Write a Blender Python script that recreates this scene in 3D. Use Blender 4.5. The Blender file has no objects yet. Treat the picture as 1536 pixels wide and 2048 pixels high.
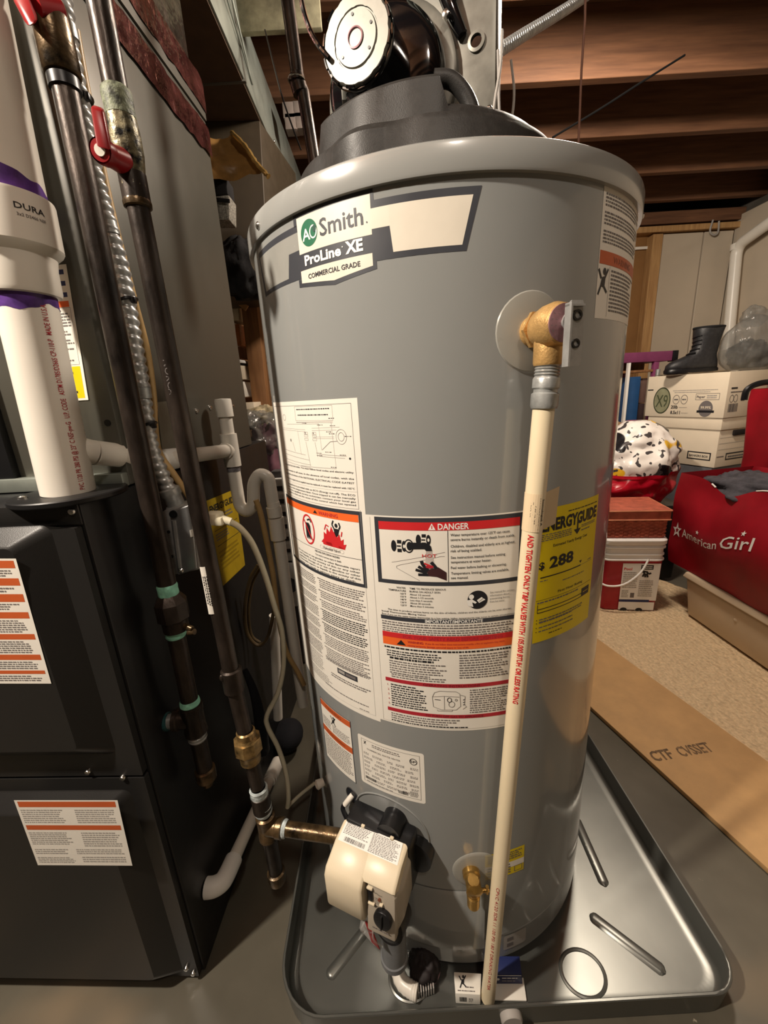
import bpy, bmesh, math, random
from mathutils import Vector, Matrix, noise as mnoise
random.seed(11)
S = bpy.context.scene
COL = S.collection
rad = math.radians

# ------------------------------------------------------------------ camera
cd = bpy.data.cameras.new('camera')
cam = bpy.data.objects.new('camera', cd)
COL.objects.link(cam)
cd.sensor_fit = 'HORIZONTAL'
cd.sensor_width = 36.0
cd.lens = 820.0 / 1536.0 * 36.0
cd.clip_start = 0.01
PITCH, ROLL = rad(15.878), rad(-3.419)
fw = Vector((0, math.cos(PITCH), -math.sin(PITCH)))
rt0 = Vector((1, 0, 0)); up0 = rt0.cross(fw)
rt = rt0 * math.cos(ROLL) + up0 * math.sin(ROLL)
up = up0 * math.cos(ROLL) - rt0 * math.sin(ROLL)
M = Matrix((rt, up, -fw)).transposed().to_4x4()
M.translation = Vector((0, 0, 0.98))
cam.matrix_world = M
S.camera = cam

# ------------------------------------------------------------------ world, lamps, exposure
W = bpy.data.worlds.new('world'); S.world = W
W.use_nodes = True
W.node_tree.nodes['Background'].inputs[0].default_value = (1.0, 0.86, 0.68, 1)
W.node_tree.nodes['Background'].inputs[1].default_value = 0.03

def lamp(name, loc, power, col, radius):
    l = bpy.data.lights.new(name, 'POINT')
    l.energy = power; l.color = col; l.shadow_soft_size = radius
    o = bpy.data.objects.new(name, l); COL.objects.link(o); o.location = loc
    return o
lamp('ceiling_bulb_front', (-1.00, -0.05, 1.96), 70.0, (1.0, 0.89, 0.755), 0.04)
lamp('ceiling_bulb_middle', (0.18, -0.50, 2.10), 9.0, (1.0, 0.89, 0.755), 0.06)
lamp('ceiling_bulb_back', (0.80, 1.44, 2.130), 42.0, (1.0, 0.88, 0.74), 0.10)
lamp('ceiling_bulb_far', (-0.75, 2.5, 2.0), 2.0, (1.0, 0.84, 0.64), 0.05)
S.view_settings.view_transform = 'Standard'
S.view_settings.look = 'None'
S.view_settings.exposure = 1.15
S.view_settings.gamma = 1.0
S.view_settings.use_curve_mapping = False

# ------------------------------------------------------------------ materials
def lin(c):
    c = c / 255.0
    return c / 12.92 if c <= 0.04045 else ((c + 0.055) / 1.055) ** 2.4
def rgb(r, g, b): return (lin(r), lin(g), lin(b), 1.0)

def mat(name, col, rough=0.5, metal=0.0, var=0.08, scale=25.0, bump=0.0, bscale=300.0, col2=None, thr=(0.35, 0.75),
        alpha=1.0, trans=0.0, coat=0.0, stretch=(1, 1, 1), rvar=0.1, spec=0.5, ior=1.45, bdist=0.002):
    m = bpy.data.materials.new(name); m.use_nodes = True
    nt = m.node_tree; N = nt.nodes; L = nt.links
    b = N['Principled BSDF']
    tc = N.new('ShaderNodeTexCoord'); mp = N.new('ShaderNodeMapping')
    mp.inputs['Scale'].default_value = stretch
    L.new(tc.outputs['Object'], mp.inputs[0])
    nz = N.new('ShaderNodeTexNoise'); nz.inputs['Scale'].default_value = scale
    nz.inputs['Detail'].default_value = 5.0; nz.inputs['Roughness'].default_value = 0.6
    L.new(mp.outputs[0], nz.inputs['Vector'])
    rp = N.new('ShaderNodeValToRGB')
    c1 = rgb(*col); c2 = rgb(*col2) if col2 else tuple([max(0, x * (1 - 2.2 * var)) for x in c1[:3]] + [1])
    c1b = c1 if col2 else tuple([min(1, x * (1 + 1.2 * var)) for x in c1[:3]] + [1])
    rp.color_ramp.elements[0].position = thr[0]; rp.color_ramp.elements[0].color = c2
    rp.color_ramp.elements[1].position = thr[1]; rp.color_ramp.elements[1].color = c1b
    L.new(nz.outputs['Fac'], rp.inputs[0]); L.new(rp.outputs[0], b.inputs['Base Color'])
    mr = N.new('ShaderNodeMapRange')
    mr.inputs['To Min'].default_value = max(0.02, rough - rvar); mr.inputs['To Max'].default_value = min(1, rough + rvar)
    L.new(nz.outputs['Fac'], mr.inputs['Value']); L.new(mr.outputs[0], b.inputs['Roughness'])
    b.inputs['Metallic'].default_value = metal
    b.inputs['Alpha'].default_value = alpha
    b.inputs['Transmission Weight'].default_value = trans
    b.inputs['Coat Weight'].default_value = coat
    b.inputs['Coat Roughness'].default_value = 0.07
    b.inputs['Specular IOR Level'].default_value = spec
    b.inputs['IOR'].default_value = ior
    if bump:
        n2 = N.new('ShaderNodeTexNoise'); n2.inputs['Scale'].default_value = bscale; n2.inputs['Detail'].default_value = 3
        L.new(mp.outputs[0], n2.inputs['Vector'])
        bp = N.new('ShaderNodeBump'); bp.inputs['Strength'].default_value = bump; bp.inputs['Distance'].default_value = bdist
        L.new(n2.outputs['Fac'], bp.inputs['Height']); L.new(bp.outputs[0], b.inputs['Normal'])
    return m

def add_voronoi_bump(m, scale, strength, dist=0.004, stretch=(1, 1, 1), dark=None):
    nt = m.node_tree; N = nt.nodes; L = nt.links; b = N['Principled BSDF']
    tc = N.new('ShaderNodeTexCoord'); mp = N.new('ShaderNodeMapping'); mp.inputs['Scale'].default_value = stretch
    L.new(tc.outputs['Object'], mp.inputs[0])
    v = N.new('ShaderNodeTexVoronoi'); v.inputs['Scale'].default_value = scale
    L.new(mp.outputs[0], v.inputs['Vector'])
    bp = N.new('ShaderNodeBump'); bp.inputs['Strength'].default_value = strength; bp.inputs['Distance'].default_value = dist
    bp.invert = True
    L.new(v.outputs['Distance'], bp.inputs['Height']); L.new(bp.outputs[0], b.inputs['Normal'])
    return v

PAINT = mat('tank_grey_paint', (142, 144, 142), 0.17, var=0.015, scale=6, bump=0.008, bscale=500, coat=0.6, rvar=0.02)
PAINTD = mat('tank_dark_seam', (60, 60, 58), 0.5)
LIDP = mat('tank_lid_paint', (150, 151, 148), 0.24, var=0.02, scale=6, rvar=0.03, coat=0.5)
PAPER = mat('label_paper', (236, 231, 220), 0.42, var=0.01, scale=40, rvar=0.05)
BADGE = mat('badge_cream_foil', (226, 218, 202), 0.34, var=0.02)
INK = mat('black_print', (30, 30, 34), 0.5, var=0.02)
DKINK = mat('charcoal_print', (56, 58, 64), 0.42, var=0.02)
GRINK = mat('grey_print', (112, 106, 104), 0.6, var=0.02)
LTINK = mat('pale_grey_print', (165, 160, 154), 0.6, var=0.02)
RED = mat('red_print', (206, 42, 46), 0.45, var=0.02)
DRED = mat('dark_red_print', (176, 40, 52), 0.5, var=0.02)
ORANGE = mat('orange_print', (240, 106, 44), 0.45, var=0.02)
RUST = mat('rust_orange_print', (196, 92, 46), 0.5, var=0.02)
WHITE = mat('white_print', (240, 238, 232), 0.45, var=0.01)
GREEN = mat('green_print', (28, 104, 72), 0.4, var=0.02)
BLUEINK = mat('navy_print', (34, 44, 92), 0.5, var=0.02)
YELLOW = mat('yellow_label', (232, 206, 12), 0.42, var=0.02)
OLDYEL = mat('aged_yellow_label', (178, 150, 24), 0.5, var=0.08, scale=30)
PVC = mat('white_pvc', (232, 226, 214), 0.32, var=0.02, scale=10, rvar=0.06)
CPVC = mat('cream_cpvc', (232, 216, 182), 0.34, var=0.02, scale=10)
PURPLE = mat('purple_primer', (96, 58, 140), 0.35, var=0.3, scale=35)
IRON = mat('black_iron_pipe', (66, 57, 51), 0.36, metal=0.6, var=0.35, scale=28, bump=0.25, bscale=160, stretch=(1, 1, .35))
RUSTIRON = mat('oily_iron_fitting', (104, 84, 58), 0.3, metal=0.6, var=0.4, scale=40, bump=0.4, bscale=90)
ZINC = mat('zinc_galvanized', (176, 178, 176), 0.34, metal=0.5, var=0.2, scale=40, bump=0.1)
GALV = mat('galvanized_duct', (112, 110, 102), 0.42, metal=0.75, var=0.08, scale=8, bump=0.05, bscale=60, rvar=0.08)
GALVL = mat('bright_galvanized_duct', (150, 156, 148), 0.42, metal=0.6, var=0.12, scale=10, bump=0.08, bscale=70)
COILP = mat('coil_cabinet_paint', (88, 86, 78), 0.4, metal=0.25, var=0.03, scale=5, bump=0.04, bscale=30)
FURN = mat('furnace_charcoal_paint', (34, 33, 32), 0.36, var=0.04, scale=8, bump=0.08, bscale=900, rvar=0.05)
FURND = mat('furnace_black_steel', (24, 24, 25), 0.4, var=0.05)
CHROME = mat('steel_screw', (210, 208, 204), 0.22, metal=1.0, var=0.05)
BRASS = mat('brass', (212, 170, 96), 0.3, metal=0.9, var=0.12, scale=40, bump=0.1)
CASTBR = mat('cast_brass', (214, 172, 110), 0.42, metal=0.5, var=0.1, scale=50, bump=0.25, bscale=420)
REDP = mat('red_plastic_handle', (140, 24, 28), 0.32, var=0.03)
DOPE = mat('teal_pipe_dope', (150, 222, 196), 0.5, var=0.2, scale=60, bump=0.5, bscale=200)
DKTEAL = mat('dark_teal_dope', (36, 82, 84), 0.5, var=0.2, scale=60)
TEFLON = mat('white_thread_sealant', (196, 206, 206), 0.4, var=0.25, scale=90, bump=0.5, bscale=200)
BLACKP = mat('black_plastic', (22, 22, 24), 0.34, var=0.05)
GLOSSBLK = mat('gloss_black_enamel', (12, 12, 14), 0.1, var=0.05, coat=0.6, rvar=0.03)
BLOWP = mat('blower_black_plastic', (46, 44, 42), 0.5, var=0.12, scale=120, bump=0.12, bscale=800)
STEELW = mat('pale_steel', (122, 120, 112), 0.42, metal=0.45, var=0.1, scale=40)
ALUM = mat('brushed_aluminium', (186, 186, 184), 0.36, metal=0.55, var=0.1, scale=60)
PINKTAG = mat('mauve_metal_tag', (176, 134, 140), 0.42, metal=0.5, var=0.15, scale=90)
BEIGE = mat('beige_control_plastic', (226, 212, 184), 0.36, var=0.015, scale=12, bump=0.04, bscale=900)
GREYPL = mat('grey_control_plastic', (172, 162, 146), 0.42, var=0.02)
CLEARP = mat('clear_plastic', (214, 212, 208), 0.25, var=0.02, alpha=0.32)
PANM = mat('pan_grey_metal', (116, 117, 112), 0.34, metal=0.7, var=0.05, scale=5, bump=0.03, bscale=40, rvar=0.06)
TAN = mat('tan_tubing', (190, 156, 104), 0.4, var=0.08)
CORDW = mat('cream_cord', (212, 204, 178), 0.42, var=0.03)
CARDB = mat('cardboard_brown', (184, 146, 98), 0.72, var=0.06, scale=14, bump=0.05)
BOXW = mat('white_carton', (228, 214, 190), 0.6, var=0.02, scale=10)
TAPE = mat('red_foil_tape', (98, 54, 52), 0.16, metal=0.5, var=0.3, scale=30, bump=0.6, bscale=45, bdist=0.006)
FOIL = mat('shiny_duct_foil', (112, 104, 96), 0.2, metal=0.8, var=0.2, scale=20, bump=0.7, bscale=25, bdist=0.01)
BROWN = mat('brown_duct_liner', (84, 64, 48), 0.7, var=0.1)
FLAPM = mat('amber_liner_flap', (150, 112, 62), 0.35, var=0.2, scale=18, bump=0.3, bscale=30)
WIREBLK = mat('dull_black_wire', (4, 4, 4), 0.9, var=0.05, spec=0.05)
FABRIC = mat('black_cloth', (24, 23, 25), 0.9, var=0.2, bump=0.4, bscale=120)
GREYCL = mat('charcoal_clothes', (74, 72, 78), 0.9, var=0.2, scale=30, bump=0.5, bscale=200)
REDB = mat('red_nonwoven_bag', (158, 14, 32), 0.5, var=0.12, scale=8, bump=0.12, bscale=700)
REDGL = mat('red_glossy_plastic', (196, 24, 46), 0.22, var=0.1)
BIN = mat('putty_plastic_bin', (206, 186, 158), 0.42, var=0.03, scale=8)
LEATH = mat('black_leather', (44, 44, 46), 0.45, var=0.15, scale=60, bump=0.3, bscale=260)
BAGCL = mat('grey_clear_bag', (140, 138, 132), 0.15, var=0.2, scale=20, alpha=0.5, bump=0.9, bscale=34, bdist=0.010, stretch=(1, 1, .25))
PURPW = mat('purple_painted_wood', (124, 58, 94), 0.5, var=0.06)
BLUEP = mat('blue_panel', (38, 78, 124), 0.45, var=0.05)
WICK = mat('salmon_woven_box', (186, 96, 72), 0.6, var=0.15, scale=30)
WICKR = mat('salmon_rim', (206, 132, 98), 0.55, var=0.1)

def wood(name, col, dark, stretch=(1, 14, 14), rough=0.65):
    return mat(name, col, rough, var=0.1, scale=4, col2=dark, thr=(0.3, 0.7), stretch=stretch, bump=0.2, bscale=9)
JOIST = wood('joist_lumber', (122, 84, 58), (90, 60, 42))
STUD = wood('stud_lumber', (196, 156, 104), (160, 118, 74), (14, 14, 1))
BRNWOOD = wood('brown_shelf_wood', (150, 108, 68), (116, 78, 48), (14, 14, 1))
SUBFL = wood('subfloor_board', (120, 86, 60), (86, 60, 42), (2, 9, 9))
CONC = mat('painted_concrete_floor', (94, 89, 77), 0.36, var=0.12, scale=3.5, bump=0.12, bscale=18, rvar=0.08)
WALLW = mat('white_wall_panel', (192, 178, 158), 0.6, var=0.03, scale=3)
WALLG = mat('basement_concrete_wall', (84, 78, 70), 0.85, var=0.12, scale=6, bump=0.3, bscale=40)
KRAFT = mat('kraft_faced_insulation', (146, 106, 62), 0.6, var=0.06, scale=6)
BERBER = mat('berber_loops', (212, 186, 148), 0.95, var=0.12, scale=120)

# white flecks chipped into the painted floor
def flecks(m):
    nt = m.node_tree; N = nt.nodes; L = nt.links; b = N['Principled BSDF']
    src = b.inputs['Base Color'].links[0].from_socket
    tc = N.new('ShaderNodeTexCoord')
    n = N.new('ShaderNodeTexNoise'); n.inputs['Scale'].default_value = 26; n.inputs['Detail'].default_value = 4
    L.new(tc.outputs['Object'], n.inputs['Vector'])
    r = N.new('ShaderNodeValToRGB'); r.color_ramp.elements[0].position = 0.735; r.color_ramp.elements[1].position = 0.76
    L.new(n.outputs['Fac'], r.inputs[0])
    n2 = N.new('ShaderNodeTexNoise'); n2.inputs['Scale'].default_value = 1.8; n2.inputs['Detail'].default_value = 3
    L.new(tc.outputs['Object'], n2.inputs['Vector'])
    r2 = N.new('ShaderNodeValToRGB'); r2.color_ramp.elements[0].position = 0.58; r2.color_ramp.elements[1].position = 0.66
    L.new(n2.outputs['Fac'], r2.inputs[0])
    m1 = N.new('ShaderNodeMixRGB'); m1.inputs[2].default_value = rgb(146, 124, 96)
    ml = N.new('ShaderNodeMath'); ml.operation = 'MULTIPLY'; ml.inputs[1].default_value = 0.55
    L.new(r2.outputs[0], ml.inputs[0]); L.new(ml.outputs[0], m1.inputs[0]); L.new(src, m1.inputs[1])
    m2 = N.new('ShaderNodeMixRGB'); m2.inputs[2].default_value = rgb(190, 180, 160)
    L.new(r.outputs[0], m2.inputs[0]); L.new(m1.outputs[0], m2.inputs[1]); L.new(m2.outputs[0], b.inputs['Base Color'])
flecks(CONC)

# ------------------------------------------------------------------ geometry helpers
def V(*a): return Vector(a[0]) if len(a) == 1 else Vector(a)
def ortho(ax):
    ax = V(ax).normalized()
    t = Vector((0, 0, 1)) if abs(ax.z) < 0.9 else Vector((1, 0, 0))
    u = t.cross(ax).normalized(); return u, ax.cross(u).normalized(), ax

class MB:
    def __init__(s): s.v = []; s.f = []; s.m = []
    def add(s, vs, fs, mi=0):
        k = len(s.v); s.v += [tuple(x) for x in vs]
        s.f += [tuple(i + k for i in f) for f in fs]; s.m += [mi] * len(fs); return s
    def bm(s, b, mi=0, T=None):
        b.verts.index_update()
        return s.add([(T @ v.co) if T else v.co for v in b.verts], [[v.index for v in f.verts] for f in b.faces], mi)
    def box(s, c, size, r=0.0, rz=0.0, mi=0, seg=2, T=None):
        b = bmesh.new(); bmesh.ops.create_cube(b, size=1.0)
        bmesh.ops.scale(b, vec=size, verts=b.verts)
        if r > 0: bmesh.ops.bevel(b, geom=b.edges[:], offset=r, segments=seg, affect='EDGES', profile=0.5)
        X = Matrix.Translation(V(c)) @ Matrix.Rotation(rz, 4, 'Z')
        if T: X = Matrix.Translation(V(c)) @ T
        s.bm(b, mi, X); b.free(); return s
    def hexa(s, p, mi=0, r=0.0, seg=2):   # eight corners: bottom 4 ccw then top 4
        b = bmesh.new(); vs = [b.verts.new(q) for q in p]
        for f in ((3, 2, 1, 0), (4, 5, 6, 7), (0, 1, 5, 4), (1, 2, 6, 5), (2, 3, 7, 6), (3, 0, 4, 7)): b.faces.new([vs[i] for i in f])
        if r > 0: bmesh.ops.bevel(b, geom=b.edges[:], offset=r, segments=seg, affect='EDGES', profile=0.5)
        s.bm(b, mi); b.free(); return s
    def lathe(s, prof, o=(0, 0, 0), ax=(0, 0, 1), n=32, mi=0, a0=0.0, a1=2 * math.pi, ref=None):
        u, w, a = ortho(ax)
        if ref is not None:
            u = (V(ref) - a * V(ref).dot(a)).normalized(); w = a.cross(u)
        full = abs(a1 - a0 - 2 * math.pi) < 1e-6
        cols = n if full else n + 1
        vs = []
        for (r, h) in prof:
            for k in range(cols):
                t = a0 + (a1 - a0) * k / n
                vs.append(V(o) + a * h + (u * math.cos(t) + w * math.sin(t)) * r)
        fs = []
        for i in range(len(prof) - 1):
            for k in range(n if not full else cols):
                k2 = (k + 1) % cols
                fs.append((i * cols + k, i * cols + k2, (i + 1) * cols + k2, (i + 1) * cols + k))
        return s.add(vs, fs, mi)
    def cyl(s, p0, p1, r0, r1=None, n=20, mi=0, caps=True, bev=0.0):
        r1 = r0 if r1 is None else r1
        p0, p1 = V(p0), V(p1); L = (p1 - p0).length
        if bev: pr = [(0, 0), (r0 - bev, 0), (r0, bev), (r1, L - bev), (r1 - bev, L), (0, L)]
        elif caps: pr = [(0, 0), (r0, 0), (r1, L), (0, L)]
        else: pr = [(r0, 0), (r1, L)]
        return s.lathe(pr, p0, p1 - p0, n, mi)
    def tube(s, pts, r, n=12, mi=0, closed=False, rf=None):
        pts = [V(p) for p in pts]; m = len(pts)
        tg = []
        for i in range(m):
            a = pts[(i - 1) % m] if (closed or i > 0) else pts[i]
            b = pts[(i + 1) % m] if (closed or i < m - 1) else pts[i]
            tg.append((b - a).normalized() if (b - a).length > 1e-9 else Vector((0, 0, 1)))
        u, w, _ = ortho(tg[0]); vs = []
        for i in range(m):
            u = (u - tg[i] * u.dot(tg[i])).normalized(); w = tg[i].cross(u)
            rr = rf(i, m) if rf else r
            for k in range(n):
                t = 2 * math.pi * k / n
                vs.append(pts[i] + (u * math.cos(t) + w * math.sin(t)) * rr)
        fs = []
        for i in range(m if closed else m - 1):
            j = (i + 1) % m
            for k in range(n):
                k2 = (k + 1) % n; fs.append((i * n + k, i * n + k2, j * n + k2, j * n + k))
        if not closed:
            fs.append(tuple(reversed(range(n)))); fs.append(tuple((m - 1) * n + k for k in range(n)))
        return s.add(vs, fs, mi)
    def prism(s, poly, o, ex, ey, h, mi=0):   # polygon in frame, extruded along ex x ey by h
        o, ex, ey = V(o), V(ex), V(ey); ez = ex.cross(ey).normalized(); n = len(poly)
        vs = [o + ex * a + ey * b for a, b in poly] + [o + ex * a + ey * b + ez * h for a, b in poly]
        fs = [tuple(reversed(range(n))), tuple(range(n, 2 * n))] + [(i, (i + 1) % n, n + (i + 1) % n, n + i) for i in range(n)]
        return s.add(vs, fs, mi)
    def ball(s, c, r, mi=0, n=12, sc=(1, 1, 1)):
        pr = [(math.sin(math.pi * i / n) * r, -math.cos(math.pi * i / n) * r) for i in range(n + 1)]
        k = len(s.v); s.lathe(pr, (0, 0, 0), (0, 0, 1), n * 2, mi)
        for i in range(k, len(s.v)):
            x = s.v[i]; s.v[i] = (c[0] + x[0] * sc[0], c[1] + x[1] * sc[1], c[2] + x[2] * sc[2])
        return s
    def loft(s, rings, mi=0, cap0=True, cap1=True):
        n = len(rings[0]); k = []
        vs = [p for r in rings for p in r]; fs = []
        for i in range(len(rings) - 1):
            for j in range(n):
                j2 = (j + 1) % n; fs.append((i * n + j, i * n + j2, (i + 1) * n + j2, (i + 1) * n + j))
        if cap0: fs.append(tuple(reversed(range(n))))
        if cap1: fs.append(tuple((len(rings) - 1) * n + j for j in range(n)))
        return s.add(vs, fs, mi)

def smooth(pts, k=8, closed=False):
    pts = [V(p) for p in pts]; m = len(pts); out = []
    for i in range(m if closed else m - 1):
        if closed: p0, p1, p2, p3 = [pts[(i + d) % m] for d in (-1, 0, 1, 2)]
        else: p0, p1, p2, p3 = pts[max(0, i - 1)], pts[i], pts[i + 1], pts[min(m - 1, i + 2)]
        for j in range(k):
            t = j / k
            out.append(0.5 * ((2 * p1) + (p2 - p0) * t + (2 * p0 - 5 * p1 + 4 * p2 - p3) * t * t + (3 * p1 - p0 - 3 * p2 + p3) * t ** 3))
    if not closed: out.append(pts[-1])
    return out
def fillet(pts, r, k=6):
    pts = [V(p) for p in pts]; out = [pts[0]]
    for i in range(1, len(pts) - 1):
        a, b, c = pts[i - 1], pts[i], pts[i + 1]
        d = min(r, (a - b).length * .48, (c - b).length * .48)
        p, q = b + (a - b).normalized() * d, b + (c - b).normalized() * d
        for j in range(k + 1):
            t = j / k; out.append(p * (1 - t) ** 2 + b * 2 * t * (1 - t) + q * t * t)
    out.append(pts[-1]); return out

ORG = {}
def worg(p): return ORG.get(p.name, Vector((0, 0, 0))) if p is not None else Vector((0, 0, 0))
def obj(name, mb, mats, parent=None, sharp=38.0, origin=None):
    if not isinstance(mats, (list, tuple)): mats = [mats]
    o0 = worg(parent) if parent is not None else (V(origin) if origin else Vector((0, 0, 0)))
    me = bpy.data.meshes.new(name)
    me.from_pydata([(x[0] - o0.x, x[1] - o0.y, x[2] - o0.z) for x in mb.v], [], mb.f)
    for m in mats: me.materials.append(m)
    me.polygons.foreach_set('material_index', mb.m)
    me.polygons.foreach_set('use_smooth', [True] * len(me.polygons))
    me.update(); me.validate()
    bm_ = bmesh.new(); bm_.from_mesh(me); bmesh.ops.recalc_face_normals(bm_, faces=bm_.faces); bm_.to_mesh(me); bm_.free()
    me.set_sharp_from_angle(angle=rad(sharp))
    o = bpy.data.objects.new(name, me); COL.objects.link(o)
    if parent is not None: o.parent = parent
    else: o.location = o0
    ORG[o.name] = o0
    return o
def thing(name, label, cat, loc=(0, 0, 0), group=None):
    o = bpy.data.objects.new(name, None); COL.objects.link(o); o.location = loc
    o.empty_display_size = 0.05
    ORG[o.name] = V(loc); o['label'] = label; o['category'] = cat
    if group: o['group'] = group
    return o
def tag(o, label, cat, group=None):
    o['label'] = label; o['category'] = cat
    if group: o['group'] = group
    return o
def struct(name, mb, m, parent=None, **k):
    o = obj(name, mb, m, parent, **k)
    if parent is None: o['kind'] = 'structure'
    return o

# ------------------------------------------------------------------ lettering and flat print
_TX = {}
def text_mesh(s, bold=0.0, shear=0.0):
    key = (s, bold, shear)
    if key in _TX: return _TX[key]
    c = bpy.data.curves.new('letters', 'FONT'); c.body = s; c.size = 1.0; c.offset = bold; c.shear = shear
    c.resolution_u = 2; c.fill_mode = 'FRONT' if hasattr(c, 'fill_mode') else None
    o = bpy.data.objects.new('letters', c)
    me = bpy.data.meshes.new_from_object(o)
    vs = [tuple(v.co) for v in me.vertices]; fs = [tuple(p.vertices) for p in me.polygons]
    bpy.data.objects.remove(o); bpy.data.curves.remove(c); bpy.data.meshes.remove(me)
    _TX[key] = (vs, fs); return _TX[key]
CAPH = 0.729

class Sheet:
    """Flat print laid on a surface: f(u, v, w) maps sheet metres to the surface, w is the height above it."""
    def __init__(s, f, du=None): s.f = f; s.du = du; s.parts = {}
    def _mb(s, m): return s.parts.setdefault(m.name, (MB(), m))[0]
    def poly(s, pts, m, layer=0):
        b = bmesh.new(); face = b.faces.new([b.verts.new((p[0], p[1], 0)) for p in pts])
        if s.du:
            u0, u1 = min(p[0] for p in pts), max(p[0] for p in pts)
            x = math.ceil(u0 / s.du) * s.du
            while x < u1 - 1e-6:
                if x > u0 + 1e-6:
                    bmesh.ops.bisect_plane(b, geom=b.verts[:] + b.edges[:] + b.faces[:], plane_co=(x, 0, 0), plane_no=(1, 0, 0))
                x += s.du
        bmesh.ops.triangulate(b, faces=[f for f in b.faces if len(f.verts) > 4])
        b.verts.index_update(); w = 0.00025 + layer * 0.00012
        s._mb(m).add([s.f(v.co.x, v.co.y, w) for v in b.verts], [[v.index for v in f.verts] for f in b.faces]); b.free()
    def rect(s, u0, v0, u1, v1, m, layer=0):
        P = [(u0, v0), (u1, v0), (u1, v1), (u0, v1)]
        if not s.du or u1 - u0 <= s.du:
            w = 0.00025 + layer * 0.00012
            s._mb(m).add([s.f(a, b, w) for a, b in P], [(0, 1, 2, 3)])
        else: s.poly(P, m, layer)
    def frame(s, u0, v0, u1, v1, t, m, layer=1):
        s.rect(u0, v0, u1, v0 + t, m, layer); s.rect(u0, v1 - t, u1, v1, m, layer)
        s.rect(u0, v0 + t, u0 + t, v1 - t, m, layer); s.rect(u1 - t, v0 + t, u1, v1 - t, m, layer)
    def line(s, pts, t, m, layer=1):
        for (a, b) in zip(pts[:-1], pts[1:]):
            dx, dy = b[0] - a[0], b[1] - a[1]; L = math.hypot(dx, dy) or 1
            nx, ny = -dy / L * t / 2, dx / L * t / 2
            s.poly([(a[0] + nx, a[1] + ny), (a[0] - nx, a[1] - ny), (b[0] - nx, b[1] - ny), (b[0] + nx, b[1] + ny)], m, layer)
    def ell(s, u, v, ru, rv, m, layer=1, n=24): s.poly([(u + ru * math.cos(2 * math.pi * k / n), v + rv * math.sin(2 * math.pi * k / n)) for k in range(n)], m, layer)
    def ring(s, u, v, ru, rv, t, m, layer=1, n=28):
        P = [(u + ru * math.cos(2 * math.pi * k / n), v + rv * math.sin(2 * math.pi * k / n)) for k in range(n + 1)]
        s.line(P, t, m, layer)
    def text(s, t, u0, v0, h, m, u1=None, bold=0.0, shear=0.0, layer=2, rot=0.0, slope=0.0, align='l'):
        vs, fs = text_mesh(t, bold, shear)
        if not vs: return
        x0, x1 = min(v[0] for v in vs), max(v[0] for v in vs)
        k = h / CAPH; kx = k if u1 is None else (u1 - u0) / (x1 - x0)
        off = -x0 * kx - ((x1 - x0) * kx if align == 'r' else (x1 - x0) * kx / 2 if align == 'c' else 0)
        c, sn = math.cos(rot), math.sin(rot); w = 0.00025 + layer * 0.00012
        out = []
        for v in vs:
            a, b = v[0] * kx + off, v[1] * k + slope * (v[0] * kx)
            out.append(s.f(u0 + a * c - b * sn, v0 + a * sn + b * c, w))
        s._mb(m).add(out, fs)
    def micro(s, u0, v0, u1, v1, rows, m, layer=2, fill=0.5, ragged=0.15, word=0.0045, gap=0.0011, indent=0.0):
        p = (v1 - v0) / rows
        for r in range(rows):
            vb = v1 - (r + 1) * p + p * (1 - fill) / 2; vt = vb + p * fill
            x = u0 + (indent if r % 5 else 0); end = u1 - random.random() * ragged * (u1 - u0) * (1.0 if random.random() < .5 else .2)
            while x < end - word * .3:
                L = min(word * random.uniform(.35, 1.5), end - x)
                s.rect(x, vb, x + L, vt, m, layer); x += L + gap * random.uniform(.7, 1.3)
    def build(s, name, base, parent, print_name='print'):
        """the base material's mesh becomes the label part, the rest its printing"""
        mb, m = s.parts.pop(base.name)
        o = obj(name, mb, m, parent, sharp=60)
        if s.parts:
            allm = MB(); ms = []
            for i, (b2, m2) in enumerate(s.parts.values()):
                ms.append(m2); allm.add(b2.v, b2.f, i)
            obj(print_name, allm, ms, o, sharp=60)
        return o
def plane_map(o, eu, ev, flip=False):
    o, eu, ev = V(o), V(eu).normalized(), V(ev).normalized(); n = eu.cross(ev)
    return lambda u, v, w: o + eu * u + ev * v + n * w
def quad_map(p00, p10, p11, p01, W=1.0, H=1.0):
    a, b, c, d = V(p00), V(p10), V(p11), V(p01); n = (b - a).cross(d - a).normalized()
    def f(u, v, w):
        s, t = u / W, v / H
        return a * (1 - s) * (1 - t) + b * s * (1 - t) + c * s * t + d * (1 - s) * t + n * w
    return f
def pipe_map(p0, p1, r, ref):
    """u along the pipe from p0 to p1, v around it (metres of arc) measured from the ref direction"""
    p0, p1 = V(p0), V(p1); a = (p1 - p0).normalized(); x = (V(ref) - a * V(ref).dot(a)).normalized(); y = a.cross(x)
    return lambda u, v, w: p0 + a * u + (x * math.cos(v / r) + y * math.sin(v / r)) * (r + w)

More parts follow.
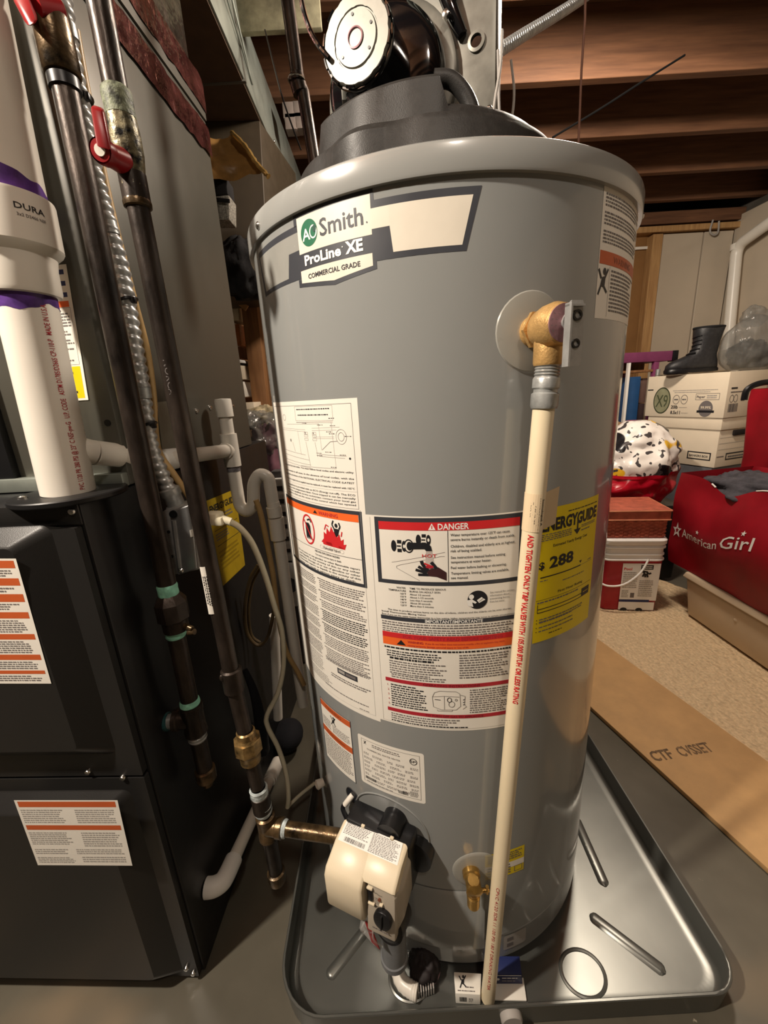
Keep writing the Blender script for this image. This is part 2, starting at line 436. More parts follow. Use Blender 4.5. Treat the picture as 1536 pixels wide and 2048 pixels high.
# ================================================================== THE SETTING
b = MB(); b.box((0.2, 0.8, -0.05), (6.4, 6.4, 0.1)); struct('floor', b, CONC)
b = MB(); b.box((0.2, 0.8, 2.40), (6.4, 6.4, 0.03)); ceiling = struct('ceiling', b, SUBFL)
for y in (-1.56, -1.16, -0.76, -0.36, 0.04, 0.44, 0.84, 1.24, 1.64, 2.04, 2.45, 2.85, 3.25):
    b = MB(); b.box((0.2, y + 0.019, 2.2675), (6.2, 0.038, 0.235), r=0.002, seg=1); struct('joist', b, JOIST, ceiling)
b = MB(); b.box((0.2, 3.95, 1.17), (6.4, 0.1, 2.46)); wall_back = struct('wall_back', b, WALLG)
b = MB(); b.box((-2.95, 0.8, 1.17), (0.1, 6.4, 2.46)); struct('wall_left', b, WALLG)
b = MB(); b.box((0.2, -2.45, 1.17), (6.4, 0.1, 2.46)); struct('wall_front', b, WALLG)
# right wall: white panels with joints
b = MB(); b.box((2.80, 0.8, 1.17), (0.1, 6.4, 2.46)); wall_right = struct('wall_right', b, WALLG)
ys = [-2.3, -1.1, 0.1, 1.3, 2.05, 2.75, 3.46]
for y0, y1 in zip(ys[:-1], ys[1:]):
    b = MB(); b.box((2.735, (y0 + y1) / 2, 1.07), (0.03, y1 - y0 - 0.008, 2.05), r=0.003, seg=1); struct('wall_panel', b, WALLW, wall_right)
# back partition: kraft insulation between studs, then white panels
b = MB(); b.box((1.2, 3.50, 1.03), (3.1, 0.02, 2.06)); part_ = struct('wall_partition', b, KRAFT)
for x in (0.10, 0.90, 1.30, 1.70, 2.13):
    b = MB(); b.box((x, 3.45, 1.0), (0.075, 0.075, 2.0), r=0.003, seg=1); struct('stud', b, STUD, part_)
b = MB(); b.box((1.2, 3.45, 2.03), (3.1, 0.085, 0.04), r=0.003, seg=1); struct('top_plate', b, STUD, part_)
b = MB(); b.box((1.2, 3.45, 2.10), (3.1, 0.085, 0.08), r=0.003, seg=1); struct('header_board', b, JOIST, part_)
b = MB(); b.box((1.93, 3.475, 1.93), (0.33, 0.012, 0.018)); struct('light_batten', b, PAPER, part_)
for x0, x1 in ((2.18, 2.475), (2.485, 2.70)):
    b = MB(); b.box(((x0 + x1) / 2, 3.44, 1.0), (x1 - x0, 0.02, 2.0), r=0.003, seg=1); struct('wall_panel', b, WALLW, part_)

# carpet with woven loops
N1, N2 = 150, 190
def carpet_pt(i, j):
    s, t = i / N1, j / N2
    a = V(0.735, 1.60, 0).lerp(V(1.085, 0.22, 0), s); c = V(1.32, 1.98, 0).lerp(V(2.05, 0.35, 0), s)
    p = a.lerp(c, t)
    h = 0.010 + 0.0016 * math.sin(i * 2.1) * math.sin(j * 2.1) + 0.0022 * mnoise.noise((p.x * 90, p.y * 90, 0))
    if i in (0, N1) or j in (0, N2): h = 0.001
    return (p.x, p.y, h)
b = MB()
b.add([carpet_pt(i, j) for i in range(N1 + 1) for j in range(N2 + 1)],
      [(i * (N2 + 1) + j, (i + 1) * (N2 + 1) + j, (i + 1) * (N2 + 1) + j + 1, i * (N2 + 1) + j + 1) for i in range(N1) for j in range(N2)])
o = obj('carpet', b, BERBER, sharp=180)
tag(o, 'beige looped carpet remnant on the floor behind the grey tank', 'carpet')
add_voronoi_bump(BERBER, 62, 1.0, 0.009, (1, .55, 1))

# ================================================================== WATER HEATER
TC = V(0.1047, 0.7428, 0); TR = 0.28
def tp(th, z, r=TR):
    t = rad(th); return V(TC.x + r * math.sin(t), TC.y - r * math.cos(t), z)
def tn(th): t = rad(th); return V(math.sin(t), -math.cos(t), 0)
def tt(th): t = rad(th); return V(math.cos(t), math.sin(t), 0)
DEG = TR * math.pi / 180.0
def tank_map(th0=0.0, w0=0.0):      # sheet u runs along the arc in metres, v is height
    def f(u, v, w): return tp(th0 + u / DEG, v, TR + w + w0)
    return f
heater = thing('water_heater', 'tall grey cylindrical gas water heater covered in labels, standing in a metal drain pan', 'water heater', (TC.x, TC.y, 0.025))

prof = [(0, .025), (.262, .025), (.272, .028), (.2785, .034), (.2785, .088), (.2765, .090), (.2765, .093), (.28, .095), (.28, 1.182), (.277, 1.184)]
b = MB(); b.lathe(prof, TC, n=160); obj('tank_jacket', b, PAINT, heater, sharp=30)
b = MB(); b.lathe([(.2772, 1.178), (.2848, 1.1785), (.2856, 1.181), (.2856, 1.201), (.2846, 1.2045), (.2815, 1.2065), (.279, 1.2055), (.276, 1.203), (0, 1.206)], TC, n=160)
lid = obj('top_lid', b, LIDP, heater, sharp=30)
for th in (-56.5, 66, 121, 180, -118):
    p = tp(th, 1.1895, .2853); b = MB(); b.lathe([(0.0045, -.001), (.0045, .0015), (.003, .0032), (0, .0036)], p, tn(th), 12); obj('lid_screw', b, CHROME, lid)
# embossed ring round the burner door, and the two round plastic plugs
b = MB()
for rr in (0.066,):
    P = [tp(-27 + math.cos(a) * rr / DEG, .312 + math.sin(a) * rr, TR + .0002) for a in [math.pi * 2 * k / 72 for k in range(72)]]
    b.tube(P, .0016, 6, closed=True)
obj('embossed_ring', b, PAINT, heater)
def dome_disc(th, z, r, h, n=36):
    mb = MB(); vs = [tp(th, z, TR + h)]; fs = []
    rings = [(r * .25, h), (r * .6, h * .9), (r * .85, h * .72), (r * .97, h * .5), (r, .0004)]
    for rr, hh in rings:
        for k in range(n):
            a = 2 * math.pi * k / n; vs.append(tp(th + math.cos(a) * rr / DEG, z + math.sin(a) * rr, TR + hh))
    for k in range(n): fs.append((0, 1 + k, 1 + (k + 1) % n))
    for i in range(len(rings) - 1):
        for k in range(n):
            fs.append((1 + i * n + k, 1 + (i + 1) * n + k, 1 + (i + 1) * n + (k + 1) % n, 1 + i * n + (k + 1) % n))
    mb.add(vs, fs); return mb
ESC = mat('translucent_plastic_disc', (186, 184, 174), 0.3, var=0.02, alpha=0.55)
obj('escutcheon_disc', dome_disc(13.0, 1.0356, .0405, .0035), ESC, heater)
obj('escutcheon_disc', dome_disc(1.2, .258, .037, .003), ESC, heater)

# ---------------------------------------------------------------- relief valve and discharge pipe
z0 = 1.0356; th = 13.02; n13 = tn(th)
valve = MB()
o13 = tp(th, z0, TR)
b = MB(); b.lathe([(.0155, -.004), (.0155, .008), (.0135, .010), (.0135, .016), (.0165, .018), (.0185, .022), (.0185, .030), (.0205, .032), (.021, .044), (.019, .048), (.0185, .052), (.0165, .054), (0, .054)], o13, n13, 28)
pc = tp(th, 0, TR + .032)
b.lathe([(.0, -.036), (.0135, -.036), (.0145, -.034), (.0145, -.014), (.0125, -.008), (.0125, .0)], (pc.x, pc.y, z0), (0, 0, 1), 24)
b.lathe([(0, .012), (.0195, .012), (.0195, .0165), (0, .0165)], o13, n13, 6)
rv = obj('relief_valve', b, CASTBR, heater, sharp=30)
b = MB(); b.lathe([(.0125, -.001), (.0125, .0012), (.0155, .0012), (.0155, -.001)], o13, n13, 24); obj('black_gasket', b, BLACKP, rv)
b = MB(); b.lathe([(0, .0542), (.0172, .0542), (.0172, .0556), (.008, .0562), (0, .0562)], o13, n13, 28); obj('inscribed_disc', b, PINKTAG, rv)
sh = Sheet(plane_map(o13 + n13 * .0563, tt(th), (0, 0, 1)))
for rr, s_ in ((.0138, 'RELIEF VALVE ASME'), (.0095, '150 PSI 210 F')):
    nn = len(s_)
    for k, ch in enumerate(s_):
        a = math.pi - 2 * math.pi * (k + .5) / nn
        if ch != ' ': sh.text(ch, rr * math.cos(a), rr * math.sin(a), .0021, GRINK, rot=a - math.pi / 2)
m_ = list(sh.parts.values())[0]; obj('disc_lettering', m_[0], m_[1], rv)
b = MB(); b.cyl(o13 + n13 * .055, o13 + n13 * .066, .005, n=14); b.cyl(o13 + n13 * .062, o13 + n13 * .064, .0085, n=18)
obj('valve_stem', b, ALUM, rv)
b = MB(); q = o13 + n13 * .067
T13 = Matrix((tt(th), n13, (0, 0, 1))).transposed().to_4x4()
pts_ = [(-.0085, -.040), (.0085, -.040), (.0095, -.036), (.0095, .012), (.007, .0165), (-.004, .0165), (-.0085, .012)]
b.prism(pts_, q, tt(th), (0, 0, 1), .0022)
b.prism([(-.0095, -.040), (-.0078, -.040), (-.0078, .014), (-.0095, .014)], q, tt(th), (0, 0, 1), .009)
b.prism([(-.0095, .011), (.007, .011), (.007, .0128), (-.0095, .0128)], q, tt(th), (0, 0, 1), .006)
lev = obj('test_lever', b, ALUM, rv)
b = MB()
for zz, rr in ((.004, .0048), (-.020, .0042)): b.lathe([(rr, -.0004), (rr, .0036), (rr * .6, .0036), (rr * .6, .001), (0, .001)], q + tt(th) * .002 + V(0, 0, zz) - n13 * .0001, n13, 16)
obj('lever_hole', b, GLOSSBLK, rv)

pt_, pb_ = V(pc.x, pc.y, z0 - .036), V(.1232, .4283, .0175)
ax_ = (pb_ - pt_).normalized()
dp = MB(); dp.cyl(pt_ + ax_ * .028, pb_, .0111, n=24)
dpipe = obj('discharge_pipe', dp, CPVC, heater)
b = MB()
b.lathe([(.0118, -.006), (.0128, .0)] + [(.0128 - (.0012 if k % 2 else 0), .0015 * k) for k in range(1, 9)] + [(.0135, .0135), (.0135, .022), (.0118, .0235), (.0118, .0265), (.0138, .028), (.0138, .040), (.0128, .0425), (.0111, .0425)], pt_ + ax_ * .0, ax_, 28)
obj('threaded_adapter', b, ZINC, dpipe, sharp=25)
ptop = pt_ + ax_ * .028
# paper tag wrapped round the pipe, and the red print
side = V(-.25, -1, 0)
fm = pipe_map(ptop, pb_, .0111, side)
sh = Sheet(lambda u, v, w: fm(u, v, w + .0002), None)
ta, tb = .104, .147
for k in range(14):
    v0 = -.006 + k * .0024; sh.rect(ta, v0, tb, v0 + .0024, CPVC, 0)
obj('paper_sleeve', sh.parts[CPVC.name][0], mat('buff_paper_sleeve', (226, 204, 168), .7, var=.02), dpipe)
# free end of the sleeve sticking out to the right
pr_ = tt(13)
b = MB(); p0_ = ptop + ax_ * ta + V(.0095, -.004, 0); p1_ = ptop + ax_ * tb + V(.0095, -.004, 0)
for k in range(2):
    b.add([p0_ + V(0, k * .0006, 0), p1_ + V(0, k * .0006, 0), p1_ + pr_ * .019 + V(0, .004 + k * .0006, .004), p0_ + pr_ * .019 + V(0, .004 + k * .0006, .004)], [(0, 1, 2, 3)])
obj('sleeve_flap', b, mat('buff_paper_flap', (206, 182, 146), .7, var=.02), dpipe)
fr = pipe_map(ptop, pb_, .0111, side)
# letters read down the pipe, tops to the right
sh = Sheet(lambda u, v, w: fr(u, -v, w))
def down(t, u0, u1, v0, h, m, s_=sh, bold=.012):
    vs, fs = text_mesh(t, bold); x0, x1 = min(v[0] for v in vs), max(v[0] for v in vs); kx = (u1 - u0) / (x1 - x0); k = h / CAPH
    s_._mb(m).add([s_.f(u0 + (v[0] - x0) * kx, v0 + v[1] * k, .0004) for v in vs], fs)
down('AND TIGHTEN ONLY T&P VALVES WITH 105,000 BTUH OR LESS RATING', .150, .372, -.0050, .0060, RED, bold=.03)
down('CPVC 4120 SDR 11 100 PSI 180 F DRINKING WATER', .690, .915, -.0040, .0044, DRED, bold=0)
for i, (w_, a_, b_) in enumerate((('Tube de', .113, .130), ('d\u00e9charge', .117, .138), ('thermoplastique', .108, .145), ('homologu\u00e9 A', .110, .140))):
    down(w_, a_, b_, -.0050 + i * .0040, .0028, INK, bold=.01)
allm = MB(); ms = []
for i, (b2, m2) in enumerate(sh.parts.values()): ms.append(m2); allm.add(b2.v, b2.f, i)
obj('pipe_lettering', allm, ms, dpipe)

# ---------------------------------------------------------------- brand badge
def U(t): return t * DEG
badge = Sheet(tank_map(), .012)
def P_(l): return [(U(a), z) for a, z in l]
# the dark outline, cut in convex strips
for l in ([(-41.85, 1.1667), (-20.15, 1.168), (-20.25, 1.1787), (-41.85, 1.1785)],
          [(-61.0, 1.115), (1.62 - 3.1, 1.1135), (1.62, 1.168), (-63.1, 1.168)],
          [(-42.0, 1.1062), (-30.85, 1.0995), (-20.2, 1.1068), (-20.2, 1.114), (-42.0, 1.114)]): badge.poly(P_(l), DKINK, 0)
for l in ([(-40.75, 1.1385), (-20.9, 1.1385), (-20.9, 1.174), (-40.75, 1.174)],
          [(-20.95, 1.1432), (-17.0, 1.1432), (-17.0, 1.1612), (-20.95, 1.1612)],
          [(-17.0, 1.1432), (-16.45, 1.1195), (-2.3, 1.119), (-.08, 1.161), (-17.0, 1.1612)],
          [(-40.9, 1.1097), (-30.85, 1.1040), (-21.06, 1.1103), (-21.06, 1.1219), (-40.9, 1.1219)]): badge.poly(P_(l), BADGE, 1)
BADGEREFL = mat('badge_foil_reflection', (168, 168, 162), .25, metal=.3, var=.03)  # same foil as the cream panels, with a grey reflection put into its colour
badge.poly(P_([(-61.7, 1.1612), (-59.6, 1.1195), (-45.9, 1.1195), (-44.8, 1.1435), (-40.75, 1.1435), (-40.75, 1.1612)]), BADGEREFL, 1)
badge.ell(U(-37.05), 1.1563, .0127, .0130, GREEN, 2, 40)
badge.text('A', U(-39.2), 1.1500, .0115, WHITE, u1=U(-36.7), bold=.015, layer=3)
badge.ring(U(-35.75), 1.1560, .0048, .0058, .0015, WHITE, 3)
badge.ell(U(-35.3), 1.1585, .0027, .0034, mat('dark_green_print', (30, 74, 62), .4), 4)
badge.text('Smith', U(-33.8), 1.1492, .0168, DKINK, u1=U(-22.7), bold=.012, layer=3)
badge.ell(U(-21.9), 1.1502, .0008, .0008, DKINK, 3, 10)
badge.text('ProLine', U(-39.2), 1.1262, .0100, WHITE, u1=U(-28.5), bold=.035, layer=3)
badge.ell(U(-28.1), 1.1335, .0007, .0007, WHITE, 3, 8)
badge.text('XE', U(-27.4), 1.1262, .0112, WHITE, u1=U(-23.1), bold=.04, layer=3)
badge.text('COMMERCIAL GRADE', U(-38.5), 1.1120, .0050, INK, u1=U(-24.0), bold=.02, layer=3)
badge.build('brand_badge', DKINK, heater, 'badge_print')

# ---------------------------------------------------------------- instruction sheet
big = Sheet(tank_map(), .012)
big.rect(U(-69), .521, U(-27.15), .979, PAPER, 0); big.rect(U(-27.15), .5265, U(12.9), .838, PAPER, 0)
# wiring diagram
big.frame(U(-67.5), .8435, U(-29.0), .9735, .0005, GRINK)
big.frame(U(-50.2), .9540, U(-34.8), .9722, .0004, LTINK)
for v_, a_, b_ in ((.9672, -49.2, -35.8), (.9600, -48.8, -36.4)): big.micro(U(a_), v_, U(b_), v_ + .0024, 1, INK, ragged=0, word=.003)
wl = [((-50, .9520), (-35, .9530)), ((-50, .9515), (-35, .9515)), ((-56, .9490), (-40.0, .9500)), ((-60, .9435), (-46.0, .9425)), ((-60, .9412), (-46.0, .9400)),
      ((-43, .9445), (-33, .9460)), ((-43, .9415), (-34, .9425)), ((-42.5, .9335), (-35.0, .9342)), ((-42.5, .9315), (-35.0, .9322)),
      ((-41, .9115), (-31.5, .9105)), ((-41, .9090), (-32, .9078)), ((-60.5, .9127), (-47, .9090)), ((-60, .9065), (-45.5, .9025)), ((-60, .8992), (-45, .8960)), ((-59, .8950), (-45, .8920)),
      ((-40.2, .9505), (-39.8, .9170)), ((-49.8, .9412), (-49.2, .9090)), ((-46.2, .9270), (-45.2, .8950)), ((-42.2, .9270), (-41.6, .9080)), ((-35.6, .9520), (-35.2, .8942)), ((-50.1, .8934), (-35.2, .8942)), ((-53.5, .9250), (-52.5, .9120))]
for a_, c_ in wl: big.line([(U(a_[0]), a_[1]), (U(c_[0]), c_[1])], .0004, LTINK if (a_[1] > .93) else GRINK)
big.line([(U(-39.6), .9173), (U(-36.4), .9280), (U(-34), .9288)], .0006, GRINK)
big.ring(U(-32.7), .9341, .0080, .0090, .0005, GRINK); big.ring(U(-32.7), .9341, .0045, .0052, .0005, GRINK)
big.ell(U(-30.5), .9077, .0015, .0015, INK); big.ell(U(-54.6), .9271, .0014, .0021, INK)
big.ring(U(-57.5), .9580, .0050, .0040, .0005, GRINK)
for a_ in (-46.6, -43.0):
    for zz in (.9365, .9330, .9285): big.frame(U(a_), zz, U(a_ + 1.6), zz + .0030, .0003, GRINK)
    big.ell(U(a_ + .5), .9382, .0008, .0009, INK)
for (a_, zz) in ((-47, .9500), (-40.6, .9480), (-36.0, .9470), (-37.5, .9395), (-36.6, .9372), (-42, .9122), (-42, .9092), (-33.6, .9112), (-31.6, .9340), (-38.5, .9142), (-37, .8952), (-36.3, .9560)): big.micro(U(a_), zz, U(a_ + 2.2), zz + .0015, 1, INK, word=.002)
for t_, z_ in (('is required by local codes. You must follow local codes and electric utility', .8895), ('requirements in all cases. In the absence of local codes, with the', .8815), ('applicable provisions of the NATIONAL ELECTRICAL CODE (LATEST', .8760),
               ('If any of the original wire as supplied must be replaced, it must be replaced with 105\u00b0C', .8690), ('This appliance is provided with an ECO (Energy cut-off). The ECO', .8605), ('opens at the temperature limit. Once tripped it can be manually', .8562), ('reset by a qualified service technician; contact your local gas', .8520), ('supplier to find out the cause of the control which has opened', .8478)):
    big.text(t_, U(-62), z_, .0024, INK, u1=U(-29.8), bold=.006)
big.line([(U(-62), .8655), (U(-29.2), .8660)], .0003, LTINK)

def par(th0, th1, ztop, rows, pitch, m=INK, fill=.46, ragged=.15, word=.0042, indent=0.0): big.micro(U(th0), ztop - rows * pitch, U(th1), ztop, rows, m, fill=fill, ragged=ragged, word=word, indent=indent)
# ---- warning frame
big.frame(U(-66.5), .7352, U(-28.3), .8410, .0050, DKINK, 1)
big.rect(U(-65.5), .8262, U(-29.4), .8360, ORANGE, 2)
big.poly([(U(-46.4), .8288), (U(-44.4), .8288), (U(-45.4), .8335)], INK, 3)
big.text('WARNING', U(-43.9), .8284, .0052, DRED, u1=U(-36.2), bold=.02, layer=3)
big.line([(U(-65.6), .7750), (U(-29.3), .7750)], .0006, INK, 2)
# no-flammables sign
cu, cv = U(-50.0), .8010
for k in range(1): big.ring(cu, cv, .0150, .0215, .0026, RED, 3, 36)
big.poly([(cu - .007, cv - .0125), (cu + .006, cv - .0125), (cu + .006, cv + .006), (cu + .003, cv + .010), (cu - .004, cv + .010), (cu - .007, cv + .006)], INK, 2)
big.rect(cu - .007, cv - .0145, cu + .006, cv - .0115, GRINK, 2)
big.line([(cu - .010, cv + .014), (cu + .009, cv - .015)], .0024, RED, 4)
big.line([(cu - .001, cv + .014), (cu + .006, cv + .0165), (cu + .009, cv + .012)], .0022, INK, 3)
# flames and figure
fu, fv = U(-38.5), .7890
fl = [(-.026, 0), (-.020, .006), (-.019, .016), (-.014, .013), (-.012, .023), (-.007, .017), (-.003, .026), (.001, .018), (.004, .022), (.007, .012), (.011, .017), (.013, .008), (.018, .011), (.017, .003), (.022, .004), (.019, -.003)]
for i in range(len(fl) - 1): big.poly([(fu - .002, fv - .003), (fu + fl[i + 1][0], fv + fl[i + 1][1]), (fu + fl[i][0], fv + fl[i][1])], RED, 2)
big.poly([(fu - .022, fv - .003), (fu + .019, fv - .004), (fu + .019, fv + .002), (fu - .024, fv + .002)], RED, 2)
big.ell(fu + .0065, fv + .0285, .0026, .0030, INK, 3)
big.poly([(fu + .001, fv + .024), (fu + .012, fv + .024), (fu + .009, fv + .015), (fu + .005, fv + .012), (fu + .003, fv + .016)], INK, 3)
for l in ([(.002, .024), (-.001, .029), (.002, .035)], [(.011, .024), (.0135, .0275), (.0115, .033)]): big.line([(fu + a_, fv + c_) for a_, c_ in l], .0022, INK, 3)
for l in ([(-.017, .019), (-.013, .027), (-.008, .025)], [(.014, .014), (.016, .021)]): big.line([(fu + a_, fv + c_) for a_, c_ in l], .0018, RED, 3)
big.text('Flammable Vapors', U(-43), .7795, .0035, GRINK, u1=U(-36.4), bold=.01, layer=3)
for k in range(7): big.ring(U(-44 + k * 1.35), .7812, .0036, .0026, .0003, LTINK, 2, 14)
big.text('FIRE AND EXPLOSION HAZARD', U(-47.5), .7702, .0030, INK, u1=U(-36.9), bold=.01, layer=3)
big.text('Can result in serious injury or death', U(-47.5), .7650, .0030, INK, u1=U(-36.5), bold=.005, layer=3)
for i, t_ in enumerate(('Do not store or use gasoline or other flammable vapors', 'and liquids in the vicinity of this or any other', 'appliance. Storage of or use of gasoline or other', 'flammable vapors or liquids in the vicinity of this', 'heater can result in serious injury or death.')):
    big.text(t_, U(-58.5 + (i % 2) * .4), .7595 - i * .0047, .0028, INK, u1=U(-30.2 - (i == 4) * 1.5), bold=.004, layer=3)
random.seed(9)
# ---- long text columns below the frame
random.seed(3)
z = .7300
while z > .600:
    n_ = random.choice((4, 5, 6, 7)); pitch = .0034
    par(-62.5, -49.2, z, n_, pitch * .92, GRINK, .5, .12, .0036)
    par(-48.0, -29.2, z, n_, pitch * .98, GRINK if random.random() < .75 else INK, .5, .14, .0040, .004)
    z -= n_ * pitch + .0022
big.micro(U(-62), .560, U(-50), .590, 8, LTINK, word=.004); big.micro(U(-48), .5895, U(-29.6), .5955, 2, GRINK)
big.rect(U(-42.6), .5775, U(-34.3), .5868, DKINK, 2); big.rect(U(-42.1), .5800, U(-39.4), .5848, LTINK, 3); big.rect(U(-39.0), .5800, U(-35.0), .5845, GRINK, 3)
big.micro(U(-62.5), .540, U(-46), .557, 5, LTINK, word=.004); big.micro(U(-46), .5640, U(-29.5), .5720, 2, GRINK, word=.004)
big.micro(U(-50), .5390, U(-31), .5425, 1, GRINK, ragged=0); big.micro(U(-34.5), .5300, U(-30.5), .5325, 1, GRINK, ragged=0)
big.line([(U(-28.7), .8430), (U(-28.7), .5290)], .0004, LTINK); big.line([(U(-63), .5270), (U(-28.7), .5290)], .0004, LTINK)
# ---- right half: danger panel
big.frame(U(-24.75), .7474, U(13.0), .8362, .0054, DKINK, 1)
big.rect(U(-23.65), .8204, U(11.9), .8308, RED, 2)
big.poly([(U(-10.9), .8212), (U(-9.1), .8212), (U(-10.0), .8296)], WHITE, 3); big.poly([(U(-10.13), .8228), (U(-9.87), .8228), (U(-9.9), .8270), (U(-10.1), .8270)], RED, 4)
big.text('DANGER', U(-8.55), .8216, .0078, WHITE, u1=U(-1.0), bold=.022, layer=3)
big.line([(U(-6.15), .8204), (U(-6.15), .7530)], .0006, INK, 2)
for t_, z_, b_ in (('Water temperature over 125\u00b0F can cause', .8130, 9.2), ('severe burns instantly or death from scalds.', .8070, 10.6), ('Children, disabled and elderly are at highest', .7985, 10.6),
                   ('risk of being scalded.', .7925, 2.2), ('See instruction manual before setting', .7840, 8.2), ('temperature at water heater.', .7780, 4.6), ('Feel water before bathing or showering.', .7705, 8.6),
                   ('Temperature limiting valves are available,', .7630, 9.3), ('see manual.', .7570, -1.2)):
    big.text(t_, U(-5.5), z_, .0034, INK, u1=U(b_), bold=.008, layer=3)
def tapknob(u, v, k=1.0):
    big.ell(u - .0075 * k, v, .0034 * k, .0075 * k, INK, 2)
    for (a_, c_, d_, e_) in ((-.003, .0035, .0025, .0080), (-.003, -.0080, .0025, -.0035), (-.0035, -.0009, .0015, .0009)): big.rect(u + a_ * k, v + c_ * k, u + d_ * k, v + e_ * k, INK, 2)
    big.ell(u + .0058 * k, v, .0030 * k, .0072 * k, INK, 2); big.ell(u + .0058 * k, v, .0014 * k, .0024 * k, PAPER, 3)
tapknob(U(-18.3), .7995); tapknob(U(-12.0), .8085, .92)
big.ell(U(-15.9), .8000, .0062, .0090, INK, 2); big.ell(U(-15.9), .8000, .0046, .0072, PAPER, 3); big.ell(U(-15.7), .8000, .0036, .0058, INK, 4)
sp = [(U(-15.8), .8050), (U(-11.9), .8050), (U(-11.0), .8040), (U(-10.4), .8010), (U(-10.1), .7945), (U(-11.6), .7945), (U(-12.0), .7970), (U(-15.8), .7962)]
big.poly(sp[:4] + sp[6:], INK, 5); big.poly([sp[3], sp[4], sp[5], sp[6]], INK, 5)
WATER = mat('pale_water_print', (196, 186, 178), .6)
big.poly([(U(-11.6), .7940), (U(-10.1), .7940), (U(-9.6), .7760), (U(-11.9), .7760)], WATER, 2)
big.text('HOT', U(-12.6), .7858, .0046, RED, u1=U(-9.0), layer=4)
big.line([(U(-20.6), .7770), (U(-6.9), .7925)], .0005, GRINK); big.line([(U(-7.0), .7870), (U(-8.2), .7868), (U(-18.2), .7745), (U(-19.4), .7722), (U(-19.3), .7695), (U(-13.4), .7540)], .0005, GRINK)
hd = [(-.007, 0), (.008, .004), (.018, -.003), (.018, -.014), (.006, -.009), (-.004, -.008)]
hu, hv = U(-10.3), .7690
big.poly([(hu + a_, hv + c_) for a_, c_ in hd], mat('dark_hand_print', (64, 34, 36), .5), 3)
for l, w_ in (([(-.004, -.001), (-.011, .007), (-.0125, .012)], .0042), ([(-.006, -.002), (-.0165, .0045)], .0038), ([(-.006, -.004), (-.020, .0000)], .0036), ([(-.004, -.0065), (-.017, -.0065)], .0034), ([(.006, .002), (.0025, .007), (-.0005, .0105)], .0042)):
    big.line([(hu + a_, hv + c_) for a_, c_ in l], w_, INK, 3)
big.ell(hu - .0025, hv + .0045, .0050, .0022, DRED, 4); big.line([(hu - .009, hv + .009), (hu - .002, hv + .006)], .0020, RED, 5)
# table of scald times
for i, (a_, c_) in enumerate((('WATER', 'TIME TO PRODUCE SERIOUS'), ('TEMPERATURE', 'BURNS ON ADULT SKIN'), ('160\u00b0F', 'About 1/2 second'), ('150\u00b0F', 'About 1-1/2 seconds'), ('140\u00b0F', 'Less than 5 seconds'), ('130\u00b0F', 'About 30 seconds'), ('120\u00b0F', 'More than 5 minutes'))):
    z_ = .7415 - i * .0041
    big.text(a_, U(-17.2), z_, .0026, INK, align='r', bold=.004, layer=3); big.text(c_, U(-16.2), z_, .0026, INK, bold=.004, layer=3)
big.ell(U(1.2), .7270, .0127, .0127, INK, 2, 32)
big.ell(U(-.4), .7315, .0032, .0034, WHITE, 3); big.poly([(U(-1.6), .7270), (U(-.2), .7280), (U(1.0), .7235), (U(.6), .7218), (U(-.2), .7240), (U(.1), .7175), (U(-1.2), .7190)], WHITE, 3)
big.poly([(U(1.0), .7265), (U(2.2), .7305), (U(3.2), .7265), (U(1.6), .7225)], WHITE, 3); big.line([(U(1.6), .7245), (U(2.7), .7290)], .0005, INK, 4)
for i, t_ in enumerate(('See manual for correct', 'information about', 'preventing burns', 'from hot water.')): big.text(t_, U(4.4), .7345 - i * .0043, .0027, GRINK, u1=U((11.0, 9.6, 9.6, 8.4)[i]), layer=3)
for t_, z_, a_, b_ in (('The time to produce serious burns on the skin of infants, children and the elderly can be even shorter.', .7090, -22.5, 10.4), ('Install Thermostatic Mixing Valves', .7052, -24.3, -12.2),
                       ('Even if you set the water heater thermostat to a low setting, higher temperatures may occur in certain circumstances.', .7012, -24.3, 11.4)):
    big.text(t_, U(a_), z_, .0024, INK, u1=U(b_), bold=.006, layer=3)
big.rect(U(-24.65), .6945, U(11.4), .7003, DKINK, 2)
big.text('IMPORTANT/IMPORTANTE', U(-12.4), .6951, .0046, WHITE, u1=U(2.6), bold=.02, layer=3)
par(-24.4, 11.0, .6930, 2, .0034, GRINK, .48, .1); par(-24.4, 11.2, .6855, 3, .0032, GRINK, .48, .3)
big.line([(U(-24.5), .6868), (U(11.2), .6868)], .0004, GRINK)
big.rect(U(-24.5), .6565, U(11.3), .6760, ORANGE, 2); big.rect(U(-24.5), .6683, U(11.3), .6760, RED, 3)
big.text('FOR YOUR SAFETY READ BEFORE LIGHTING', U(-18.6), .6697, .0050, DRED, u1=U(8.0), bold=.015, layer=4)
big.poly([(U(-20.5), .6585), (U(-17.9), .6585), (U(-19.2), .6660)], INK, 4)
big.text('WARNING:', U(-17.4), .6628, .0034, DRED, u1=U(-13), bold=.015, layer=4)
big.text('If you do not follow these instructions exactly, a fire or explosion may result', U(-12.5), .6630, .0027, DRED, u1=U(8.6), layer=4)
big.text('causing property damage, personal injury or loss of life.', U(-17.4), .6582, .0027, DRED, u1=U(-1), layer=4)
par(-24.2, 10.6, .6545, 1, .0040, INK, .6, 0)
par(-23.6, -7.2, .6490, 3, .0036); par(-22.8, -10.5, .6384, 1, .0044, INK, .7, 0); par(-23.0, -6.8, .6330, 6, .0037, GRINK, .48, .3); par(-22.6, -7.2, .6115, 2, .0035, GRINK, .48, .2)
par(-3.6, 10.0, .6490, 10, .0038, GRINK, .48, .18)
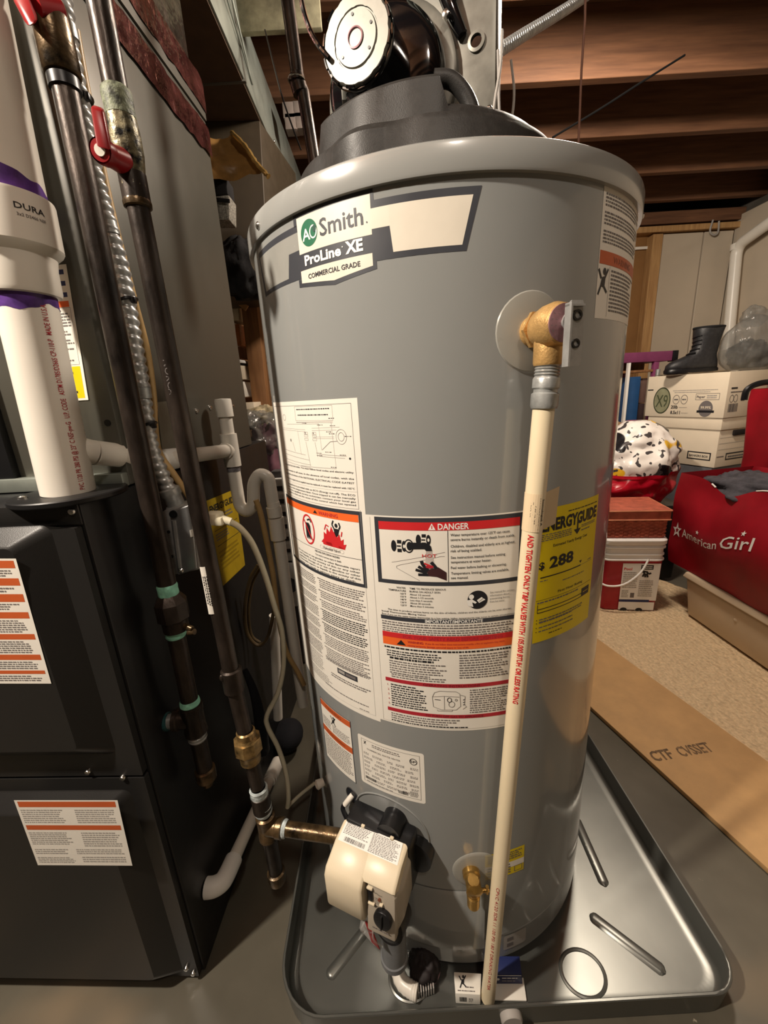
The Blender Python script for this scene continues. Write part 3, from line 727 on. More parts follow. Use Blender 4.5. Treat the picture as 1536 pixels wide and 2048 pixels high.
big.rect(U(-24.5), .5972, U(10.6), .6030, DRED, 2); big.text('OPERATING INSTRUCTIONS', U(-13.6), .5983, .0036, mat('maroon_print', (120, 24, 36), .5), u1=U(2.0), bold=.01, layer=3)
for i in range(5): big.text(str(i + 1) + '.', U(-24.0), .5900 - i * .0078, .0032, DRED, layer=3)
par(-23.0, -12.5, .5945, 10, .0038, INK, .48, .35, .004); par(-.8, 10.0, .5945, 11, .0036, GRINK, .48, .2, .004)
# line drawing of the gas control
gu, gv = U(-7.0), .5755
for l in ([(-.020, .006), (-.017, .013), (-.010, .016), (.012, .0155), (.017, .012), (.018, -.008), (.012, -.014), (-.008, -.0145), (-.019, -.010), (-.020, .006)], [(-.020, .006), (-.004, .008), (.016, .007)], [(-.004, .008), (-.004, -.0135)], [(-.014, -.0145), (-.013, -.0165), (.006, -.0165), (.007, -.0145)], [(.018, .010), (.024, .008), (.023, -.006), (.026, -.009), (.021, -.013)]):
    big.line([(gu + a_, gv + c_) for a_, c_ in l], .0006, GRINK, 2)
big.ring(gu + .003, gv + .002, .0028, .0036, .001, INK, 2, 18); big.ring(gu + .006, gv - .005, .0040, .0046, .0006, INK, 2, 20); big.ring(gu + .012, gv + .002, .0014, .0016, .0006, INK, 2, 12)
big.line([(gu - .017, gv + .002), (gu - .009, gv + .0015)], .0009, INK, 2)
for dv in (-.006, -.002, .002): big.line([(gu + .021, gv + dv), (gu + .024, gv + dv + .001)], .0010, INK, 2)
big.rect(U(-24.4), .5474, U(9.9), .5532, DRED, 2); big.text('TO TURN OFF GAS TO APPLIANCE', U(-13.2), .5484, .0036, mat('maroon_print_two', (120, 24, 36), .5), u1=U(3.0), bold=.01, layer=3)
par(-23.4, -3, .5455, 3, .0038, GRINK, .48, .5, .004); par(-23.4, -1, .5338, 1, .0036, INK, .5, 0)
big.line([(U(-26.0), .8355), (U(-26.0), .5290)], .0004, LTINK); big.line([(U(-26.0), .5290), (U(12.0), .5300)], .0004, LTINK)
big.build('instruction_label', PAPER, heater, 'label_print')

# ---------------------------------------------------------------- smaller labels
w2 = Sheet(tank_map(), .012)
w2.rect(U(-55.9), .3715, U(-39.0), .4960, DKINK, 0); w2.rect(U(-55.5), .3725, U(-39.3), .4950, PAPER, 1)
w2.rect(U(-55.5), .4830, U(-39.3), .4945, RUST, 2); w2.rect(U(-55.5), .4310, U(-39.3), .4430, RUST, 2)
w2.text('WARNING', U(-52.5), .4862, .0055, mat('rust_dark_print', (120, 52, 30), .5), u1=U(-43.5), layer=3)
w2.text('ADVERTISSEMENT', U(-53), .4345, .0048, mat('rust_dark_print_two', (120, 52, 30), .5), u1=U(-42.5), layer=3)
def hazard_man(sh, u, v, k):
    sh.poly([(u - .004 * k, v - .003 * k), (u + .002 * k, v - .004 * k), (u + .003 * k, v + .004 * k), (u - .002 * k, v + .003 * k)], INK, 3)
    for l in ([(-.003, .002), (-.007, .008)], [(.002, .003), (.006, .009)], [(-.003, -.003), (-.006, -.009)], [(.001, -.003), (.006, -.007)]): sh.line([(u + a_ * k, v + c_ * k) for a_, c_ in l], .002 * k, INK, 3)
    sh.ell(u + .001 * k, v + .007 * k, .0022 * k, .0024 * k, INK, 3, 12)
hazard_man(w2, U(-48), .4700, 1.0)
w2.micro(U(-54.8), .4460, U(-49.8), .4650, 7, GRINK, word=.003); w2.micro(U(-48.8), .4460, U(-39.9), .4620, 6, GRINK, word=.003)
w2.micro(U(-54.8), .3800, U(-39.9), .4280, 13, GRINK, word=.003)
w2.build('spark_warning_label', DKINK, heater, 'label_print')

rp_ = Sheet(tank_map(), .012)
def rrect(sh, u0, v0, u1, v1, r, m, layer=0):
    P = []
    for cx, cy, a0 in ((u1 - r, v0 + r, -90), (u1 - r, v1 - r, 0), (u0 + r, v1 - r, 90), (u0 + r, v0 + r, 180)):
        for k in range(5): a_ = rad(a0 + 22.5 * k); P.append((cx + r * math.cos(a_), cy + r * math.sin(a_)))
    sh.poly(P, m, layer)
rrect(rp_, U(-36.3), .3870, U(-14.1), .4815, .004, PAPER)
rp_.frame(U(-35.0), .3930, U(-15.4), .4760, .0006, GRINK)
rp_.text('SP', U(-18.4), .4615, .0042, INK, u1=U(-16.6), bold=.02, layer=2); rp_.ring(U(-17.4), .4635, .0052, .0055, .0011, INK, 2)
rp_.micro(U(-31), .4660, U(-21), .4725, 2, GRINK, word=.003); rp_.text('COMMERCIAL WATER HEATER', U(-33), .4580, .0032, GRINK, u1=U(-21.5))
hazard_man(rp_, U(-33.6), .4700, .35)
random.seed(21)
for zz in (.4520, .4440, .4360, .4280, .4200, .4120, .4040):
    a_ = -34.4
    while a_ < -17.5:
        b_ = a_ + random.uniform(1.5, 4.2); rp_.micro(U(a_), zz - .0046, U(min(b_, -16)), zz, 2, GRINK, word=.0026); a_ = b_ + random.uniform(.6, 1.6)
for (a_, c_, zz, h_) in ((-34.4, -30.6, .3990, .0052), (-22.6, -19.6, .3965, .0058), (-18.8, -16.2, .3965, .0100)):
    if a_ > -19: rp_.micro(U(a_), zz, U(c_), zz + h_, 6, GRINK, word=.0012, fill=.7, gap=.0008)
    else:
        x = U(a_)
        while x < U(c_): w_ = random.uniform(.0004, .0011); rp_.rect(x, zz, x + w_, zz + h_, INK, 2); x += w_ + random.uniform(.0004, .001)
rp_.micro(U(-34), .3940, U(-24), .3965, 1, GRINK)
rp_.build('rating_plate', PAPER, heater, 'label_print')

eg = Sheet(tank_map(), .012)
eg.rect(U(17.0), .6500, U(41.3), .8360, YELLOW, 0)
eg.micro(U(27), .8255, U(40.4), .8280, 1, INK, ragged=0)
eg.text('ENERGYGUIDE', U(18.4), .8065, .0155, INK, u1=U(40.6), bold=.045, layer=2)
eg.line([(U(31.2), .8130), (U(31.2), .7960)], .0030, INK, 2); eg.poly([(U(29.7), .7990), (U(32.7), .7990), (U(31.2), .7915)], INK, 2)
eg.micro(U(18), .7930, U(29), .8030, 4, GRINK); eg.micro(U(33), .7985, U(40), .8030, 2, GRINK); eg.micro(U(33), .7935, U(37.5), .7965, 1, GRINK)
eg.text('Estimated Yearly Energy Cost', U(22.3), .7835, .0038, INK, u1=U(36.2), bold=.012)
eg.text('$', U(18.0), .7560, .0100, INK, u1=U(19.8), bold=.03); eg.text('288', U(21.4), .7552, .0155, INK, u1=U(30.3), bold=.035)
eg.line([(U(18.6), .7440), (U(34), .7440)], .0016, INK); eg.line([(U(34), .7440), (U(40), .7440)], .0005, GRINK); eg.poly([(U(33.2), .7510), (U(34.6), .7510), (U(33.9), .7470)], INK)
eg.micro(U(18.6), .7380, U(21.4), .7405, 1, GRINK); eg.micro(U(37.6), .7455, U(40), .7480, 1, GRINK); eg.micro(U(26.5), .7310, U(36), .7335, 1, GRINK, ragged=0)
eg.text('First Hour Rating', U(25.0), .7165, .0036, INK, u1=U(35.5), bold=.012)
eg.line([(U(17.6), .7120), (U(40.6), .7120)], .0005, INK); eg.micro(U(18), .7065, U(34), .7105, 1, GRINK)
eg.line([(U(18.2), .6990), (U(36), .6990)], .0012, INK); eg.line([(U(18.2), .6940), (U(36), .6940)], .0012, INK); eg.line([(U(18.2), .6935), (U(18.2), .7060)], .0010, INK)
eg.rect(U(35.6), .6935, U(39.8), .7060, INK, 2); eg.micro(U(36.4), .6985, U(39), .7010, 1, YELLOW, layer=3)
for zz, rows in ((.6850, 2), (.6805, 1), (.6735, 1), (.6675, 1)):
    eg.ell(U(18.1), zz - .0015, .0008, .0008, INK); eg.micro(U(18.9), zz - .0034 * rows, U(36.5 - (rows == 1) * 4), zz, rows, GRINK)
eg.micro(U(22.5), .6580, U(27.5), .6605, 1, INK, ragged=0)
eg.build('energy_label', YELLOW, heater, 'label_print')

rl = Sheet(tank_map(), .012)
rl.rect(U(31.6), 1.0505, U(60.0), 1.1800, PAPER, 0)
for zz, rows in ((1.1740, 4), (1.1570, 4), (1.1395, 4)): rl.micro(U(32.6), zz - rows * .0034, U(58), zz, rows, GRINK, ragged=.25, word=.004)
rl.rect(U(31.9), 1.1060, U(59.6), 1.1190, RUST, 2); rl.text('WARNING', U(38), 1.1090, .0070, mat('rust_dark_print_three', (128, 60, 34), .5), u1=U(50), layer=3)
hazard_man(rl, U(34.0), 1.0885, 1.5); rl.line([(U(36.6), 1.1050), (U(36.6), 1.0530)], .0005, GRINK)
rl.micro(U(37.4), 1.0580, U(57), 1.1030, 11, GRINK, ragged=.35, word=.005)
rl.build('side_warning_label', PAPER, heater, 'label_print')

yt = Sheet(tank_map(), .012)
yt.rect(U(4.1), .2325, U(17.8), .2860, YELLOW, 0); yt.rect(U(4.1), .2480, U(17.8), .2600, PAPER, 1)
yt.micro(U(5), .2650, U(17), .2830, 4, GRINK, word=.004); yt.frame(U(14.2), .2360, U(17.2), .2480, .001, GRINK, 2); yt.micro(U(5), .2360, U(13), .2580, 4, GRINK)
yt.build('drain_notice_label', YELLOW, heater, 'label_print')
bl = Sheet(tank_map(-0.0, -.0012), .012)
rrect(bl, U(11.4), .0500, U(20.5), .0850, .004, LTINK); bl.rect(U(12.8), .0700, U(15.2), .0780, GRINK, 2); bl.rect(U(12.8), .0560, U(15.2), .0640, GRINK, 2)
bl.build('base_label', LTINK, heater, 'label_print')

# ================================================================== DRAIN PAN
pan = thing('drain_pan', 'shallow grey metal drain pan under the tall grey cylinder', 'drain pan', (.147, .775, 0))
def rr_pts(x0, y0, x1, y1, r, z, n=8):
    P = []
    for sx, sy, a0, f in ((1, 0, -90, .62), (1, 1, 0, .8), (0, 1, 90, .9), (0, 0, 180, .9)):
        q = r * f; cx = x1 - q if sx else x0 + q; cy = y1 - q if sy else y0 + q
        for k in range(n + 1): a = rad(a0 + 90 * k / n); P.append((cx + q * math.cos(a), cy + q * math.sin(a), z))
    return P
X0, Y0, X1, Y1 = -.222, .4005, .528, 1.152
def inset(d, z, r): return rr_pts(X0 + d, Y0 + d, X1 - d, Y1 - d, r, z)
rings = [inset(.004, .002, .086), inset(.001, .046, .089), inset(0, .0505, .09), inset(.0012, .0520, .0888), inset(.004, .0520, .086), inset(.0055, .0500, .0845), inset(.008, .018, .082), inset(.011, .0115, .079), inset(.016, .0085, .074), inset(.03, .008, .06), inset(.2, .008, .03)]
b = MB(); b.loft(rings, cap0=True, cap1=True); obj('pan_body', b, PANM, pan, sharp=50)
def ridge(p, q, w=.0110, h=.0045):
    p, q = V(p), V(q); d = (q - p).normalized(); s_ = V(-d.y, d.x, 0); L = (q - p).length
    mb = MB(); ringsr = []
    TT_ = (0, .03, .06, .5, .94, .97, 1.0)
    for k, t in enumerate(TT_):
        e = (.25, .8, 1, 1, 1, .8, .25)[k]
        prof_ = [(-w * e, -.0005), (-w * .62 * e, h * .75 * e), (-w * .3 * e, h * e), (w * .3 * e, h * e), (w * .62 * e, h * .75 * e), (w * e, -.0005)]
        x = d * (L * t)
        ringsr.append([p + x + s_ * a + V(0, 0, .008 + c) for a, c in prof_])
    mb.loft(ringsr); return mb
for p, q in (((.4030, .720, 0), (.3985, .578, 0)), ((.345, .535, 0), (.432, .449, 0)), ((-.147, .468, 0), (-.068, .546, 0)), ((.345, 1.02, 0), (.432, 1.105, 0)), ((-.06, 1.02, 0), (-.147, 1.10, 0)), ((-.175, .70, 0), (-.175, .86, 0))):
    obj('pressed_rib', ridge(p, q), PANM, pan, sharp=50)
for cx_, cy_ in ((.2935, .4555), (-.002, .4640)):
    b = MB(); b.tube([(cx_ + .036 * math.cos(2 * math.pi * k / 40), cy_ + .031 * math.sin(2 * math.pi * k / 40), .0068) for k in range(40)], .0036, 8, closed=True)
    obj('pressed_ring', b, PANM, pan)
b = MB(); b.lathe([(.017, -.004), (.017, .007), (.015, .010), (0, .010)], (.152, .4015, .031), (0, -1, 0), 24); obj('drain_plug', b, LTINK, pan)

# ================================================================== GAS CONTROL on the tank
A25 = rad(-24.9); gn = V(math.sin(A25), -math.cos(A25), 0); gt = V(math.cos(A25), math.sin(A25), 0); go = tp(-24.9, 0, TR) + gt * -.0165
def G(t, n, z): return go + gt * t + gn * n + V(0, 0, z)
b = MB(); b.hexa([G(-.050, .0, .262), G(.056, .0, .250), G(.056, .036, .250), G(-.050, .036, .262), G(-.050, .0, .352), G(.056, .0, .343), G(.056, .036, .343), G(-.050, .036, .352)], r=.004)
b.cyl(G(.020, -.012, .345), G(.020, .030, .345), .0185, n=24); b.cyl(G(-.004, -.02, .30), G(-.004, .01, .30), .022, n=24)
b.cyl(G(.05, -.012, .292), G(.05, .012, .292), .03, n=24)
body = obj('gas_control', b, BLACKP, heater); body['label'] = 'beige gas control box with black backing and knob'
# beige cover : profile in (n, z), with the lower front cut back
b = MB()
L_ = [(.033, .3455), (.060, .3410), (.092, .3270), (.0985, .3170), (.0985, .2600), (.092, .2500), (.050, .2440), (.033, .2460)]
def cover(t0, t1, prof_, bev=.004):
    mb = MB(); rings_ = []
    c_ = (sum(p[0] for p in prof_) / len(prof_), sum(p[1] for p in prof_) / len(prof_))
    for t, k in ((t0, .93), (t0 + bev * .4, .975), (t0 + bev, 1), (t1 - bev, 1), (t1 - bev * .4, .975), (t1, .93)):
        rings_.append([G(t, c_[0] + (p[0] - c_[0]) * k, c_[1] + (p[1] - c_[1]) * k) for p in prof_])
    mb.loft(rings_); return mb
cv_ = cover(-.0545, .0060, L_)
R_ = [(.033, .3455), (.060, .3410), (.086, .3290), (.0880, .3250), (.080, .3200), (.072, .3100), (.069, .2480), (.050, .2440), (.033, .2460)]
b = cover(-.004, .0530, R_); b.add(cv_.v, cv_.f)
# raised rim over the control panel
b.hexa([G(.0, .069, .3200), G(.051, .069, .3200), G(.050, .0865, .3215), G(.0, .0865, .3215), G(.0, .069, .331), G(.051, .069, .331), G(.050, .0855, .3280), G(.0, .0855, .3280)], r=.002)
cover_ = obj('beige_cover', b, BEIGE, body, sharp=40)
b = MB(); b.hexa([G(.0085, .066, .2430), G(.0525, .060, .2360), G(.0525, .094, .2390), G(.0105, .098, .2450), G(.0085, .060, .3190), G(.0525, .060, .3170), G(.0515, .083, .3170), G(.0085, .083, .3190)], r=.003)
b.hexa([G(.046, .034, .262), G(.0585, .036, .268), G(.0585, .072, .258), G(.0505, .086, .240), G(.046, .034, .335), G(.0585, .036, .322), G(.0585, .068, .312), G(.0505, .086, .312)], r=.003)
gp = obj('grey_control_panel', b, GREYPL, body)
pn = (G(.0085, .083, .3190) - G(.0105, .098, .2450)).normalized(); pcn = gt.cross(pn).normalized() * 1.0
pO = G(.0095, .0965, .2450)
if pcn.dot(gn) < 0: pcn = -pcn
def PN(a, v, w): return pO + gt * a + pn * v + pcn * (w + .0016)
b = MB(); b.hexa([PN(.0030, .049, -.002), PN(.0105, .049, -.002), PN(.0105, .049, .002), PN(.0030, .049, .002), PN(.0020, .066, -.002), PN(.0095, .066, -.002), PN(.0095, .066, .002), PN(.0020, .066, .002)], r=.001)
obj('rocker_switch', b, BLACKP, body)
b = MB(); b.hexa([PN(.0015, .067, -.002), PN(.0105, .067, -.002), PN(.0105, .067, .0035), PN(.0015, .067, .0035), PN(.0015, .0705, -.002), PN(.0105, .0705, -.002), PN(.0105, .0705, .0035), PN(.0015, .0705, .0035)], r=.001)
b.hexa([PN(.0035, .0445, -.002), PN(.0135, .0445, -.002), PN(.0135, .0445, .003), PN(.0035, .0445, .003), PN(.0035, .0475, -.002), PN(.0135, .0475, -.002), PN(.0135, .0475, .003), PN(.0035, .0475, .003)], r=.001)
b.hexa([PN(.0210, .049, -.002), PN(.0260, .049, -.002), PN(.0260, .049, .0028), PN(.0210, .049, .0028), PN(.0210, .0515, -.002), PN(.0260, .0515, -.002), PN(.0260, .0515, .0028), PN(.0210, .0515, .0028)], r=.0008)
obj('switch_surround', b, BEIGE, body)
b = MB(); b.lathe([(.0138, -.002), (.0138, .0035), (.0128, .0050), (.0085, .0058), (0, .0058)], PN(.0265, .0305, 0), pcn, 32); b.hexa([PN(.0255, .021, .005), PN(.0275, .021, .005), PN(.0275, .021, .0085), PN(.0255, .021, .0085), PN(.0255, .040, .005), PN(.0275, .040, .005), PN(.0275, .040, .0085), PN(.0255, .040, .0085)])
obj('temperature_knob', b, BLACKP, body)
b = MB(); b.cyl(PN(.0205, .056, -.001), PN(.0205, .056, .0012), .0022, n=14); obj('status_light', b, mat('amber_lens', (120, 70, 50), .3), body)
sh = Sheet(lambda u, v, w: PN(u, v, w))
sh.text('OFF', .012, .063, .0022, INK); sh.text('PILOT', .0175, .062, .0020, INK); sh.micro(.0125, .048, .0190, .058, 4, GRINK, word=.0016); sh.micro(.010, .008, .040, .012, 1, GRINK, word=.003); sh.micro(.014, .043, .018, .046, 1, INK, word=.002)
m_ = MB(); ms = []
for i, (b2, m2) in enumerate(sh.parts.values()): ms.append(m2); m_.add(b2.v, b2.f, i)
obj('panel_lettering', m_, ms, body)
fq = quad_map(G(-.0505, .062, .3400), G(.0485, .0615, .3400), G(.0465, .0335, .3455), G(-.0495, .0335, .3455), .099, .030)
sh = Sheet(lambda u, v, w: fq(u, v, w + .0007))
sh.rect(.001, .0005, .098, .0298, WHITE, 0)
random.seed(31)
sh.micro(.004, .0115, .046, .0275, 8, GRINK, word=.003, ragged=.2); sh.text('WARNING', .004, .0272, .0018, INK, bold=.02); sh.micro(.050, .002, .095, .0280, 14, GRINK, word=.003, ragged=.15)
x = .010
while x < .044: w_ = random.uniform(.0003, .0012); sh.rect(x, .0025, x + w_, .0085, INK, 2); x += w_ + random.uniform(.0004, .0012)
sh.build('control_label', WHITE, body, 'label_print')
b = MB()
for t in (-.020, .028): b.box(G(t, .034, .3475), (.006, .004, .005), r=.001, rz=A25)
obj('cover_clip', b, BEIGE, body)
b = MB(); b.lathe([(.0185, -.002), (.0200, .001), (.0180, .004), (.0100, .006), (0, .006)], PN(.0275, -.006, -.020), pcn, 28); b.cyl(PN(.0275, -.010, -.055), PN(.0275, -.006, -.018), .0215, n=24)
obj('round_ignition_port', b, BLACKP, body)
# thermostat lead into the side of the jacket
b = MB(); b.lathe([(.0125, -.0005), (.0145, .0012), (.0150, .0002), (.0150, -.001)], tp(-41.6, .3375), tn(-41.6), 24); rim_ = obj('sight_port_rim', b, PAINTD, heater)
b = MB(); b.lathe([(.0128, -.0010), (.0128, .0008), (0, .0009)], tp(-41.6, .3375), tn(-41.6), 24); obj('sight_port', b, mat('dark_port', (26, 30, 38), .4), heater)
b = MB(); b.tube(smooth([tp(-41.6, .3380, TR - .001), tp(-42.2, .332, TR + .006), tp(-43.2, .322, TR + .011)], 5), .0048, 12); obj('white_sensor_plug', b, PVC, heater)
b = MB(); b.tube(smooth([tp(-43.0, .324, TR + .010), tp(-44.0, .312, TR + .014), G(-.056, .020, .322), G(-.052, .022, .305)], 6), .0040, 8); obj('sensor_lead', b, BLACKP, heater)
# clear bag of hang tag wires and red tag, grey burner tube
b = MB(); b.cyl(G(.022, .034, .240), G(.020, .040, .090), .0205, n=28); b.lathe([(.0205, 0), (.0225, .002), (.0225, .012), (.0205, .014)], G(.020, .0395, .082), (0, 0, 1), 28); obj('grey_burner_tube', b, mat('grey_tube', (120, 122, 124), .45), heater)
b = MB()
for k, (t0, n0, z0_, t1, n1, z1_) in enumerate(((.004, .085, .246, -.006, .080, .198), (.014, .085, .243, .024, .082, .190), (-.004, .078, .240, .004, .078, .200))):
    b.tube(smooth([G(t0, n0, z0_), G((t0 + t1) / 2 - .004, n0 + .006, (z0_ + z1_) / 2), G(t1, n1, z1_)], 5), .0011, 6)
obj('clear_tie', b, CLEARP, heater)
b = MB(); b.hexa([G(-.010, .070, .206), G(-.002, .070, .206), G(-.002, .072, .206), G(-.010, .072, .206), G(.0, .072, .168), G(.014, .072, .160), G(.014, .074, .160), G(.0, .074, .168)], r=.0008); obj('red_wire_tag', b, REDP, heater)
b = MB(); b.hexa([G(-.022, .066, .180), G(.006, .068, .160), G(.006, .074, .160), G(-.022, .072, .180), G(-.016, .066, .210), G(.004, .068, .214), G(.004, .072, .214), G(-.016, .070, .210)], r=.002); obj('clear_wire_bag', b, CLEARP, heater)
# lower access cover on the jacket front
b = MB(); vs = []
for k in range(25):
    th_ = -24 + k * 28 / 24
    for zz, rr_ in ((.075, .0008), (.078, .004), (.206, .004), (.212, .0008)): vs.append(tp(th_, zz, TR + rr_))
b.add(vs, [(k * 4 + j, (k + 1) * 4 + j, (k + 1) * 4 + j + 1, k * 4 + j + 1) for k in range(24) for j in range(3)]); obj('burner_access_cover', b, PAINT, heater)
# brass drain cock
dz = .258; do_ = tp(-.6, dz); dn = tn(-.6)
b = MB(); b.lathe([(0, -.004), (.0135, -.004), (.0135, .010), (.0115, .012), (.0115, .026), (.0125, .030), (0, .034)], do_, dn, 20)
c_ = do_ + dn * .022
b.lathe([(0, .012), (.0085, .012), (.0095, .004), (.0085, -.008), (.0080, -.018), (.0100, -.020), (.0100, -.0255), (.0090, -.0265), (.0095, -.030), (.0095, -.040), (.0075, -.040), (.0075, -.028), (0, -.028)], c_, (0, 0, 1), 20)
dr = obj('drain_cock', b, BRASS, heater)
b = MB(); b.cyl(c_ + tt(0) * .006 + V(0, 0, -.012), c_ + tt(0) * .024 + V(0, 0, -.010), .0032, n=10); b.cyl(c_ + tt(0) * .021 + V(0, 0, -.017), c_ + tt(0) * .021 + V(0, 0, -.003), .0026, n=10); obj('cock_key', b, BRASS, dr)
b = MB(); b.lathe([(.007, -.001), (.009, .012), (.0065, .014), (.0045, .004), (0, .004)], tp(-62, .283, TR + .004), tn(-62), 14); obj('white_side_plug', b, PVC, heater)

# ================================================================== BLOWER on top of the tank
az = rad(-24.9); bn = V(math.sin(az), -math.cos(az), 0); bt = V(math.cos(az), math.sin(az), 0)
bc = V(.002, .600, 1.3712); BR = .0424
def bp(n, x=0, z=0): return bc + bn * n + bt * x + V(0, 0, z)
# moulded base shell with a pleat
b = MB()
def shell_r(a, k=1.0):   # plan radius of the shell by angle from front; k widens the pleat downwards
    ad = math.degrees(a); w = 4.0 + 5.0 * k
    return .165 + k * (.007 * math.exp(-((ad + 30) / w) ** 2) - .0045 * math.exp(-((ad + 30 - 1.9 * w) / (w * .8)) ** 2) - .0035 * math.exp(-((ad + 30 + 1.9 * w) / (w * .8)) ** 2))
SC = V(.085, .700, 0); rows_ = []
for k in range(145):
    a = rad(-110 + 220 * k / 144); d_ = V(math.sin(a), -math.cos(a), 0)
    ad = math.degrees(a)
    top = 1.2985 + .002 * math.cos(a)
    if ad > 0: top -= .026 * min(1, ad / 3)
    if ad < -54: top -= .0285 * min(1, (-54 - ad) / 2.5)
    row = [SC + d_ * (shell_r(a, 1) + .019) + V(0, 0, 1.2055), SC + d_ * (shell_r(a, 1) + .018) + V(0, 0, 1.252)]
    row += [SC + d_ * (shell_r(a, .8) + .014) + V(0, 0, 1.2590), SC + d_ * (shell_r(a, .6) + .003) + V(0, 0, 1.2640), SC + d_ * (shell_r(a, .15) + .0005) + V(0, 0, max(1.2645, top - .004)), SC + d_ * (shell_r(a, 0) - .003) + V(0, 0, max(1.265, top)), SC + d_ * .02 + V(0, 0, max(1.264, top - .004))]
    rows_.append(row)
b.add([p for r in rows_ for p in r], [(k * 7 + j, (k + 1) * 7 + j, (k + 1) * 7 + j + 1, k * 7 + j + 1) for k in range(144) for j in range(6)])
bl_ = obj('blower_base', b, BLOWP, heater, sharp=32); bl_['label'] = 'dark moulded plastic blower base on the tank top'
# motor: scalloped pale cap, black can
b = MB(); NS = 60; ringsn = []
def scal(k): return BR * (1 - .022 * max(0, math.cos(2 * math.pi * k / NS * 12)) ** 2)
for n_, f_ in ((.0005, 1.0), (.0035, .985), (.0048, .955), (.0050, .66)):
    ringsn.append([bp(n_, scal(k) * f_ * math.cos(2 * math.pi * k / NS), scal(k) * f_ * math.sin(2 * math.pi * k / NS)) for k in range(NS)])
for n_, f_ in ((.0036, .645), (.0036, .62), (.0056, .60), (.0058, .18)):
    ringsn.append([bp(n_, BR * f_ * math.cos(2 * math.pi * k / NS), BR * f_ * math.sin(2 * math.pi * k / NS)) for k in range(NS)])
b.loft(ringsn, cap0=True, cap1=True)
cap = obj('motor_end_cap', b, STEELW, bl_)
b = MB(); b.lathe([(.0095, .0058), (.0100, .0070), (.0085, .0074), (.0078, .0052), (0, .0050)], bc, bn, 28); obj('motor_bearing', b, PINKTAG, bl_)
b = MB()
for a in (95, -40, 215, 20): b.cyl(bp(.0056, .0215 * math.cos(rad(a)), .0215 * math.sin(rad(a))), bp(.0064, .0215 * math.cos(rad(a)), .0215 * math.sin(rad(a))), .0016, n=10)
obj('cap_rivet', b, BLACKP, bl_)
b = MB(); b.lathe([(0, .0008), (BR * 1.03, .0008), (BR * 1.045, -.002), (BR * 1.03, -.006), (BR * .99, -.010), (BR * .99, -.095), (0, -.095)], bc, bn, 48)
for k in range(12):
    a = 2 * math.pi * (k + .5) / 12
    b.tube([bp(.0042, BR * 1.0 * math.cos(a + d), BR * 1.0 * math.sin(a + d)) for d in (-.13, -.06, 0, .06, .13)], .0016, 6)
obj('black_motor_can', b, GLOSSBLK, bl_)
b = MB(); b.lathe([(BR * .9, -.056), (.066, -.058), (.076, -.066), (.079, -.078), (.079, -.094), (0, -.094)], bc, bn, 48); obj('black_motor_shroud', b, GLOSSBLK, bl_)
b = MB(); b.lathe([(.074, -.088), (.088, -.088), (.092, -.091), (.092, -.099), (0, -.099)], bc, bn, 48)
b.hexa([bp(-.100, .02, -.07), bp(-.100, .140, -.10), bp(-.135, .140, -.10), bp(-.135, .02, -.07), bp(-.100, .02, .12), bp(-.100, .140, .16), bp(-.135, .140, .16), bp(-.135, .02, .12)], r=.008)
sc_ = obj('blower_scroll', b, STEELW, bl_)
b = MB(); b.cyl(bp(-.118, .085, .09), bp(-.112, .098, .34), .050, n=40); b.lathe([(.052, 0), (.057, .002), (.057, .03), (.052, .032)], bp(-.118, .085, .10), (0.03, 0.01, 1), 40)
obj('exhaust_outlet', b, GALVL, bl_)
b = MB(); b.lathe([(.0105, .0002), (.0105, .0025), (.0070, .0030), (.0070, -.004), (0, -.004)], bp(-.0995, .115, .02), bn, 24); obj('screw_boss', b, STEELW, bl_)
b = MB(); b.lathe([(.0066, .0003), (0, .0003)], bp(-.0995, .115, .02), bn, 20); obj('screw_hole', b, GLOSSBLK, bl_)
b = MB(); b.tube(smooth([bp(-.095, .070, .135), bp(-.090, .074, .09), bp(-.090, .086, .055), bp(-.096, .098, .030)], 8), .0125, 12, rf=lambda i, m: .0125 - .006 * i / m); obj('cast_mounting_lug', b, GLOSSBLK, bl_)
for dx, dz in ((.080, .085), (.082, .045)):
    b = MB(); b.lathe([(.0042, -.002), (.0042, .003), (.002, .004), (0, .004)], bp(-.080, dx, dz), bn, 12); obj('hex_bolt', b, CHROME, bl_)
b = MB(); b.tube(smooth([(-0.0607, 0.62, 1.4336), (-0.059, 0.62, 1.418), (-0.0531, 0.62, 1.3973), (-0.0423, 0.61, 1.3742), (-0.0325, 0.606, 1.3615)], 8), .0028, 8); obj('motor_lead', b, GLOSSBLK, bl_)
b = MB(); b.box((-0.0187, 0.64, 1.3479), (.006, .012, .022), r=.001); obj('bracket_tab', b, STEELW, bl_)
b = MB(); b.tube(smooth([(0.0829, 0.56, 1.309), (0.1004, 0.56, 1.3073), (0.114, 0.56, 1.2969), (0.1234, 0.56, 1.2817), (0.1268, 0.56, 1.2656)], 8), .0085, 10); obj('black_cable_guard', b, BLOWP, bl_)
for pts in ([(0.144, 0.55, 1.2541), (0.1474, 0.55, 1.2817), (0.1556, 0.56, 1.3177), (0.1594, 0.57, 1.354)], [(0.1692, 0.6, 1.2769), (0.1657, 0.6, 1.3041), (0.1635, 0.6, 1.3558)], [(0.1975, 0.66, 1.306), (0.2017, 0.66, 1.3461), (0.1967, 0.66, 1.3825)]):
    b = MB(); b.tube(smooth(pts, 8), .0016, 8); w_ = obj('grey_lead_wire', b, LTINK, bl_)
b = MB(); b.ball((0.1589, 0.62, 1.3114), .004); obj('hex_bolt', b, CHROME, bl_)

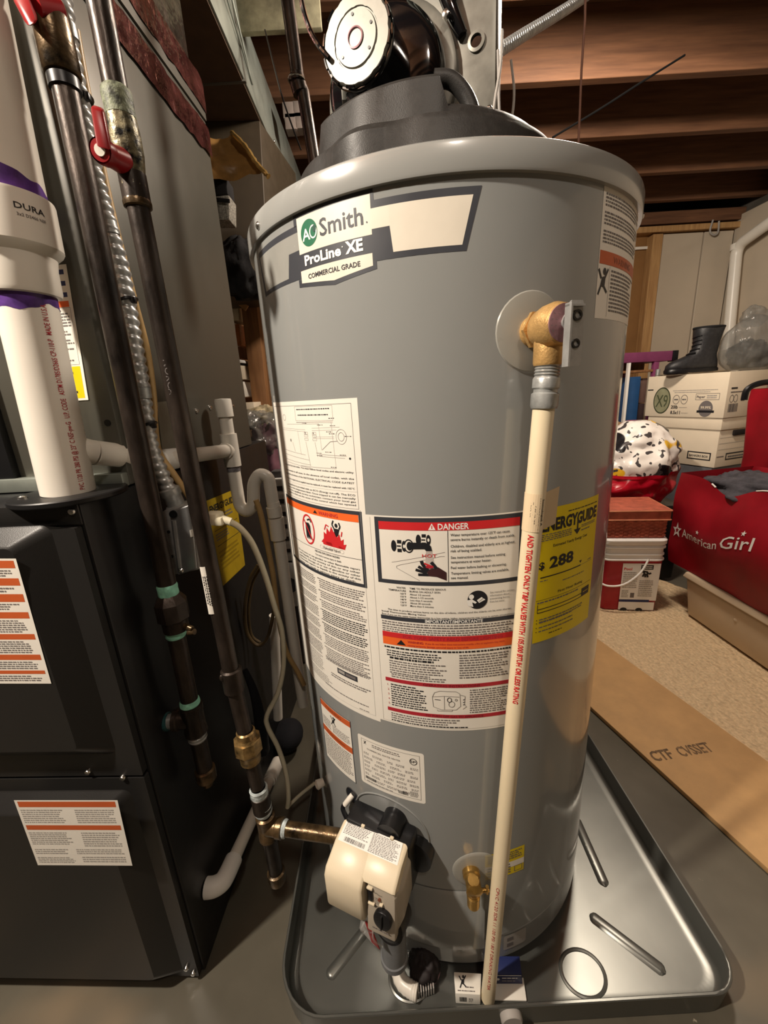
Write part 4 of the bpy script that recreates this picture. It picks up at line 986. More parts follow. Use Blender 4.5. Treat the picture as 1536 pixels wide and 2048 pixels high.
# ================================================================== FURNACE
FO = V(-.371, .4905, 0); FU = V(-.9985, .0545, 0); FV = V(.0545, .9985, 0)
def F(a, d, z): return FO + FU * a + FV * d + V(0, 0, z)
FW, FD, FH = .52, .72, .874
furnace = thing('furnace', 'charcoal gas furnace cabinet with two panelled doors and warning labels', 'furnace', F(.26, .36, 0))
b = MB(); b.hexa([F(FW, 0, .002), F(0, 0, .002), F(0, FD, .002), F(FW, FD, .002), F(FW, 0, FH), F(0, 0, FH), F(0, FD, FH), F(FW, FD, FH)], r=.003)
obj('furnace_cabinet', b, FURND, furnace)
b = MB(); b.hexa([F(FW, -.003, .848), F(.001, -.003, .848), F(.001, .0, .848), F(FW, .0, .848), F(FW, -.003, .8745), F(.001, -.003, .8745), F(.001, .0, .8745), F(FW, .0, .8745)], r=.001); obj('top_rail', b, FURN, furnace)
def door(z0_, z1_, fa0, fz0, fz1):
    mb = MB()
    o_ = [(.004, z0_), (FW - .004, z0_), (FW - .004, z1_), (.004, z1_)]
    fl_ = [(fa0 - .032, fz0 - .03), (FW - fa0 + .03, fz0 - .03), (FW - fa0 + .03, fz1 + .020), (fa0 - .032, fz1 + .020)]
    i_ = [(fa0, fz0), (FW - fa0, fz0), (FW - fa0, fz1), (fa0, fz1)]
    def ringd(l, d, r):
        P = []; (a0, c0), (a1, c1) = l[0], l[2]
        for ca, cz, s0 in ((a1 - r, c0 + r, -90), (a1 - r, c1 - r, 0), (a0 + r, c1 - r, 90), (a0 + r, c0 + r, 180)):
            for k in range(6): t = rad(s0 + 18 * k); P.append(F(ca + r * math.cos(t), d, cz + r * math.sin(t)))
        return P
    mb.loft([ringd(o_, -.001, .003), ringd(o_, -.010, .003), ringd(o_, -.012, .002), ringd(fl_, -.012, .012), ringd([(fl_[0][0] + .002, fl_[0][1] + .002), 0, (fl_[2][0] - .002, fl_[2][1] - .002)], -.0135, .012), ringd([(i_[0][0] - .003, i_[0][1] - .003), 0, (i_[2][0] + .003, i_[2][1] + .003)], -.034, .010), ringd(i_, -.036, .010)])
    return mb
b = door(.4650, .8465, .066, .535, .832); d1 = obj('upper_door', b, FURN, furnace, sharp=24)
b = door(.012, .4600, .062, .05, .418); d2 = obj('lower_door', b, FURN, furnace, sharp=24)
b = MB()
for a_, d_, z_ in ((.0085, -.0035, .8655), (.085, -.013, .474), (.035, -.013, .462), (.022, -.013, .035), (.012, -.013, .022)):
    b = MB(); b.lathe([(.0045, -.001), (.0045, .0012), (.0034, .0030), (0, .0034)], F(a_, d_, z_), -FV, 12); obj('door_screw', b, CHROME, furnace)
# upper door label (runs out of frame) and lower door label
q1 = ((-0.5855, 0.4657, 0.6494), (-0.4439, 0.4579, 0.6456), (-0.4368, 0.4575, 0.8198), (-0.5655, 0.4646, 0.8252))
WL, HL = (V(q1[1]) - V(q1[0])).length, (V(q1[3]) - V(q1[0])).length
fq1 = quad_map(*q1, WL, HL); s_ = Sheet(lambda u, v, w: fq1(u, v, w))
s_.rect(0, 0, WL, HL, PAPER, 0); random.seed(17)
for f0, f1 in ((.93, .985), (.80, .855), (.675, .735), (.545, .595), (.375, .420), (.205, .250), (.085, .115)): s_.rect(.004, HL * f0, WL - .004, HL * f1, RUST, 1)
for f0, f1 in ((.865, .92), (.745, .79), (.61, .665), (.43, .535), (.26, .365), (.125, .195), (.02, .075)):
    s_.micro(.008, HL * f0, WL - .010, HL * f1, max(2, int((f1 - f0) * 60)), GRINK, word=.004)
s_.build('door_warning_label', PAPER, d1, 'label_print')
q2 = ((-0.5604, 0.4643, 0.3205), (-0.4111, 0.4561, 0.3196), (-0.4032, 0.4557, 0.4483), (-0.5576, 0.4641, 0.4499))
WL, HL = (V(q2[1]) - V(q2[0])).length, (V(q2[3]) - V(q2[0])).length
fq2 = quad_map(*q2, WL, HL); s_ = Sheet(lambda u, v, w: fq2(u, v, w))
s_.rect(0, 0, WL, HL, PAPER, 0)
for f0, f1 in ((.90, .98), (.56, .63)): s_.rect(.004, HL * f0, WL - .004, HL * f1, RUST, 1)
for a0, a1, f0, f1, n in ((.03, .45, .66, .87, 7), (.56, .95, .66, .87, 7), (.03, .45, .33, .53, 7), (.56, .95, .30, .53, 7), (.03, .4, .18, .27, 3), (.46, .95, .18, .27, 3), (.03, .42, .04, .14, 4), (.5, .95, .05, .15, 3)):
    s_.micro(WL * a0, HL * f0, WL * a1, HL * f1, n, LTINK, word=.004)
s_.build('door_warning_label', PAPER, d2, 'label_print')
# vent collar plate on top, screws
b = MB(); vc = V(-.4115, .534, FH)
b.lathe([(0, 0), (.064, 0), (.0655, .0015), (.0655, .006), (.064, .0075), (0, .0075)], vc, (0, 0, 1), 48); col_ = obj('vent_collar', b, FURND, furnace)
b = MB(); b.lathe([(.0055, 0), (.0055, .0025), (.003, .004), (0, .004)], vc + V(-.040, -.028, .0075), (0, 0, 1), 12); obj('collar_screw', b, CHROME, furnace)
# energy sticker on the cabinet side
q3 = ((-0.3532, 0.8059, 0.6079), (-0.3463, 0.9325, 0.6016), (-0.3456, 0.9452, 0.7888), (-0.3535, 0.7994, 0.7975))
WL, HL = .13, .185; fq3 = quad_map(*q3, WL, HL); s_ = Sheet(lambda u, v, w: fq3(u, v, w))
s_.rect(0, 0, WL, HL, OLDYEL, 0); s_.text('ENERGYGUIDE', .006, .158, .014, INK, u1=.122, bold=.04)
for v_ in (.118, .085): s_.line([(.01, v_), (.12, v_)], .0012, INK)
s_.micro(.01, .095, .07, .112, 3, GRINK); s_.micro(.01, .135, .11, .150, 2, GRINK); s_.micro(.01, .03, .11, .075, 5, mat('faded_ochre_print', (150, 124, 20), .5), word=.006)
s_.build('energy_sticker', OLDYEL, furnace, 'label_print')

# ---------------------------------------------------------------- coil cabinet above
CZ0, CZ1 = .8755, 1.5745
coil = thing('coil_cabinet', 'tall grey sheet metal coil cabinet stacked on the charcoal furnace', 'cabinet', F(.26, .36, CZ0))
b = MB(); b.hexa([F(FW, .1, CZ0), F(0, .1, CZ0), F(0, .61, CZ0), F(FW, .61, CZ0), F(FW, .1, CZ1), F(0, .1, CZ1), F(0, .61, CZ1), F(FW, .61, CZ1)], r=.003); obj('cabinet_shell', b, COILP, coil)
b = MB(); b.hexa([F(FW, .088, CZ0 + .002), F(.16, .088, CZ0 + .002), F(.16, .1, CZ0 + .002), F(FW, .1, CZ0 + .002), F(FW, .088, 1.35), F(.16, .088, 1.35), F(.16, .1, 1.35), F(FW, .1, 1.35)], r=.002); obj('access_panel', b, FURND, coil)
b = MB(); b.hexa([F(FW, .085, CZ0), F(.0, .085, CZ0), F(.0, .1, CZ0), F(FW, .1, CZ0), F(FW, .085, CZ0 + .020), F(.0, .085, CZ0 + .020), F(.0, .1, CZ0 + .020), F(FW, .1, CZ0 + .020)], r=.002); obj('base_flange', b, GALVL, coil)
for a_, d_, z_ in ((0, .2015, .984), (0, .337, .9714), (0, .398, .976), (0, .5175, .976)):
    b = MB(); b.lathe([(.0048, -.001), (.0048, .001), (.0034, .003), (0, .0035)], F(a_, d_, z_), -FU, 12); obj('side_screw', b, CHROME, coil)
b = MB(); b.hexa([F(-.0002, .195, .914), F(-.0012, .195, .914), F(-.0012, .245, .910), F(-.0002, .245, .910), F(-.0002, .206, .990), F(-.0012, .206, .990), F(-.0012, .250, .992), F(-.0002, .250, .992)]); obj('reflection_patch', b, GALVL, coil)  # thin bright plate stands in for a reflection on the cabinet side
b = MB(); b.lathe([(.0045, -.001), (.0045, .001), (0, .0015)], F(.012, .0995, .965), -FV, 12); obj('plug_hole', b, FURND, coil)
q4 = (F(.108, .0992, .997), F(.031, .0992, .997), F(.0165, .0992, 1.162), F(.094, .0992, 1.162)); WL, HL = .077, .165
fq4 = quad_map(*q4, WL, HL); s_ = Sheet(lambda u, v, w: fq4(u, v, w)); s_.rect(0, 0, WL, HL, PAPER, 0)
for v_ in (.154, .141, .128): s_.rect(.006, v_, WL - .005, v_ + .0055, BLUEINK, 1)
s_.rect(.006, .1165, WL - .005, .1235, ORANGE, 1); s_.micro(.006, .050, WL - .006, .114, 18, GRINK, word=.005, ragged=.4); s_.frame(.004, .046, WL - .004, .116, .0004, GRINK)
s_.rect(.004, .003, WL - .004, .044, YELLOW, 1); s_.micro(.008, .007, WL - .010, .040, 4, INK, word=.006, fill=.35, ragged=.3)
s_.build('spec_label', PAPER, coil, 'label_print')

# plenum and red tape above the coil cabinet
plen = thing('supply_plenum', 'galvanized supply plenum with red tape along its lower seam', 'duct', F(.26, .36, CZ1))
b = MB(); b.hexa([F(FW, .11, CZ1), F(.012, .11, CZ1), F(.012, .60, CZ1), F(FW, .60, CZ1), F(FW, .11, 2.12), F(.012, .11, 2.12), F(.012, .60, 2.12), F(FW, .60, 2.12)], r=.003); obj('plenum_shell', b, FOIL, plen)
def tape_strip(z0_, z1_, off):
    mb = MB(); n = 40; vs = []
    for k in range(n + 1):
        d_ = .105 + (.612 - .105) * k / n
        for j in range(5):
            t = j / 4
            wob = (.006 * mnoise.noise((k * .45, j * .9, z0_ * 9))) if j in (0, 4) else 0
            cr = .0022 * mnoise.noise((k * .8, j * 1.3, z0_ * 4))
            vs.append(F(-off - .0016 - cr, d_, z0_ + (z1_ - z0_) * t + wob))
    mb.add(vs, [(k * 5 + j, (k + 1) * 5 + j, (k + 1) * 5 + j + 1, k * 5 + j + 1) for k in range(n) for j in range(4)])
    return mb
obj('red_tape', tape_strip(1.508, 1.562, .002), TAPE, plen, sharp=180); obj('red_tape', tape_strip(1.592, 1.650, .003), TAPE, plen, sharp=180)
b = MB(); b.hexa([F(.01, .104, 1.575), F(-.003, .104, 1.575), F(-.003, .608, 1.575), F(.01, .608, 1.575), F(.01, .104, 1.604), F(-.003, .104, 1.604), F(-.003, .608, 1.604), F(.01, .608, 1.604)]); obj('seam_flange', b, COILP, plen)

# trunk duct running away under the joists
trunk = thing('trunk_duct', 'long galvanized trunk duct hung under the joists beside the furnace plenum', 'duct', (-.6, 2.0, 1.9))
b = MB(); b.hexa([(-1.0, 1.16, 1.90), (-.338, 1.16, 1.90), (-.322, 3.3, 1.90), (-1.0, 3.3, 1.90), (-1.0, 1.16, 2.145), (-.352, 1.16, 2.145), (-.335, 3.3, 2.145), (-1.0, 3.3, 2.145)], r=.003)
obj('duct_shell', b, GALVL, trunk)
b = MB(); b.hexa([(-.99, 1.165, 1.896), (-.345, 1.165, 1.896), (-.329, 3.29, 1.896), (-.99, 3.29, 1.896), (-.99, 1.165, 1.9002), (-.345, 1.165, 1.9002), (-.329, 3.29, 1.9002), (-.99, 3.29, 1.9002)]); obj('duct_underside', b, BROWN, trunk)
for y_ in (1.52, 2.3):
    b = MB(); b.hexa([(-1.003, y_, 1.8945), (-.332, y_, 1.8945), (-.332, y_ + .012, 1.8945), (-1.003, y_ + .012, 1.8945), (-1.003, y_, 2.148), (-.347, y_, 2.148), (-.347, y_ + .012, 2.148), (-1.003, y_ + .012, 2.148)], r=.002); obj('duct_joint', b, GALV, trunk)
b = MB(); b.tube([(-.334, 1.40, 2.02), (-.3335, 1.62, 1.945)], .0025, 6); b.tube([(-.336, 1.45, 2.09), (-.334, 1.62, 1.945)], .0025, 6); obj('duct_crease', b, GALVL, trunk)
b = MB(); b.ball((-.327, 1.85, 1.91), .005); obj('duct_screw', b, CHROME, trunk)
# torn liner flap and return drop
drop = thing('return_duct', 'olive grey return duct drop behind the coil cabinet', 'duct', (-.62, 1.85, 1.1))
b = MB(); b.hexa([(-.95, 1.66, 1.395), (-.375, 1.70, 1.395), (-.30, 2.05, 1.395), (-.95, 2.05, 1.395), (-.95, 1.66, 1.895), (-.34, 1.70, 1.895), (-.285, 2.05, 1.895), (-.95, 2.05, 1.895)], r=.003); obj('drop_shell', b, mat('olive_duct_paint', (66, 56, 42), .55, metal=.2, var=.06), drop)
b = MB(); n = 10; vs = []
fl0, fl1, fl2, fl3 = V((-0.4159, 1.3, 1.6585)), V((-0.3377, 1.3, 1.6589)), V((-0.2551, 1.3, 1.5583)), V((-0.4058, 1.3, 1.5433))
for i in range(n + 1):
    for j in range(n + 1):
        s1_, t1_ = i / n, j / n
        p = fl0 * (1 - s1_) * (1 - t1_) + fl1 * s1_ * (1 - t1_) + fl2 * s1_ * t1_ + fl3 * (1 - s1_) * t1_
        p = p + V(0, .03 * math.sin(s1_ * 3) - .04 * t1_ + .012 * mnoise.noise((s1_ * 4, t1_ * 4, 1)), .006 * mnoise.noise((s1_ * 5, t1_ * 5, 7)))
        vs.append(p)
b.add(vs, [(i * (n + 1) + j, (i + 1) * (n + 1) + j, (i + 1) * (n + 1) + j + 1, i * (n + 1) + j + 1) for i in range(n) for j in range(n)])
obj('liner_flap', b, FLAPM, drop, sharp=180)
b = MB(); b.tube(smooth([(-0.3364, 1.295, 1.6563), (-0.299, 1.27, 1.6122), (-0.2739, 1.26, 1.571), (-0.2441, 1.25, 1.5349)], 6), .006, 8, rf=lambda i, m: .004 + .003 * abs(math.sin(i * 1.3))); obj('torn_foil_edge', b, mat('gold_foil_edge', (214, 176, 104), .3, metal=.6, var=.2, bump=.6, bscale=80), drop)

# ================================================================== VENT PIPE (white PVC with purple primer)
vent = thing('vent_pipe', 'thick white plastic vent pipe with purple primer rising from the furnace top', 'pipe', (-.402, .532, FH + .0076))
vb, vt_ = V(-.4115, .532, FH + .0076), V(-.3885, .532, 1.36)
va = (vt_ - vb).normalized()
def vz(z): return vb + va * ((z - vb.z) / va.z)
b = MB(); b.cyl(vb, vz(1.13), .0302, n=40); obj('lower_pipe', b, PVC, vent)
b = MB(); b.lathe([(.0302, 0), (.0352, .001), (.0366, .005), (.0366, .030), (.0380, .040), (.0445, .046), (.0462, .049), (.0462, .094), (.0455, .097), (.0400, .0985)], vz(1.1135), va, 48); obj('reducing_coupling', b, PVC, vent, sharp=25)
b = MB(); b.cyl(vz(1.19), vz(1.46), .0400, n=40); obj('upper_pipe', b, PVC, vent)
def primer(z0_, z1_, r, wob, top):
    mb = MB(); n = 64; vs = []
    for k in range(n):
        a = 2 * math.pi * k / n; w_ = wob * (.55 + .6 * mnoise.noise((math.cos(a) * 2.2, math.sin(a) * 2.2, z0_ * 7)) + .3 * math.sin(a * 2 + 1))
        for j in range(2):
            z_ = z0_ if j == 0 else z1_ + (w_ if top else 0)
            if not top and j == 0: z_ = z0_ - w_
            u_, w2_, _ = ortho(va); vs.append(vz(z_) + (u_ * math.cos(a) + w2_ * math.sin(a)) * r)
    mb.add(vs, [(2 * k, 2 * ((k + 1) % n), 2 * ((k + 1) % n) + 1, 2 * k + 1) for k in range(n)]); return mb
obj('purple_primer_band', primer(1.211, 1.219, .04015, .016, True), PURPLE, vent)
obj('purple_primer_band', primer(1.105, 1.1140, .03035, .010, False), PURPLE, vent)
side_v = V(.62, -1, 0)
fv_ = pipe_map(vb, vt_, .0302, side_v)
sh = Sheet(lambda u, v, w: fv_(u, v, w))
def upw(sh_, t, u0, u1, v0, h, m, bold=.008):
    vs, fs = text_mesh(t, bold); x0, x1 = min(v[0] for v in vs), max(v[0] for v in vs); kx = (u1 - u0) / (x1 - x0); k = h / CAPH
    sh_._mb(m).add([sh_.f(u0 + (v[0] - x0) * kx, v0 - v[1] * k, .0004) for v in vs], fs)
upw(sh, 'PVC 1120 PR 280 PSI @ 23\u00b0 C NSF-pw-G   U.P. CODE   ASTM D1785/D2665 CP-110-P   MADE IN U.S.A.', .006, .222, .0205, .0062, DRED)
m_ = list(sh.parts.values())[0]; obj('pipe_lettering', m_[0], m_[1], vent)
fw_ = pipe_map(vb, vt_, .0462, side_v); sh = Sheet(lambda u, v, w: fw_(u, v, w)); uz = lambda z: (z - vb.z) / va.z
def around(sh_, t, uc, v0, v1, h, m):
    vs, fs = text_mesh(t, .01); x0, x1 = min(v[0] for v in vs), max(v[0] for v in vs); kx = (v1 - v0) / (x1 - x0); k = h / CAPH
    sh_._mb(m).add([sh_.f(uc + v[1] * k, v0 + (v[0] - x0) * kx, .0004) for v in vs], fs)
around(sh, 'DURA', uz(1.1905), .012, .040, .0058, INK); around(sh, '3x2 D2466 NSF', uz(1.1838), .013, .040, .0030, GRINK)
m_ = MB(); ms = []
for i, (b2, m2) in enumerate(sh.parts.values()): ms.append(m2); m_.add(b2.v, b2.f, i)
obj('coupling_stamp', m_, ms, vent)

# ================================================================== GAS LINES
g1 = thing('furnace_gas_line', 'black iron gas line nearest the vent pipe, with teal dope at its union', 'gas pipe', (-.325, .55, .37))
def gp1(z): return V(-.3125 - .014 * max(0, min(1, (.95 - z) / .35)), .55, z)
b = MB(); b.cyl(gp1(1.322), gp1(.72), .0128, n=24); obj('upper_pipe', b, IRON, g1)
b = MB(); b.lathe([(.0128, .060), (.0165, .058), (.0178, .050), (.0178, .0), (.0165, -.002), (.0128, -.003)], gp1(1.326), (0, 0, 1), 24); obj('valve_body', b, RUSTIRON, g1)
b = MB(); b.hexa([(-0.3288, 0.52, 1.3695), (-0.3134, 0.52, 1.3761), (-0.3285, 0.55, 1.3988), (-0.3448, 0.55, 1.3918), (-0.3137, 0.51, 1.3373), (-0.3025, 0.51, 1.3413), (-0.3174, 0.54, 1.364), (-0.3287, 0.54, 1.3598)], r=.004); b.cyl((-0.3131, 0.53, 1.3684), (-0.3007, 0.55, 1.378), .009, n=14); obj('red_valve_handle', b, REDP, g1)
b = MB(); b.cyl(gp1(1.322), gp1(1.312), .0152, n=24); obj('dark_thread_collar', b, BLACKP, g1)
b = MB(); b.lathe([(.0130, 0), (.0142, .003), (.0138, .010), (.0143, .016), (.0130, .019)], gp1(.716), (0, 0, 1), 24); obj('teal_dope_band', b, DOPE, g1)
b = MB(); b.lathe([(.0130, .004), (.0165, 0), (.0205, -.006), (.0228, -.010)], gp1(.716), (0, 0, 1), 8); b.lathe([(.0, -.009), (.0228, -.010), (.0228, -.036), (.020, -.039), (0, -.040)], gp1(.716), (0, 0, 1), 8); b.lathe([(.018, -.038), (.018, -.056), (.014, -.058)], gp1(.716), (0, 0, 1), 24); obj('union_nut', b, IRON, g1, sharp=25)
b = MB(); b.lathe([(.0132, 0), (.0146, .003), (.0140, .009), (.0132, .012)], gp1(.648), (0, 0, 1), 24); obj('teal_dope_band', b, DOPE, g1)
b = MB(); b.cyl(gp1(.655), gp1(.50), .0128, n=24); obj('middle_pipe', b, IRON, g1)
b = MB(); b.cyl(gp1(.700) + V(.012, -.004, -.03), gp1(.69) + V(.030, -.010, -.025), .004, n=10); b.cyl(gp1(.65) + V(.024, -.008, .008), gp1(.65) + V(.034, -.010, .010), .0045, n=10); obj('test_port', b, RUSTIRON, g1)
b = MB(); b.lathe([(.0130, 0), (.0152, .003), (.0148, .009), (.0130, .012)], gp1(.523), (0, 0, 1), 24); obj('teal_dope_band', b, DOPE, g1)
tz1 = .497
b = MB(); b.lathe([(.0130, .028), (.0175, .026), (.0175, .016), (.0165, .012), (.0165, -.014), (.0175, -.018), (.0175, -.026), (.0130, -.028)], gp1(tz1), (0, 0, 1), 24); b.lathe([(.0155, .0), (.0155, .022), (.0172, .024), (.0172, .030), (.0128, .031)], gp1(tz1), (-1, -.05, 0), 20); obj('pipe_tee', b, IRON, g1)
b = MB(); b.cyl(gp1(tz1) + V(-.029, -.002, 0), gp1(tz1) + V(-.044, -.003, -.001), .0118, n=20); obj('bright_nipple', b, ZINC, g1)
b = MB(); b.lathe([(.0120, 0), (.0150, .002), (.0150, .016), (.0130, .020), (.0125, .030)], gp1(tz1) + V(-.038, -.002, 0), (-1, -.06, -.1), 20); obj('teal_fitting', b, DKTEAL, g1)
b = MB(); b.lathe([(.0132, .006), (.0150, .004), (.0150, .001), (.0135, -.001), (.0148, -.003), (.0132, -.006)], gp1(.462), (0, 0, 1), 24); obj('bright_thread_ring', b, ZINC, g1)
b = MB(); b.cyl(gp1(.472), gp1(.385), .0126, n=24); obj('drip_leg', b, IRON, g1)
b = MB(); b.lathe([(.0128, .016), (.0162, .014), (.0165, .004), (.0158, -.006), (.0120, -.010), (.0075, -.011), (.0075, -.020), (0, -.020)], gp1(.380), (0, 0, 1), 20); obj('pipe_cap', b, RUSTIRON, g1)

g2 = thing('heater_gas_line', 'black iron gas line with red ball valve feeding the gas control of the tank', 'gas pipe', (-.2355, .531, .15))
def gp2(z): return V(-.2505 + .0200 * max(0, min(1, (.75 - z) / .5)), .531, z)
b = MB(); b.cyl(gp2(1.45), gp2(1.290), .0118, n=24); obj('upper_pipe', b, IRON, g2)
b = MB(); b.lathe([(.0118, .046), (.0138, .044), (.0142, .036), (.0138, .026), (.0148, .020), (.0158, .008), (.0158, -.010), (.0142, -.022), (.0134, -.026), (.0140, -.040), (.0120, -.042)], gp2(1.252), (0, 0, 1), 14); vb2 = obj('valve_body', b, mat('mottled_valve_metal', (120, 112, 86), .4, metal=.5, var=.5, scale=90, bump=.5, bscale=160), g2)
b = MB(); b.lathe([(.0122, .0), (.0146, .003), (.0143, .012), (.0150, .02), (.0142, .026), (.0122, .028)], gp2(1.272), (0.0, 0, 1), 20); obj('dope_smear', b, mat('grey_green_dope', (122, 128, 104), .6, var=.4, scale=120, bump=.6, bscale=220), g2)
hp = V((-0.2545, 0.487, 1.2253)); hq = V((-0.2535, 0.52, 1.2323))
b = MB(); b.cyl(hp + (hp - hq).normalized() * .003, hq, .0092, .0120, n=20); b.lathe([(.0105, -.003), (.0115, 0), (.0115, .008), (.0095, .010)], hp, hq - hp, 20)
b.hexa([(-0.2542, 0.478, 1.2242), (-0.2432, 0.482, 1.2224), (-0.2449, 0.49, 1.2279), (-0.257, 0.488, 1.2316), (-0.2546, 0.482, 1.2579), (-0.2455, 0.486, 1.257), (-0.2473, 0.494, 1.263), (-0.2574, 0.492, 1.2655)], r=.002)
hd_ = obj('red_valve_handle', b, REDP, g2)
b = MB(); b.lathe([(0, -.0042), (.0050, -.0042), (.0050, 0)], hp, hq - hp, 16); obj('handle_nut', b, PVC, g2)
b = MB(); b.cyl(gp2(1.225), gp2(1.196), .0140, n=20); obj('reducer', b, IRON, g2)
b = MB(); b.lathe([(.0120, 0), (.0142, .001), (.0146, .005), (.0138, .008), (.0120, .009)], gp2(1.193), (0, 0, 1), 24); obj('bright_thread_ring', b, RUSTIRON, g2)
b = MB(); b.cyl(gp2(1.200), gp2(.585), .0116, n=24); obj('long_pipe', b, IRON, g2)
fg = pipe_map(gp2(1.2), gp2(.76), .0116, V(.2, -1, 0))
sh = Sheet(lambda u, v, w: fg(u, v, w)); [sh.rect(.430, -.0110 + .0022 * k, .502, -.0088 + .0022 * k, PAPER, 0) for k in range(8)]; sh.micro(.444, -.009, .490, .0055, 6, INK, word=.003, ragged=.1)
sh.build('paper_pipe_sticker', PAPER, g2, 'sticker_print')
sh = Sheet(lambda u, v, w: fg(u, -v, w)); vs, fs = text_mesh('NORCA', .0); x0, x1 = min(v[0] for v in vs), max(v[0] for v in vs)
sh._mb(GRINK).add([sh.f(.165 + (v[0] - x0) / (x1 - x0) * .040, .004 + v[1] * .0095 - .006, .0003) for v in vs], fs); obj('rolled_stamp', sh.parts[GRINK.name][0], GRINK, g2)
b = MB(); b.lathe([(.0118, .020), (.0150, .018), (.0150, -.018), (.0118, -.020)], gp2(.580), (0, 0, 1), 22); b.ball(gp2(.592) + V(-.010, -.010, 0), .004, sc=(1, 1, 1.4)); obj('pipe_coupling', b, IRON, g2)
b = MB(); b.cyl(gp2(.565), gp2(.470), .0116, n=24); obj('short_pipe', b, IRON, g2)
b = MB(); b.lathe([(.0120, .034), (.0145, .032), (.0148, .022), (.0170, .018)], gp2(.452), (0, 0, 1), 20); b.lathe([(0.01, .019), (.0212, .018), (.0220, .008), (.0220, -.004), (.0190, -.008)], gp2(.452), (0, 0, 1), 8); b.lathe([(.0190, -.006), (.0165, -.012), (.0160, -.026), (.0120, -.030)], gp2(.452), (0, 0, 1), 20); obj('ground_joint_union', b, mat('oily_brass_union', (158, 130, 84), .3, metal=.6, var=.35, scale=60), g2, sharp=25)
b = MB(); b.cyl(gp2(.425), gp2(.372), .0116, n=24); obj('nipple', b, IRON, g2)
for z_ in (.355, .318):
    b = MB(); b.lathe([(.0120, .015), (.0148, .012), (.0140, .007), (.0150, .001), (.0138, -.003), (.0120, -.006)], gp2(z_), (0, 0, 1), 22); obj('white_sealant_band', b, TEFLON, g2)
b = MB(); b.lathe([(.0118, .018), (.0152, .016), (.0152, -.016), (.0118, -.018)], gp2(.338), (0, 0, 1), 22); obj('dark_coupling', b, IRON, g2)
tee = gp2(.284); gin = G(-.070, .022, .284)
hd2 = (gin - tee).normalized()
b = MB(); b.lathe([(.0120, .026), (.0160, .024), (.0160, .016), (.0150, .012), (.0150, -.012), (.0160, -.016), (.0160, -.024), (.0120, -.026)], tee, (0, 0, 1), 22); b.lathe([(.0148, 0), (.0148, .018), (.0165, .020), (.0165, .029), (.0125, .030)], tee, hd2, 22); obj('pipe_tee', b, RUSTIRON, g2)
b = MB(); b.lathe([(.0135, 0), (.0145, .003), (.0130, .007)], tee + hd2 * .030, hd2, 20); obj('white_sealant_band', b, TEFLON, g2)
b = MB(); b.cyl(tee + hd2 * .02, gin + hd2 * .022, .0122, n=24); obj('control_inlet_pipe', b, RUSTIRON, g2)
b = MB(); b.cyl(gp2(.268), gp2(.165), .0118, n=24); obj('drip_leg', b, IRON, g2)
b = MB(); b.lathe([(.0120, .018), (.0155, .016), (.0158, .004), (.0145, -.006), (.0090, -.011), (0, -.012)], gp2(.160), (0, 0, 1), 20); obj('pipe_cap', b, RUSTIRON, g2)

# ================================================================== CONDUIT, CABLES, SWITCH BOX
def helix_tube(pts, r, pitch, amp, n=12):
    pts = [V(p) for p in pts]; L = [0]
    for a, c in zip(pts[:-1], pts[1:]): L.append(L[-1] + (c - a).length)
    N_ = int(L[-1] / (pitch / 6)); P = []; j = 0
    for i in range(N_ + 1):
        s_ = L[-1] * i / N_
        while j < len(L) - 2 and L[j + 1] < s_: j += 1
        t = (s_ - L[j]) / max(1e-9, L[j + 1] - L[j]); P.append(pts[j].lerp(pts[j + 1], t))
    mb = MB(); mb.tube(P, r, n)
    for i in range(N_ + 1):      # spiral corrugation: push each ring vertex in and out along the pitch
        s_ = L[-1] * i / N_
        for k in range(n):
            ph = 2 * math.pi * (s_ / pitch + k / n); q = Vector(mb.v[i * n + k]); d = q - P[i]
            mb.v[i * n + k] = tuple(P[i] + d * (1 + amp * (abs(math.sin(ph / 2)) * 2 - 1)))
    return mb
cn = thing('armored_conduit', 'spiral metal armored conduit between the two black gas lines beside the cabinet', 'conduit', (-0.3275, 0.62, 0.8513))
cpts = smooth([(-0.3234, 0.6, 1.4395), (-0.3248, 0.6, 1.414), (-0.3275, 0.6, 1.3789), (-0.3281, 0.6, 1.3327), (-0.3294, 0.6, 1.284), (-0.3297, 0.605, 1.2344), (-0.3259, 0.605, 1.1905), (-0.3256, 0.61, 1.1523), (-0.3279, 0.61, 1.0836), (-0.3326, 0.615, 1.019), (-0.3376, 0.615, 0.9495), (-0.3363, 0.615, 0.9142), (-0.3297, 0.62, 0.871), (-0.3225, 0.625, 0.8417)], 10)
obj('spiral_jacket', helix_tube(cpts, .0098, .0118, .17), ALUM, cn, sharp=60)

